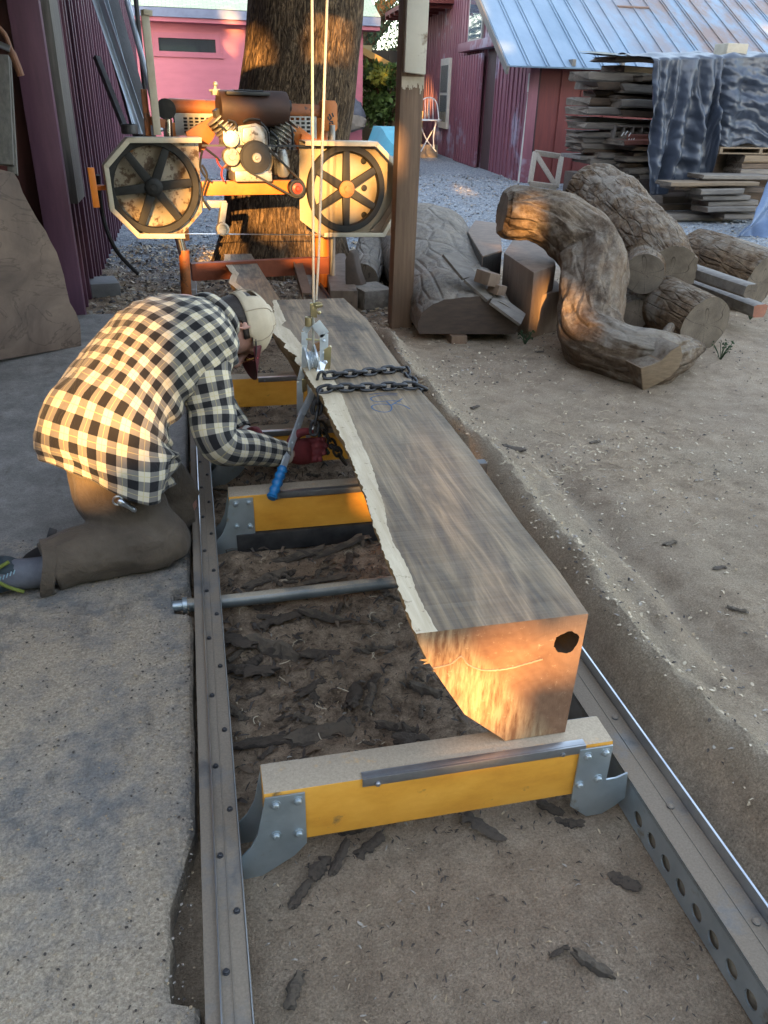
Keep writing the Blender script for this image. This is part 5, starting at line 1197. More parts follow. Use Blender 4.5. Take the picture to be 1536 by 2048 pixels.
# domed slab log lying behind the post
mb = MB(); rg = []; n0 = G(935, 668, .09); n1 = V((G(842, 520, .09).x, 7.1, .09)); ax = (n1-n0); L = ax.length; ax.normalize(); sd = V((ax.y, -ax.x, 0))
for i in range(41):
    f = i/40; c = n0 + ax*L*f; w_ = .315 + .12*f; h_ = .20 + .25*f + .02*math.sin(f*9); ring = [c + sd*w_*.96, c - sd*w_*.96]
    for k in range(25):
        a = math.pi*(1-k/24); b_ = 1 + .05*noise.noise(V((k*.25, f*4, 2))) + .025*noise.noise(V((k*.8, f*14, 6)))
        ring.append(c + sd*math.cos(a)*w_*b_ + V((0, 0, .03 + h_*(abs(math.sin(a))**.75)*b_)))
    rg.append(ring)
mb.rings(rg, 0, capmat=1)
m_dend = M('dark_sawn_end', (.075, .049, .036), (.04, .028, .022), 4, (3, 3, 14), rough=.75, bump=.2)
tag(mb.build('slab_log', [m_log3, m_dend], smooth=50), 'wide grey domed half log lying just right of the wooden post', 'log', 'logs piled by the yard')
mb = MB(); a = G(918, 690, .03); mb.box(a.x-.05, a.x+.05, a.y, a.y+.3, .0, .085); tag(mb.build('support_block', m_post, bevel=.004), 'small brown block propping up the wide domed half log', 'block')
# squared stump blocks
m_blk = M('split_block_wood', (.225, .16, .115), (.135, .092, .065), 4, (4, 4, 1), rough=.8, bump=.3, spots=((.07, .05, .037), 6, .62))
def blockp(tops, zt, zb, name, label, mats, jit=.01):
    t_ = [G(x, y, zt) for x, y in tops]; b_ = [V((p.x + random.uniform(-jit, jit), p.y + random.uniform(-jit, jit), zb)) for p in t_]; n = len(t_)
    mb = MB(); mb.add(t_, [list(range(n))], 0); mb.add(b_, [list(range(n-1, -1, -1))], 1)
    for i in range(n):
        j = (i+1) % n; mb.add([t_[i], t_[j], b_[j], b_[i]], [(0,3,2,1)], 1)
    return tag(mb.build(name, mats, bevel=.012), label, 'block')
blockp([(1008,505),(1028,474),(1100,471),(1112,530),(1068,545)], .46, .02, 'stump_block', 'tall split stump block whose flat top supports the crooked log', [m_blk, m_blk])
blockp([(1030,552),(1050,538),(1115,562),(1127,580),(1072,592)], .30, .0, 'stump_block', 'lower split stump block standing in front of the tall one', [m_blk, m_blk])
blockp([(935,462),(950,440),(1000,446),(1004,500),(965,512)], .44, .0, 'bark_stump', 'black barked upright stump between the domed half log and the split blocks', [m_blk, M('black_bark', (.05, .037, .028), (.02, .016, .013), 6, (9, 9, 1.2), bump=.6, bscale=12, bdist=.02)])
mb = MB(); q = [atY(900, 508, 4.95), atY(940, 556, 4.8), atY(985, 596, 4.68), atY(1045, 640, 4.6)]
for i in range(3): mb.beam(q[i], q[i+1], .14, .018, up=(.3, -.5, 1))
tag(mb.build('thin_plank', WM[1], merge=1e-4), 'thin curved plank leaning across the stump blocks', 'plank')
for (x, y, s_, lab) in ((975, 556, .055, 'larger cube offcut lying on the thin curved plank'), (994, 578, .042, 'smaller cube offcut on the thin curved plank')):
    c = atY(x, y, 4.70); mb = MB(); mb.obox(c, V((.8, .5, -.2)).normalized()*s_, V((-.5, .8, .1)).normalized()*s_, V((.2, 0, 1)).normalized()*s_*.7)
    tag(mb.build('offcut', m_blk, bevel=.004), lab, 'offcut')
for (a, b, z_, lab) in (((1380,540),(1502,582),.36,'upper squared beam resting against the weathered log'), ((1374,566),(1520,622),.22,'lower squared beam with a reddish broken end by the round log')):
    board(G(a[0], a[1], z_), G(b[0], b[1], z_-.03), .11, .085, WM[1], 'squared_beam', lab, 'squared beams by the weathered log', wav=.006, endmat=M('reddish_broken_end', (.33, .13, .08), (.2, .09, .06), 20) if a[0] == 1374 else None)
# left of the post
mb = MB(); p0 = G(688, 606, .10); p1 = atY(668, 530, 7.0); p1.z = .10; mb.beam(p0, p1, .19, .17); tag(mb.build('squared_timber', m_blk, bevel=.008), 'squared timber lying beside the right mill rail', 'timber')
sh = [atY(x, y, 5.75) for x, y in ((698,608),(690,560),(690,520),(699,500),(707,508),(714,545),(727,580),(730,612),(715,616))]
mb = MB(); mb.prism(sh, V((.05, .06, 0)), 0); tag(mb.build('bark_shard', M('dark_curved_bark', (.12, .08, .055), (.06, .04, .03), 6), bevel=.008), 'dark upright shard of bark between the mill and the post', 'bark')
mb = MB(); p0 = G(748, 612, .06); mb.obox(p0+V((0, .12, .03)), V((.11, .03, 0)), V((-.03, .14, 0)), V((0, 0, .085))); tag(mb.build('grey_block', m_log3, bevel=.015), 'dusty grey block lying just left of the wooden post', 'block')
q, r = LP([(G(724, 560, .15), 32), (atY(752, 480, 7.6), 34)]); log('short_log', q, r, 'dusty grey short log lying behind the post on its left', m_log3, 23, n=32, amp=.06)
# ================================================================== KNEELING MAN
man = thing('person', G(200, 1130, .06), 'person in black and cream plaid shirt kneeling beside the track and reaching for the hook', 'person')
m_skin = None
t = NT('fair_skin_with_stubble'); pl = t.coord('Object')
hu = V((.90, .36, .10)).normalized()                # towards the crown
hf = V((.10, -.02, -1)); hf = (hf - hu*hf.dot(hu)).normalized()   # face direction (down)
hr = hf.cross(hu).normalized()                      # the man's right
if hr.y > 0: hr = -hr
HCN = atY(489, 648, 2.655) - hr*.076 + hf*.022 + hu*.004          # head centre
def hd(x, y, z): return HCN + hr*x + hf*y + hu*z    # head-local: x right, y face, z crown
jaw = hd(.02, .07, -.075)
ds = t.n('ShaderNodeVectorMath', operation='DISTANCE'); t.l(pl, ds.inputs[0]); ds.inputs[1].default_value = jaw
sk = t.ramp(t.noise(pl, 40, 5, .6), [(.3, (.36, .185, .145)), (.7, (.47, .265, .21))])
sb = t.math('MULTIPLY', t.ramp(ds.outputs['Value'], [(.055, .8), (.085, 0)]), t.ramp(t.noise(pl, 700, 2, .6), [(.35, .35), (.6, 1)]))
col = t.mix(sb, sk, (.10, .075, .065))
m_skin = t.fin(col, .5, 0, t.bump(t.noise(pl, 250, 4), .12, .001), .35, **{'Subsurface Weight': .08, 'Subsurface Radius': (.02, .008, .004)})

def ell_ring(c, ex, ey, a, b, n=24, sq=1.0, fn=None):
    out = []
    for k in range(n):
        t_ = 2*math.pi*k/n; ca, sa = math.cos(t_), math.sin(t_)
        x = math.copysign(abs(ca)**sq, ca)*a; y = math.copysign(abs(sa)**sq, sa)*b
        out.append(V(c) + V(ex)*x + V(ey)*y + (fn(t_) if fn else V()))
    return out
# --- skeleton (world metres)
HIPR = V((-.262, 2.31, .475)); TH = [atY(222, 912, 2.40), atY(238, 985, 2.36), atY(285, 1050, 2.32)]; lat = V((.40, -.915, 0)).normalized(); HIPC = HIPR - lat*.105
NECK = V((.045, 2.68, .73)); spn = (NECK-HIPC); SL = spn.length; spn.normalize()
lat2 = (lat - spn*lat.dot(spn)).normalized(); dor = lat2.cross(spn).normalized()
if dor.z < 0: dor = -dor
SHR = atY(408, 742, 2.47); SHL = NECK - spn*.06 - lat2*.185 - dor*.02
ELR = atY(438, 885, 2.385); WRR = atY(564, 908, 2.51); HNDR = atY(614, 902, 2.57)
ELL = V((.0, 2.86, .43)); WRL = V((.11, 2.72, .31)); HNDL = V((.18, 2.67, .28))
KNR = V((-.175, 2.28, .135)); ANR = V((-.54, 2.19, .13)); HIPL = HIPC - lat*.105; KNL = V((-.115, 2.52, .14)); ANL = V((-.40, 2.36, .10))
def limb(mb, pts, rs, n=20, per=6, squash=1, mat=0, disp=None, capmat=None):
    mb.tube(smooth_path(pts, per), smooth_vals(rs, per), n, mat, disp=disp, capmat=capmat)
# --- body: head, neck, trunk and limbs fused into one surface
mb = MB()
lev = [(-.150, .050, .030, -.062), (-.125, .052, .050, -.066), (-.112, .040, .088, -.068), (-.098, .050, .097, -.074), (-.075, .060, .098, -.084), (-.045, .066, .094, -.092), (-.015, .070, .090, -.096), (.015, .073, .088, -.098), (.045, .074, .090, -.097), (.075, .068, .076, -.086), (.098, .052, .052, -.064), (.112, .028, .028, -.036), (.118, .004, .004, -.006)]
rg = []
for z, hw, yf, yb in lev:
    rg.append(ell_ring(hd(0, (yf+yb)/2, z), hr, hf, hw, (yf-yb)/2, 28, .92))
mb.rings(rg)
mb.tube(smooth_path([hd(0, .088, .03), hd(0, .105, .0), hd(0, .122, -.028), hd(0, .112, -.042), hd(0, .092, -.046)], 5), smooth_vals([.009, .012, .017, .014, .008], 5), 14)      # nose
for s_ in (-1, 1):
    mb.ball(hd(.012*s_, .102, -.038), .010, 10)
    mb.tube([hd(.010*s_, .091, .022), hd(.03*s_, .092, .028), hd(.05*s_, .080, .022)], [.007, .009, .007], 8)       # brow
    er = []
    for k in range(17):
        a = -1.9 + 4.6*k/16; er.append(hd((.076+.008*math.sin(k/16*3.1))*s_, -.022 + .017*math.cos(a)-.004, -.004 + .029*math.sin(a)))
    mb.tube(er, [.0045]*17, 8); mb.ball(hd(.072*s_, -.020, -.004), .013, 10)
mb.tube([hd(-.022, .092, -.068), hd(0, .100, -.066), hd(.022, .092, -.068)], [.005, .008, .005], 8); mb.tube([hd(-.020, .092, -.079), hd(0, .099, -.079), hd(.020, .092, -.079)], [.005, .008, .005], 8)
limb(mb, [hd(0, -.02, -.07), (hd(0, -.02, -.12)+NECK)/2, NECK - spn*.03, NECK - spn*.12], [.062, .060, .068, .095])
limb(mb, [NECK - spn*.08, HIPC + spn*.38 + dor*.035, HIPC + spn*.18 + dor*.02, HIPC], [.10, .135, .13, .13], 24)
limb(mb, [NECK-spn*.07, SHR, (SHR+ELR)/2, ELR, (ELR+WRR)/2, WRR, (WRR*2+HNDR)/3], [.06, .062, .050, .042, .038, .030, .028]); limb(mb, [NECK-spn*.07, SHL, (SHL+ELL)/2, ELL, WRL, (WRL*2+HNDL)/3], [.06, .062, .05, .042, .03, .028])
limb(mb, [HIPR, TH[1], KNR, (KNR+ANR)/2, ANR], [.075, .07, .055, .044, .028]); limb(mb, [HIPL, (HIPL+KNL)/2, KNL, (KNL+ANL)/2, ANL], [.085, .07, .055, .044, .028])
body = mb.build('body', m_skin, man)
rm = body.modifiers.new('fuse', 'REMESH'); rm.mode = 'VOXEL'; rm.voxel_size = .0042; rm.use_smooth_shade = True
sm = body.modifiers.new('soften', 'SMOOTH'); sm.factor = .5; sm.iterations = 3

# --- hair, cap, glasses
m_hair = M('dark_brown_hair', (.035, .022, .016), (.014, .010, .008), 8, (40, 6, 40), rough=.5, bump=.5, bscale=25, bdist=.006)
mb = MB()
def shell(lev_, grow, keep):
    rg = []; n = 44
    for z, hw, yf, yb in lev_: rg.append([(ell_ring(hd(0, (yf+yb)/2, z), hr, hf, hw+grow, (yf-yb)/2+grow, n, .92)[k], k, z) for k in range(n)])
    for i in range(len(rg)-1):
        for k in range(n):
            k2 = (k+1) % n; q = [rg[i][k], rg[i][k2], rg[i+1][k2], rg[i+1][k]]
            if keep(2*math.pi*(k+.5)/n, (q[0][2]+q[2][2])/2): mb.add([p[0] for p in q], [(0,1,2,3)])
def lerp_lev(z): 
    zs = [l[0] for l in lev]; return (z,) + tuple(float(np.interp(z, zs, [l[j] for l in lev])) for j in (1, 2, 3))
LV = [lerp_lev(-.088 + .0095*i) for i in range(16)]
shell(LV, .010, lambda a, z: math.sin(a) < (-.30 if z > -.02 else -.42 - (-.02-z)*3.2) or (z > .02 and math.sin(a) < .35) or (abs(math.cos(a)) > .86 and math.sin(a) < .34 and z > -.012))
hair = mb.build('hair', m_hair, man, smooth=180, merge=2e-4); md = hair.modifiers.new('thickness', 'SOLIDIFY'); md.thickness = .009; md.offset = -1
m_cap = M('tan_cap_mesh', (.54, .45, .325), (.40, .33, .235), 9, rough=.75, bump=.25, bscale=420, bdist=.002, spots=((.40, .34, .26), 9, .66))
mb = MB()
CL = [lerp_lev(.005 + .0095*i) for i in range(12)] + [(.121, .028, .028, -.036), (.128, .004, .004, -.006)]
CL2 = []
for z, hw, yf, yb in CL:
    bulge = .013 + .006*math.sin(min(1, (z-.005)/.12)*math.pi); CL2.append((z + .05*max(0, z-.05), hw+bulge, yf+bulge, yb-bulge))
n = 48; rg = []
for z, hw, yf, yb in CL2: rg.append(ell_ring(hd(0, (yf+yb)/2, z), hr, hf, hw, (yf-yb)/2, n, .94))
def brim(a): return .004 + .026*max(0, math.sin(a))       # front sits a little higher than the strap
for i in range(len(rg)-1):
    for k in range(n):
        a = 2*math.pi*(k+.5)/n; zc = (CL2[i][0]+CL2[i+1][0])/2
        if zc < brim(a): continue
        if math.sin(a) < -.86 and .030 < zc < .068: continue       # opening above the adjuster strap
        k2 = (k+1) % n; mb.add([rg[i][k], rg[i][k2], rg[i+1][k2], rg[i+1][k]], [(0,1,2,3)])
cap_ = mb.build('cap', m_cap, man, smooth=180, merge=2e-4); md = cap_.modifiers.new('thickness', 'SOLIDIFY'); md.thickness = .004
mb = MB()
for k in (3, 12, 21, 28, 36, 44):
    q = [rg[i][k] + (rg[i][k]-hd(0, 0, .04)).normalized()*.0012 for i in range(len(rg)) if CL2[i][0] > brim(2*math.pi*k/n)]
    if len(q) > 2: mb.tube(q, .0014, 5)
mb.ball(hd(0, -.003, .134), .007, 8)
setp(mb.build('cap_seams', M('dark_tan_stitching', (.30, .24, .165), (.22, .175, .12), 20)), cap_)
mb = MB()
def vis(u, v):
    a = math.radians(30 + 120*u); r0 = ell_ring(hd(0, .003, .045), hr, hf, .088, .108, 360, .94)
    k = int(a/(2*math.pi)*360) % 360; p = r0[k]; ext = .088*math.sin(math.pi*u)**.45
    return p + (hf*.97 - hu*.20)*ext*v - hu*(.030*(2*u-1)**2*v) + hr*(.0)
mb.grid(30, 10, vis); visor = mb.build('visor', M('dark_red_visor', (.10, .012, .016), (.065, .009, .012), 30, rough=.7, bump=.1), smooth=180); setp(visor, cap_); md = visor.modifiers.new('thickness', 'SOLIDIFY'); md.thickness = .004
mb = MB()
for s_ in (-1, 1): mb.tube(smooth_path([hd(.080*s_, -.02, .024), hd(.082*s_, .03, .024), hd(.078*s_, .075, .020), hd(.066*s_, .108, .016)], 5), .0026, 8)
gl = mb.build('safety_glasses', m_black, man)
mb = MB()
mb.grid(16, 4, lambda u, v: hd(.068*math.cos(math.pi*u), .098 + .020*math.sin(math.pi*u), .022 - .036*v)); setp(mb.build('lens', glass_mat('amber_lens', (.25, .12, .03)), smooth=180), gl)
mb = MB(); mb.tube([hd(.068*math.cos(math.pi*k/16), .099+.021*math.sin(math.pi*k/16), .024) for k in range(17)], .003, 8); setp(mb.build('brow_bar', M('red_plastic', (.55, .05, .06), (.45, .04, .05), 10, rough=.3, bump=0)), gl)

# --- plaid shirt (UV mapped so the checks follow the cloth)
t = NT('buffalo_plaid_flannel'); uv = t.sep(t.coord('UV')); pl = t.coord('Object')
def band(c): return t.math('GREATER_THAN', t.math('FRACT', c), .5)
bu_, bv_ = band(uv[0]), band(uv[1]); sm_ = t.math('ADD', bu_, bv_)
twill = t.math('MULTIPLY_ADD', t.noise(pl, 350, 2), .12, -.06)
cream = (.58, .505, .365); grey = (.17, .155, .135); blk = (.016, .015, .016)
col = t.ramp(t.math('ADD', t.math('MULTIPLY', sm_, .4), twill), [(.0, cream), (.2, grey), (.62, blk)], 'CONSTANT')
def thin(c, o): return t.math('LESS_THAN', t.math('ABSOLUTE', t.math('SUBTRACT', t.math('FRACT', t.math('ADD', c, o)), .5)), .018)
ln2 = t.math('MAXIMUM', thin(uv[0], .25), thin(uv[1], .25))
lc = t.mix(t.math('GREATER_THAN', sm_, 1.5), (.50, .40, .18), (.28, .07, .03))
col = t.mix(t.math('MULTIPLY', ln2, .55), col, lc)
wr = t.noise(t.coord('Object', (1, 1, 1)), 11, 4, .55, .8)
nb = t.bump(wr, .55, .02); nb = t.bump(t.noise(pl, 500, 3), .15, .001, nb)
m_plaid = t.fin(col, .85, 0, nb, .15, **{'Sheen Weight': .15})
CHK = .052    # one light + one dark band
mb = MB()
def spine(f): # f: 0 hips .. 1 neck
    return HIPC + spn*(SL*f) + dor*(.055*math.sin(math.pi*min(1, max(0, f)))**1.0)
N = 72; defs = [(-.32, .235, .155, -.0), (-.24, .235, .160, -.0), (-.16, .230, .172, -.0), (-.05, .220, .176, .0), (.08, .205, .166, .0), (.22, .190, .150, .0), (.38, .198, .148, .0), (.54, .210, .150, .0), (.68, .222, .150, .0), (.80, .218, .140, .0), (.90, .178, .118, .0), (.97, .115, .092, .004), (1.02, .080, .082, .006)]
fs = np.linspace(-.32, 1.02, 70); rg = []; uvl = []
for f in fs:
    a = float(np.interp(f, [d[0] for d in defs], [d[1] for d in defs])); b = float(np.interp(f, [d[0] for d in defs], [d[2] for d in defs])); o = float(np.interp(f, [d[0] for d in defs], [d[3] for d in defs]))
    def ctr(g): return spine(g) + dor*o if g >= .05 else spine(.05) + (spn*.30 + V((.0, .10, .80))).normalized()*(SL*(g-.05))   # the tail hangs down off the hips
    w_ = sstep(.25, -.22, f) if f < .25 else 0; w_ = 1 - sstep(-.22, .22, f)
    bend = (dor*(1-w_) + V((-.93, -.34, .12))*w_).normalized()
    ring = []
    for k in range(N):
        th = 2*math.pi*k/N; ca, sa = math.cos(th), math.sin(th)
        fold = 0.0
        fold += .012*noise.noise(V((ca*2.2, sa*2.2, f*5))) + (.014*(.3-abs(noise.noise(V((ca*2.5 + f*3, sa*2.5, f*7))))) + .012*(.3-abs(noise.noise(V((ca*4 - f*6, sa*4, f*4+3)))))) * (1 if f < .9 else .3)
        if f < .1: fold += .016*math.sin(th*4+1.0)*(.1-f)/.4
        if sa < -.2: fold += .010*math.sin(f*38 + ca*4)*min(1, -sa)
        c = ctr(f if f >= 0 else f*(1 - .42*max(0, sa) + .12*max(0, ca)))
        ring.append(c + lat2*(math.copysign(abs(ca)**.9, ca)*(a+fold)) + bend*(math.copysign(abs(sa)**.9, sa)*(b+fold)) - (V((0,0,0)) if f > -.05 else dor*.0))
    rg.append(ring)
b0 = len(mb.v)
for r in rg: mb.v += r
per = 1.15
for i in range(len(rg)-1):
    for k in range(N):
        k2 = (k+1) % N; th = 0
        if fs[i] < -.16 and (95 if fs[i] < -.2 else 1e9) < 0: continue
        mb.f.append([b0+i*N+k, b0+i*N+k2, b0+(i+1)*N+k2, b0+(i+1)*N+k]); mb.m.append(0)
        u = lambda kk: kk/N*21.0
        mb.uv.append([(u(k), fs[i]*SL/CHK), (u(k+1), fs[i]*SL/CHK), (u(k+1), fs[i+1]*SL/CHK), (u(k), fs[i+1]*SL/CHK)])
def sleeve(S, E, W, r, nper):
    P = smooth_path([NECK*.35+S*.65, S, S*.5+E*.5, E, E*.5+W*.5, W], 9); R_ = smooth_vals(r, 9); nn = 36
    sub = MB(); sub.tube(P, R_, nn, 0, cap=False, disp=lambda a, s, i: .045*noise.noise(V((math.cos(a)*1.5, math.sin(a)*1.5, s*9))) + .035*math.sin(s*70 + 3*math.cos(a))*(1 if .2 < s < .5 else .5))
    for fi in range(len(sub.f)): sub.uv[fi] = [(q[0]*nper, q[1]/CHK) for q in sub.uv[fi]]
    o = len(mb.v); mb.v.extend(sub.v)
    for f_, m_, u_ in zip(sub.f, sub.m, sub.uv): mb.f.append([o+k for k in f_]); mb.m.append(m_); mb.uv.append(u_)
sleeve(SHR + dor*.005, ELR, WRR, [.090, .086, .077, .066, .057, .046], 9); sleeve(SHL + dor*.01, ELL, WRL, [.092, .095, .08, .066, .058, .046], 9)
# collar
cr = []
for i, (f_, rr_) in enumerate(((0, .078), (.02, .084), (.034, .082), (.02, .092), (.0, .098))):
    cr.append(ell_ring(spine(1.0) + spn*(f_*1.0) + dor*.004, lat2, dor, rr_, rr_*.98, 36))
sub = MB(); sub.rings(cr, 0, False, False)
o = len(mb.v); mb.v.extend(sub.v)
for f_, u_ in zip(sub.f, sub.uv): mb.f.append([o+k for k in f_]); mb.m.append(0); mb.uv.append([(q[0]*8, q[1]/CHK*.5) for q in u_])
shirt = mb.build('shirt', m_plaid, man, smooth=180, fix=True); md = shirt.modifiers.new('thickness', 'SOLIDIFY'); md.thickness = .004; md.offset = -1

# --- trousers
t = NT('brown_canvas_trousers'); pl = t.coord('Object')
col = t.ramp(t.noise(pl, 7, 7, .65), [(.3, (.07, .054, .041)), (.6, (.12, .094, .07)), (.8, (.165, .13, .098))])
m_tr = t.fin(col, .85, 0, t.bump(t.noise(pl, 14, 5, .6, .6), .6, .025), .15, **{'Sheen Weight': .1})
mb = MB(); wob = lambda a, s, i: .07*noise.noise(V((math.cos(a)*1.4, math.sin(a)*1.4, s*6))) + .16*(.25-abs(noise.noise(V((math.cos(a)*1.6 + s*5, math.sin(a)*1.6, s*7+2))))) + .08*(.25-abs(noise.noise(V((math.cos(a)*3, math.sin(a)*3 - s*6, s*12)))))
limb(mb, [HIPC + spn*.16, HIPC + spn*.04, HIPC - spn*.05 - V((-.02,0,.04)), HIPC - spn*.08 - V((-.02, 0, .09))], [.11, .125, .125, .11], 28)
limb(mb, [TH[0], TH[1], TH[2], KNR+V((.01, 0, .0)), KNR+V((.012, 0, -.03))], [.128, .130, .108, .082, .06], 28, disp=wob)
limb(mb, [KNR+V((.02, 0, -.005)), KNR*.7+ANR*.3+V((0, 0, .012)), KNR*.3+ANR*.7+V((0, 0, .012)), ANR+V((.04, 0, .0))], [.078, .090, .084, .078], 28, disp=wob)
limb(mb, [HIPL + V((-.045, 0, 0)), HIPL*.6+KNL*.4, HIPL*.3+KNL*.7, KNL], [.14, .118, .098, .08], 28, disp=wob)
limb(mb, [KNL+V((.01, 0, 0)), KNL*.6+ANL*.4, ANL+V((.03, 0, 0))], [.078, .085, .075], 28, disp=wob)
tro = mb.build('trousers', m_tr, man)
rm = tro.modifiers.new('fuse', 'REMESH'); rm.mode = 'VOXEL'; rm.voxel_size = .006; rm.use_smooth_shade = True
sm = tro.modifiers.new('soften', 'SMOOTH'); sm.factor = .5; sm.iterations = 4
mb = MB(); axl = (ANR-KNR).normalized(); hemc = ANR + V((.035, 0, 0))
mb.rings([ell_ring(hemc + axl*d_, V((0,1,0)), V((0,0,1)), r_, r_, 30, 1.0, lambda a: axl*.012*math.sin(a*2)) for d_, r_ in ((-.035, .081), (-.03, .086), (.005, .088), (.006, .080), (-.01, .078))], 0, False, False)
setp(mb.build('hem', m_tr), tro)
mb = MB(); k0 = atY(232, 1000, 2.16); k1 = atY(275, 1022, 2.16)
q0 = atY(236, 1000, 2.17); q1 = atY(272, 1022, 2.17)
mb.tube([q0 + (q1-q0)*(i/8) for i in range(9)], [.008, .012, .012, .01, .008, .007, .007, .008, .005], 10); ring = [q0 + V((math.cos(a)*.014, -.004, math.sin(a)*.014)) for a in [2*math.pi*i/14 for i in range(15)]]; mb.tube(ring, .003, 6)
setp(mb.build('belt_clip', m_bright), man)
# --- sock, shoe
m_sock = M('grey_blue_sock', (.13, .135, .16), (.085, .09, .11), 30, bump=.3, bscale=150)
mb = MB(); mb.tube(smooth_path([ANR+V((.06, 0, -.01)), ANR+V((-.02, 0, -.015)), ANR+V((-.10, 0, -.01))], 5), .046, 20); setp(mb.build('sock', m_sock), man)
m_shoe = M('dark_teal_shoe', (.018, .035, .045), (.010, .018, .026), 12, rough=.65, bump=.3)
def shoe(an, sgn):
    mb = MB(); A = an + V((-.075, 0, -.01)); d_ = V((-.55, .0, -.83)).normalized()    # toes tucked to the floor
    heel = A + V((-.03, 0, .03)); toe = A + V((-.06, 0, -.06)) ; sole_n = V((-.9, 0, .42)).normalized(); ft = V((-.30, .0, -.95)).normalized()
    rg = []
    for s_, w_, h_ in ((-.075, .022, .02), (-.06, .036, .042), (-.02, .041, .055), (.03, .043, .052), (.08, .048, .042), (.125, .046, .032), (.155, .034, .022), (.168, .016, .012)):
        c = A + ft*(s_*.62) + sole_n*(.01 if s_ > .05 else .0) + V((-.4*max(0, s_-.03), 0, .3*max(0, s_-.03)))
        rg.append(ell_ring(c, V((0,1,0)), sole_n, w_, h_, 20, .85))
    mb.rings(rg); sh_ = mb.build('shoe', m_shoe, man, smooth=60)
    sm_b = MB(); rg2 = []
    for s_, w_ in ((-.078, .024), (-.05, .040), (.0, .041), (.06, .047), (.11, .050), (.15, .040), (.17, .018)):
        c = A + ft*(s_*.62) + sole_n*(.052) + V((-.4*max(0, s_-.03), 0, .3*max(0, s_-.03)))
        rg2.append([c + V((0, -w_, 0)) - sole_n*.012, c + V((0, w_, 0)) - sole_n*.012, c + V((0, w_, 0)) + sole_n*.012, c + V((0, -w_, 0)) + sole_n*.012])
    sm_b.rings(rg2); setp(sm_b.build('sole', m_rubber, bevel=.004), sh_)
    tr_ = MB(); tr_.tube(smooth_path([A+V((.045, -.045, -.04)), A+V((.0, -.05, -.01)), A+V((-.03, -.048, .03)), A+V((.02, -.035, .06))], 6), .0055, 8); setp(tr_.build('trim', M('olive_green_trim', (.16, .19, .03), (.11, .13, .02), 20), smooth=40), sh_)
    la = MB(); la.tube(smooth_path([A+V((.02, -.05, -.06)), A+V((-.0, -.075, -.09)), A+V((-.005, -.085, -.125))], 5), .003, 6); la.tube(smooth_path([A+V((.02, -.05, -.06)), A+V((-.03, -.07, -.08)), A+V((-.05, -.08, -.115))], 5), .003, 6); setp(la.build('laces', m_rubber), sh_)
    mk = MB()
    for i in range(5): mk.beam(A+V((-.012+.010*i, -.0515+.0012*i, .008+.004*i)), A+V((-.006+.010*i, -.0515+.0012*i, .022+.004*i)), .003, .001, up=(0,1,0))
    setp(mk.build('shoe_logo', M('pale_blue_print', (.25, .40, .48), (.2, .33, .4), 10, bump=0)), sh_)
shoe(ANR, 1); shoe(ANL, -1)
# --- gloves with five fingers
m_glove = M('dark_red_glove', (.17, .022, .026), (.10, .014, .017), 25, rough=.75, bump=.3, bscale=120)
m_cuff = M('pale_glove_cuff', (.55, .50, .44), (.42, .38, .33), 20, bump=.2)
def glove(W, Hc, up, side, curl):
    d_ = (Hc-W).normalized(); sd_ = (V(side) - d_*V(side).dot(d_)).normalized(); un = d_.cross(sd_)
    mb = MB(); K = W + d_*.115                     # knuckle line
    rg = []
    for s_, a, b in ((.018, .030, .028), (.035, .034, .026), (.06, .042, .025), (.09, .047, .024), (.113, .047, .021), (.122, .042, .016)):
        rg.append(ell_ring(W + d_*s_, sd_, un, a, b, 22, .85))
    mb.rings(rg)
    for i, (off, L, r0) in enumerate(((.034, .078, .0115), (.012, .088, .012), (-.011, .082, .0115), (-.033, .064, .0105))):
        p = K + sd_*off; q = [p - d_*.02]; ang = 0; dd = d_
        for j, fr in enumerate((.45, .32, .23)):
            ang += curl[j]*(1+.08*i); dd = d_*math.cos(ang) + un*math.sin(ang); p = p + dd*L*fr; q.append(p)
        mb.tube(smooth_path([q[0], K+sd_*off]+q[1:], 5), smooth_vals([r0*1.05, r0*1.1, r0, r0*.93, r0*.8], 5), 12)
    tb = W + d_*.045 + sd_*.036
    mb.tube(smooth_path([tb - d_*.01 - sd_*.012, tb + sd_*.022 + d_*.018 + un*.008, tb + sd_*.032 + d_*.048 + un*.024, tb + sd_*.026 + d_*.074 + un*.036], 5), smooth_vals([.017, .0165, .014, .010], 5), 12)
    g = mb.build('glove', m_glove, man); rm = g.modifiers.new('fuse', 'REMESH'); rm.mode = 'VOXEL'; rm.voxel_size = .0032; rm.use_smooth_shade = True
    sm = g.modifiers.new('soften', 'SMOOTH'); sm.iterations = 3
    cb = MB(); cb.rings([ell_ring(W + d_*s_, sd_, un, r_, r_*.95, 20) for s_, r_ in ((.008, .034), (.01, .037), (.022, .0365), (.024, .033))], 0, False, False); setp(cb.build('cuff', m_cuff), g)
    return g, d_, sd_, un, K
g, d_, sd_, un, K = glove(WRR, HNDR, None, (.2, .5, .8), (.55, .75, .6))
mk = MB(); q = K - d_*.015 + un*-.0245
for i in range(3): mk.tube(smooth_path([q + sd_*(.028-.02*i) - d_*.03, q + sd_*(.022-.02*i) - d_*.01 - un*.002, q + sd_*(.024-.02*i) + d_*.012], 4), .0016, 6)
setp(mk.build('white_print', m_wh), g)
glove(WRL, HNDL, None, (.2, -.5, .8), (.5, .7, .6))
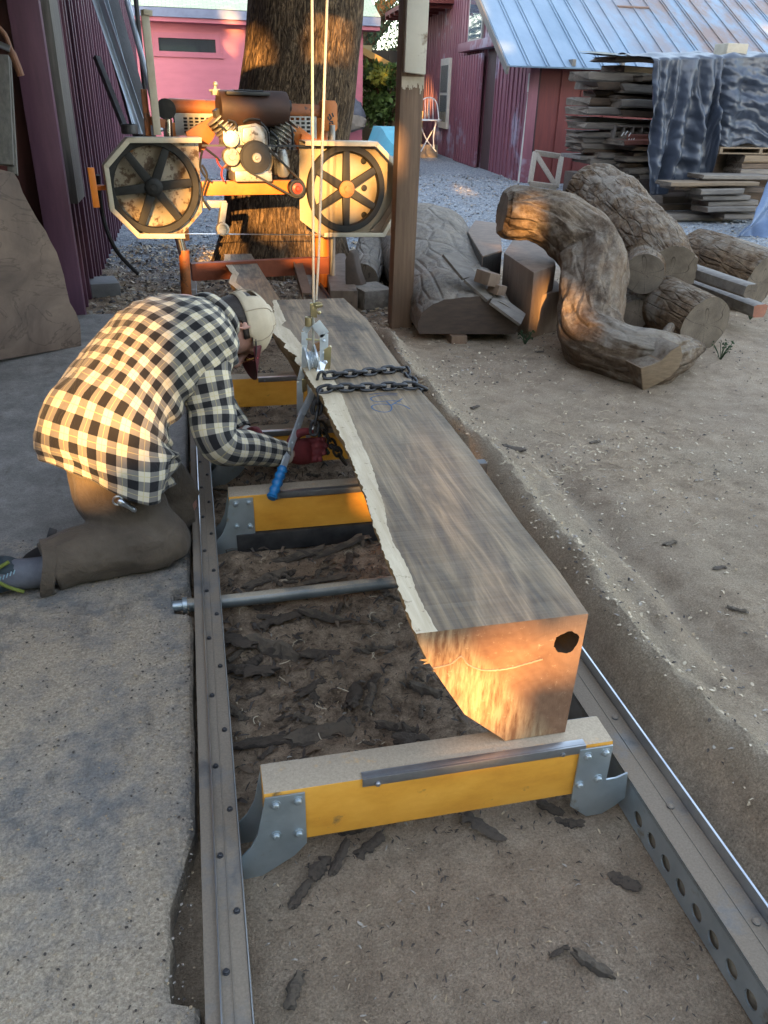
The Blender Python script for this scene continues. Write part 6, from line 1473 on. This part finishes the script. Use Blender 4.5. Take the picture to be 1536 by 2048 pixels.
# ================================================================== CABLE PULLER, CHAIN
pul = thing('cable_puller', (.40, 2.80, .2), 'zinc plated hand cable puller with a blue gripped lever hanging over the log edge', 'cable puller')
PYY = 2.78
m_zinc = M('zinc_plate', (.66, .71, .76), (.52, .57, .62), 14, rough=.36, metal=.55, bump=.04); m_zy = M('yellow_zinc', (.50, .42, .24), (.36, .30, .17), 20, rough=.35, metal=.85, bump=.05)
m_cable = M('steel_cable', (.50, .48, .42), (.30, .285, .25), 4, (200, 200, 30), rough=.45, metal=.5, bump=.4, bscale=10)
m_bluegrip = M('blue_vinyl_grip', (.012, .17, .42), (.01, .13, .34), 10, rough=.35, bump=.02)
def pp_(x, y, d=0.0): return atY(x, y, PYY + d)
def strap(pxs, d, w, mat, name, th=.004):
    q = [pp_(x, y, d) for x, y in pxs]; mb = MB()
    for i in range(len(q)-1): mb.beam(q[i], q[i+1], th, w, up=(0,1,0)) if False else mb.obox((q[i]+q[i+1])/2, (q[i+1]-q[i])/2, (q[i+1]-q[i]).cross(V((0,1,0))).normalized()*w/2, V((0, th/2, 0)))
    setp(mb.build(name, mat, bevel=.001), pul)
# two side plates seen at an angle: each has a broad face turned to the camera
strap([(609,690),(609,664),(625,640)], .0, .022, m_zinc, 'side_plate'); strap([(609,690),(608,735)], .0, .018, m_zinc, 'side_plate')
strap([(631,646),(650,670)], -.02, .036, m_zinc, 'side_plate'); strap([(648,668),(648,745),(638,798)], -.02, .030, m_zinc, 'side_plate'); strap([(607,735),(600,762),(600,830)], .0, .024, m_zinc, 'side_plate')
mb = MB()
for y in (682, 706, 752, 768): mb.lathe(pp_(648, y, -.024), (0,-1,0), [(.0055, 0), (.0055, .003), (.003, .005)], 8)
mb.lathe(pp_(650, 724, -.026), (0,-1,0), [(.009, 0), (.009, .005), (.005, .009)], 6)
setp(mb.build('rivets', m_zinc), pul)
mb = MB(); a = pp_(613, 722); b = pp_(642, 716); ax = (b-a)
mb.lathe(a - ax*.02, ax, [(.012, 0), (.050, .0), (.050, .006), (.032, .007)] + [(.032+.003*math.sin(k*1.57), .008+.0022*k) for k in range(11)] + [(.032, .034), (.056, .035), (.056, .041), (.02, .042)], 30)
setp(mb.build('drum', m_zinc, smooth=30), pul)
mb = MB(); mb.cyl(pp_(612, 678), pp_(646, 681), .004, 8); mb.lathe(pp_(617, 645), (0,0,1), [(.009, -.012), (.013, -.012), (.013, .018), (.011, .02), (.008, .018)], 14); setp(mb.build('guide_pins', m_zy), pul)
mb = MB(); mb.prism([pp_(x, y, -.03) for x, y in ((648,700),(660,693),(663,695),(660,740),(650,744),(648,735))], V((.004, .02, 0))); setp(mb.build('latch', m_zy, bevel=.001), pul)
mb = MB(); mb.prism([pp_(x, y, .0) for x, y in ((625,690),(640,685),(641,702),(628,706))], V((0, .015, 0))); setp(mb.build('pawl', m_rust, bevel=.001), pul)
mb = MB(); mb.prism([pp_(x, y, -.01) for x, y in ((604,760),(614,758),(613,782),(605,786))], V((0, .02, 0))); mb.prism([pp_(x, y, -.01) for x, y in ((614,770),(624,768),(632,800),(618,812))], V((0, .01, 0)), 1); setp(mb.build('ratchet_block', [m_zy, m_zinc], bevel=.001), pul)
# lever and grip
L0 = pp_(645, 725, -.03); L1 = atY(628, 778, 2.70); L2 = atY(604, 828, 2.63); L3 = atY(566, 935, 2.42)
mb = MB()
for a, b in ((L0, L1), (L1, L2), (L2, L3)):
    s_ = (b-a).cross(V((0,1,.2))).normalized(); mb.obox((a+b)/2, (b-a)/2, s_*.0125, (b-a).cross(s_).normalized()*.004)
for q in (.2, .55, .8): 
    c = L2+(L3-L2)*q; mb.lathe(c+V((0, -.004, 0)), (0,-1,.2), [(.005, 0), (.005, .002), (.002, .003)], 8)
lev_ = mb.build('lever', m_zinc, bevel=.001); setp(lev_, pul)
mb = MB(); e = atY(543, 997, 2.33); P = [L3 + (e-L3)*(i/40) for i in range(41)]
mb.tube(P, [.0165 + .0022*math.sin(i/40*2*math.pi*4.5) if 2 < i < 39 else .014 for i in range(41)], 18); setp(mb.build('grip', m_bluegrip), lev_)
# cables to the roof beam
mb = MB(); tp0 = atY(622, -420, 2.95); tp1 = atY(668, -420, 2.95)
mb.tube([pp_(626, 715, -.008), pp_(627, 600, -.008), tp0], .0046, 8); mb.tube([pp_(632, 600, .006), atY(637, 520, 2.80), tp1], .0046, 8)
setp(mb.build('cable', m_cable), pul)
mb = MB(); mb.prism([pp_(x, y, -.015) for x, y in ((620,607),(641,604),(643,612),(634,618),(634,636),(622,634))], V((0, .012, 0))); mb.lathe(pp_(638, 625, -.018), (0,-1,0), [(.008, 0), (.008, .004), (.004, .007)], 6); mb.lathe(pp_(638, 611, -.018), (1,0,.2), [(.008, -.012), (.008, .012)], 10); setp(mb.build('top_shackle', m_zy, bevel=.001), pul)
# swivel and hook at the bottom
mb = MB(); mb.cyl(pp_(622, 790), pp_(633, 815), .006, 8); mb.lathe(pp_(634, 822), (0,0,-1), [(.010, -.02), (.013, -.01), (.010, 0), (.012, .012), (.008, .02)], 14); mb.lathe(pp_(632, 842), (0,0,-1), [(.006, -.012), (.011, -.01), (.011, .008), (.006, .01)], 12); setp(mb.build('swivel', m_zy), pul)
mb = MB(); q = [pp_(632, 848), pp_(626, 858), pp_(617, 872, -.01), pp_(621, 888, -.01), pp_(634, 892, -.01), pp_(645, 884, -.005), pp_(650, 870)]
mb.tube(smooth_path(q, 5), smooth_vals([.007, .009, .010, .011, .010, .008, .004], 5), 12); mb.cyl(pp_(637, 852), pp_(650, 876), .003, 6); setp(mb.build('hook', m_bright), pul)
mb = MB(); q = smooth_path([pp_(636, 862, -.02), pp_(642, 880, -.02), pp_(650, 898, -.02), pp_(656, 906, -.01)], 5); mb.tube(q, [.009]*len(q), 10); tag(mb.build('lifting_strap', M('dark_teal_strap', (.02, .05, .06), (.012, .03, .037), 20), smooth=50), 'dark teal strap loop hanging in the puller hook by the red glove', 'strap')
# roof beam carrying the cables
mb = MB(); mb.beam(V((-2.6, tp0.y+.05, tp0.z+.09)), V((1.6, tp0.y+.05, tp0.z+.09)), .14, .2); 
RZ = 3.1
sr = thing('shed_roof', (-.8, 1.6, RZ), 'shed roof with timber beams carried over the track', 'roof')
setp(mb.build('carrying_beam', m_post), sr)
mb = MB(); mb.box(-4.4, 1.05, 1.6, 6.5, RZ, RZ+.04); setp(mb.build('roof_deck', m_gpl), sr)  # unseen deck; its ends are placed to steer sun and shade
mb = MB()
for y in (1.7, 2.3, 4.0, 5.165, 6.3): mb.box(-4.3, 1.42 if y > 5 else 1.0, y-.06, y+.06, RZ-.15, RZ-.002)
setp(mb.build('rafters', m_post), sr)

# chain: each strand a run of interlocking links
ch = thing('chain', (.55, 2.62, TZ), 'dark steel chain wrapped twice over the log below the puller', 'chain')
def chain(path, name, pitch=.036, r=.0054, w=.0135, Lh=.025):
    P = smooth_path(path, 14); acc = [0]
    for i in range(1, len(P)): acc.append(acc[-1] + (P[i]-P[i-1]).length)
    mb = MB(); s_ = 0; i = 0; flip = 0
    while s_ < acc[-1] - pitch*.5:
        k = max(1, min(len(P)-1, int(np.searchsorted(acc, s_)))); f = (s_-acc[k-1])/max(1e-6, acc[k]-acc[k-1]); c = P[k-1].lerp(P[k], f); d_ = (P[k]-P[k-1]).normalized()
        side = d_.cross(V((0,0,1))); side = side.normalized() if side.length > .2 else V((0,1,0)); up = side.cross(d_)
        tw = (.7 if flip else -.75) + .15*math.sin(s_*90); sx = side*math.cos(tw) + up*math.sin(tw)
        ring = []
        for j in range(15):
            a = 2*math.pi*j/14; x, y = math.cos(a), math.sin(a); ring.append(c + d_*(math.copysign(abs(x)**.7, x)*Lh) + sx*(math.copysign(abs(y)**.7, y)*w))
        mb.tube(ring, r, 7, 0, cap=False); s_ += pitch; flip ^= 1
    setp(tag(mb.build(name, m_dark, smooth=60), kind='stuff'), ch)
e0 = G(833, 772, TZ+.012); e1 = G(800, 738, TZ+.012)
w0 = G(651, 778, TZ+.012); w1 = G(652, 752, TZ+.012)
chain([V((w0.x-.04, w0.y-.01, TZ-.12)), V((w0.x-.02, w0.y, TZ-.02)), w0, (w0+e0)/2+V((0, .004, 0)), e0, V((e0.x+.018, e0.y, TZ-.03)), V((e0.x+.012, e0.y, TZ-.16))], 'near_strand')
chain([V((w1.x-.04, w1.y, TZ-.10)), V((w1.x-.02, w1.y, TZ-.01)), w1, (w1+e1)/2, e1, V((e1.x+.02, e1.y-.03, TZ+.0)), V((e0.x+.02, e0.y+.03, TZ-.02))], 'far_strand')
chain([pp_(645, 855), pp_(662, 885, -.02), pp_(676, 905, -.10), pp_(690, 925, -.12), pp_(704, 936, -.13)], 'hanging_strand')

# ================================================================== LOOSE BARK, SHAVINGS AND CHIPS
rng = random.Random(99)
m_barkp = [M('dark_bark_piece', (.075, .055, .042), (.03, .023, .018), 8, (3, 12, 6), bump=.8, bscale=14, bdist=.03, dust=(.20, .15, .11), dustamt=.8, dscale=5), M('dusty_bark_piece', (.16, .125, .098), (.075, .058, .045), 9, (3, 12, 6), bump=.8, bscale=14, bdist=.03, dust=(.27, .21, .15), dustamt=.9, dscale=5)]
bark_protos = []
for k in range(9):
    mb = MB(); L = 1.0; n = 14; rg = []; w_ = rng.uniform(.13, .26); cv = rng.uniform(-.06, .07); th = rng.uniform(.035, .07); tp_ = rng.uniform(.1, .55)
    for i in range(n+1):
        f = i/n; x = (f-.5)*L; ww = w_*(1-abs(2*f-1)**4*tp_)*(1+.8*noise.noise(V((f*6, k*3, 0)))); y0 = cv*math.sin(f*3)+.06*noise.noise(V((f*4, k*7, 2))); z0 = .07 + .03*math.sin(f*2.6+k)
        ring = []
        for j in range(10):
            a = 2*math.pi*j/10; ring.append(V((x + (rng.uniform(-.11, .11) if i in (0, n) else rng.uniform(-.02, .02)), y0 + math.cos(a)*ww, max(-.02, z0 + math.sin(a)*th*(1+.9*noise.noise(V((f*9, j*1.7, k)))) - .22*abs(math.cos(a))*ww))))
        rg.append(ring)
    mb.rings(rg); o = mb.build('bark_piece', m_barkp[k % 2], smooth=18); bark_protos.append(o)
shown = 0
def put_bark(x, y, s, a, proto=None, label=None):
    global shown
    pr_ = proto if proto is not None else rng.choice(bark_protos)
    o = bark_protos[shown] if shown < len(bark_protos) else pr_.copy()
    if shown >= len(bark_protos): COL.objects.link(o)
    o.location = (x, y, gz(x, y) + .004); o.rotation_euler = (rng.uniform(-.45, .45), rng.uniform(-.25, .25), a); o.scale = (s, s*rng.uniform(.7, 1.2)*(.45 if s > .17 else 1), s*rng.uniform(.7, 1.1)*(1.3 if s < .17 else 1))
    tag(o, label or 'loose strip of dark bark lying on the ground between the sawmill rails', 'bark', 'bark strips between the rails'); shown += 1
for (px, py, s, a) in ((500,1340,.16,-.6),(545,1300,.15,-.5),(540,1480,.19,.1),(640,1465,.17,.15),(705,1395,.10,1.2),(740,1400,.10,1.1),(560,1245,.14,.3),(640,1240,.12,-.3),(480,1290,.12,-.9),(590,1110,.2,.1),(680,1100,.2,.15),(530,1160,.15,.4),(650,1160,.14,0),(620,1380,.1,.8),(850,1380,.09,-.6),(790,1455,.1,-.3),(820,1480,.08,-.2),(680,1715,.08,1.0),(640,1740,.07,.9),(960,1650,.075,-.9),(985,1665,.055,-.8),(1100,1612,.06,-.6),(1140,1640,.06,-.5),(740,1650,.06,.2),(800,1630,.05,.6),(700,1660,.05,-.2),(860,1625,.045,.1),(740,1690,.07,.4),(600,1790,.06,.8),(590,1985,.07,1.2),(1185,1925,.075,-.7),(1250,1760,.06,-.8),(1120,1900,.04,.3),(470,1420,.10,-1.1),(640,1310,.11,.2),(760,1290,.09,-.4)):
    p = G(px, py, .01); put_bark(p.x, p.y, s, a, label={(1185,1925): 'single black curl of bark lying on the bare dust in the foreground', (960,1650): 'reddish strip of bark lying just below the yellow beam'}.get((px, py)))
for i in range(190):
    y = rng.uniform(1.25, 4.3); x = rng.uniform(.01, .80); put_bark(x, y, rng.uniform(.022, .075), rng.uniform(0, 3.1))
for o in bark_protos[shown:]: bpy.data.objects.remove(o)
# dark clods along the yard
for (px, py, s, a) in ((1027,907,.10,-.8),(1190,880,.06,.3),(1080,700,.05,0),(950,820,.05,.5),(1340,1085,.06,.3),(1475,1215,.06,-.8),(1440,1130,.05,.2)):
    p = G(px, py, .05); o = bark_protos[rng.randrange(9)].copy(); COL.objects.link(o); o.location = (p.x, p.y, gz(p.x, p.y)+.003); o.scale = (s,)*3; o.rotation_euler = (0, 0, a)
    tag(o, 'small dark bark scrap lying on the dusty yard right of the track', 'bark', 'bark scraps on the yard')
def chips(name, label, n, area, cols, smin, smax, zf, dens=None, thin_=.22):
    mb = MB(); k = 0
    while k < n:
        x, y = area()
        if dens and rng.random() > dens(x, y): continue
        z = zf(x, y); L = rng.uniform(smin, smax)*(1 + .12*y); a = rng.uniform(0, 6.28); d_ = V((math.cos(a), math.sin(a), rng.uniform(-.2, .35))); s_ = V((-d_.y, d_.x, rng.uniform(-.4, .4))).normalized()*L*thin_*rng.uniform(.5, 1.3); c = V((x, y, z+.0015+L*.08))
        m_ = rng.randrange(len(cols)); cu = V((0, 0, L*rng.uniform(0, .35)))
        mb.add([c-d_*L/2-s_*.5, c-d_*L/2+s_*.5, c+s_+cu, c-s_+cu, c+d_*L/2+s_*.4, c+d_*L/2-s_*.4], [(0,1,2,3),(3,2,4,5)], m_); k += 1
    o = mb.build(name, cols, smooth=0, fix=False); return tag(o, label, 'chips', kind='stuff')
MC = [M('pale_shaving', (.62, .52, .38), (.5, .4, .28), 9, bump=0), M('grey_chip', (.34, .30, .25), (.24, .21, .175), 9, bump=0), M('dark_chip', (.07, .052, .04), (.04, .03, .024), 9, bump=0), M('tan_chip', (.42, .32, .2), (.3, .22, .14), 9, bump=0)]
chips('wood_chips', 'wood chips and dark crumbs mixed through the litter between the rails', 7000, lambda: (rng.uniform(-.0, .82), .45 + 4.6*rng.random()**1.2), [MC[2], MC[2], MC[2], MC[3], MC[2], MC[1]], .003, .012, gz, lambda x, y: .45 if y < 1.1 else 1, .16)
chips('yard_chips', 'pale shavings and crumbs scattered across the dusty yard', 15000, lambda: (1.0 + 5.2*rng.random()**1.3, .8 + 6.2*rng.random()), [MC[0], MC[1], MC[3], MC[2], MC[0]], .004, .013, gz, lambda x, y: .25 + .75*max(0, noise.noise(V((x*1.3, y*1.3, 2)))+.3), .3)
chips('floor_crumbs', 'sawdust crumbs and small chips on the shed floor', 3500, lambda: (-.1 - 1.1*rng.random()**1.4, .4 + 2.1*rng.random()), [MC[3], MC[2], MC[1]], .002, .006, lambda x, y: CONC, None, .4)
chips('litter', 'dry leaf litter and shavings around the sawmill and the maroon wall', 7000, lambda: (rng.uniform(-.75, 2.4), rng.uniform(5.1, 8.5)), [MC[0], MC[1], MC[2], MC[3]], .008, .03, gz, None, .3)
chips('gravel_stones', 'loose pale stones over the far gravel yard', 12000, lambda: (rng.uniform(-.6, 7.5), 7.2 + 9*rng.random()**1.6), [MC[1], M('pale_stone', (.36, .37, .38), (.28, .29, .30), 9, bump=0), M('blue_grey_stone', (.25, .26, .28), (.18, .19, .2), 9, bump=0)], .008, .018, gz, None, .6)
chips('bark_splinters', 'brown splinters and bark slivers littering the ground between the rails', 1500, lambda: (rng.uniform(.0, .82), 1.2 + 3.2*rng.random()), [MC[2], M('brown_splinter', (.15, .10, .06), (.09, .06, .04), 9, bump=0), MC[2]], .012, .035, lambda x, y: gz(x, y)+.004, None, .16)
# curled long shavings in the yard and weeds at the log pile
mb = MB()
for i in range(200):
    p = G(rng.gauss(1150, 130), rng.gauss(890, 70), .05) if rng.random() < .8 else G(rng.uniform(450, 800), rng.uniform(1080, 1500), .01)
    z = gz(p.x, p.y); a = rng.uniform(0, 6.28); L = rng.uniform(.015, .04); cu = rng.uniform(-2, 2); q = []
    for j in range(6): b = a + cu*j/5; q.append(V((p.x, p.y, z+.003+.006*math.sin(j*.6))) + V((math.cos(b), math.sin(b), 0))*L*j/5)
    mb.tube(q, .0013, 4, 0, cap=False)
tag(mb.build('curled_shavings', MC[0], smooth=60, fix=False), 'thin curled shavings scattered over the yard and litter', 'shavings', kind='stuff')
for (px, py, s_) in ((1440, 722, .09), (1360, 640, .06), (1050, 690, .06), (1500, 640, .09)):
    wd = MB(); c = G(px, py, .03)
    for k in range(14):
        a = rng.uniform(0, 6.28); h_ = s_*rng.uniform(.6, 1.4); tip = c + V((math.cos(a)*s_*.6, math.sin(a)*s_*.6, h_)); wd.tube([c, (c+tip)/2+V((0, 0, .01)), tip], .0022, 4); leaves(wd, tip, (.012, .012, .012), 4, .016, 0, rng=rng)
    tag(wd.build('weed', m_leafd, smooth=0, fix=False), {1440: 'small green weed growing beside the round log', 1360: 'tiny weed under the small dark log end', 1050: 'tiny weed at the foot of the split stump blocks', 1500: 'small weed below the squared beams at the right edge'}[px], 'weed')

# ================================================================== UNSEEN LEAF SCREEN BEHIND THE VIEWER (added to block sun; gaps cut for chosen patches)
OCC_Y, HTOP, HX0, HX1 = -14.0, 12.6, -14.0, 12.0
SUN_AZ, SUN_EL = math.radians(10), math.radians(11)      # light travels towards +Y and a little to +X
LD = V((math.sin(SUN_AZ)*math.cos(SUN_EL), math.cos(SUN_AZ)*math.cos(SUN_EL), -math.sin(SUN_EL)))
def to_px(p):
    c = RW.T @ (np.array(p) - np.array([0, 0, CAMH])); return CX + FPX*c[0]/c[2], CY + FPX*c[1]/c[2]
def inside(x, y, poly):
    r = False; j = len(poly)-1
    for i in range(len(poly)):
        xi, yi = poly[i]; xj, yj = poly[j]
        if (yi > y) != (yj > y) and x < (xj-xi)*(y-yi)/(yj-yi)+xi: r = not r
        j = i
    return r
LIT = [(2.35, [(50,1010),(50,740),(210,640),(330,690),(345,770),(310,840),(335,890),(240,850),(265,960),(262,1010),(180,1020),(110,960)]),
 (7.15, [(470,55),(540,62),(545,260),(575,380),(575,480),(425,482),(445,330)]), (6.85, [(560,385),(612,385),(612,478),(560,478)]), (6.85, [(590,52),(730,58),(712,165),(650,150),(605,112)]),
 (5.6, [(255,475),(292,425),(330,400),(395,395),(410,430),(370,482)]), (5.7, [(605,280),(720,284),(800,310),(770,345),(735,445),(640,470),(600,425)]),
 (5.9, [(340,470),(380,470),(382,565),(345,560)]), (5.95, [(615,468),(672,468),(672,565),(625,560)]),
 (1.15, [(800,1285),(870,1305),(905,1255),(925,1215),(1120,1200),(1135,1300),(1105,1420),(1125,1500),(960,1520),(790,1350)]),
 (2.6, [(640,795),(662,790),(740,985),(700,965)]), (20.5, [(866,80),(880,55),(905,130),(898,180),(872,160)]), (19, [(868,262),(886,250),(884,305),(866,300)]), (16.5, [(958,150),(985,128),(978,170),(962,178)]),
 (5.1, [(1035,465),(1085,470),(1095,600),(1060,620),(1050,540)]), (4.98, [(1060,440),(1082,444),(1086,470),(1066,468)]), (16, [(1480,92),(1536,60),(1536,110),(1490,115)]), (20, [(455,40),(492,48),(470,118),(452,110),(462,75)]), (6.5, [(455,490),(475,485),(478,515),(450,520)]),
 (13, [(925,368),(965,352),(945,395),(905,400)]), (21.5, [(740,135),(775,140),(772,165),(745,168)]), (22.5, [(735,100),(790,115),(790,140),(745,112)])]  # outlines of wanted sun patches; screen cells over them are left out
mb = MB(); core = MB(); rng = random.Random(41); cs = .15; x = HX0
while x < HX1:
    z = 0.1
    while z < HTOP:
        c = V((x + rng.uniform(-.05, .05), OCC_Y + rng.uniform(-.25, .25), z + rng.uniform(-.05, .05))); lit = False
        for Y_, poly in LIT:
            q = c + LD*((Y_-c.y)/LD.y); u, v = to_px(q)
            if inside(u, v, poly): lit = True; break
        if not lit and noise.noise(c*.8)*.6 + noise.noise(c*2.6) > .98: lit = True
        if not lit:
            h_ = cs*.502; cz = V((x, OCC_Y+.3, z)); core.add([cz+V((-h_, 0, -h_)), cz+V((h_, 0, -h_)), cz+V((h_, 0, h_)), cz+V((-h_, 0, h_))], [(0,1,2,3)])
            n_ = V((rng.gauss(0, .35), -1, rng.gauss(0, .35))).normalized(); a = n_.orthogonal().normalized(); a.rotate(Quaternion(n_, rng.uniform(0, 6.28))); b_ = n_.cross(a); s_ = cs*rng.uniform(.72, .95)
            mb.add([c-a*s_, c-b_*s_, c+a*s_, c+b_*s_], [(0,1,2,3)])
        z += cs
    x += cs
m_leafh = M('occluder_leaf', (.07, .11, .04), (.03, .05, .02), 3, bump=0)
o_ = len(mb.v); mb.v += core.v; mb.f += [[o_+k for k in f] for f in core.f]; mb.m += core.m; mb.uv += core.uv
tag(mb.build('occluder', m_leafh, smooth=0, fix=False), 'unseen leafy hedge standing behind the viewer', 'occluder', kind='stuff')
# ================================================================== LIGHT
w = bpy.data.worlds.new('World'); SC.world = w; w.use_nodes = True
nt = w.node_tree; bg = nt.nodes['Background']; sky = nt.nodes.new('ShaderNodeTexSky'); sky.sky_type = 'NISHITA'; sky.sun_disc = False
sky.sun_elevation = SUN_EL; sky.sun_rotation = math.pi + SUN_AZ
hs = nt.nodes.new('ShaderNodeHueSaturation'); hs.inputs['Saturation'].default_value = .68; nt.links.new(sky.outputs[0], hs.inputs['Color']); nt.links.new(hs.outputs[0], bg.inputs[0]); bg.inputs[1].default_value = .15
sl = bpy.data.lights.new('Sun', 'SUN'); so = bpy.data.objects.new('Sun', sl); COL.objects.link(so)
sl.energy = 2.7; sl.angle = math.radians(.5); sl.color = (1, .53, .165)
so.rotation_euler = LD.to_track_quat('-Z', 'Y').to_euler(); so.location = (0, -10, 8)
SC.view_settings.view_transform = 'Standard'; SC.view_settings.look = 'None'; SC.view_settings.exposure = 3.0; SC.view_settings.gamma = 1
SC.render.engine = 'CYCLES'; SC.cycles.max_bounces = 6; SC.cycles.diffuse_bounces = 3; SC.cycles.use_denoising = True
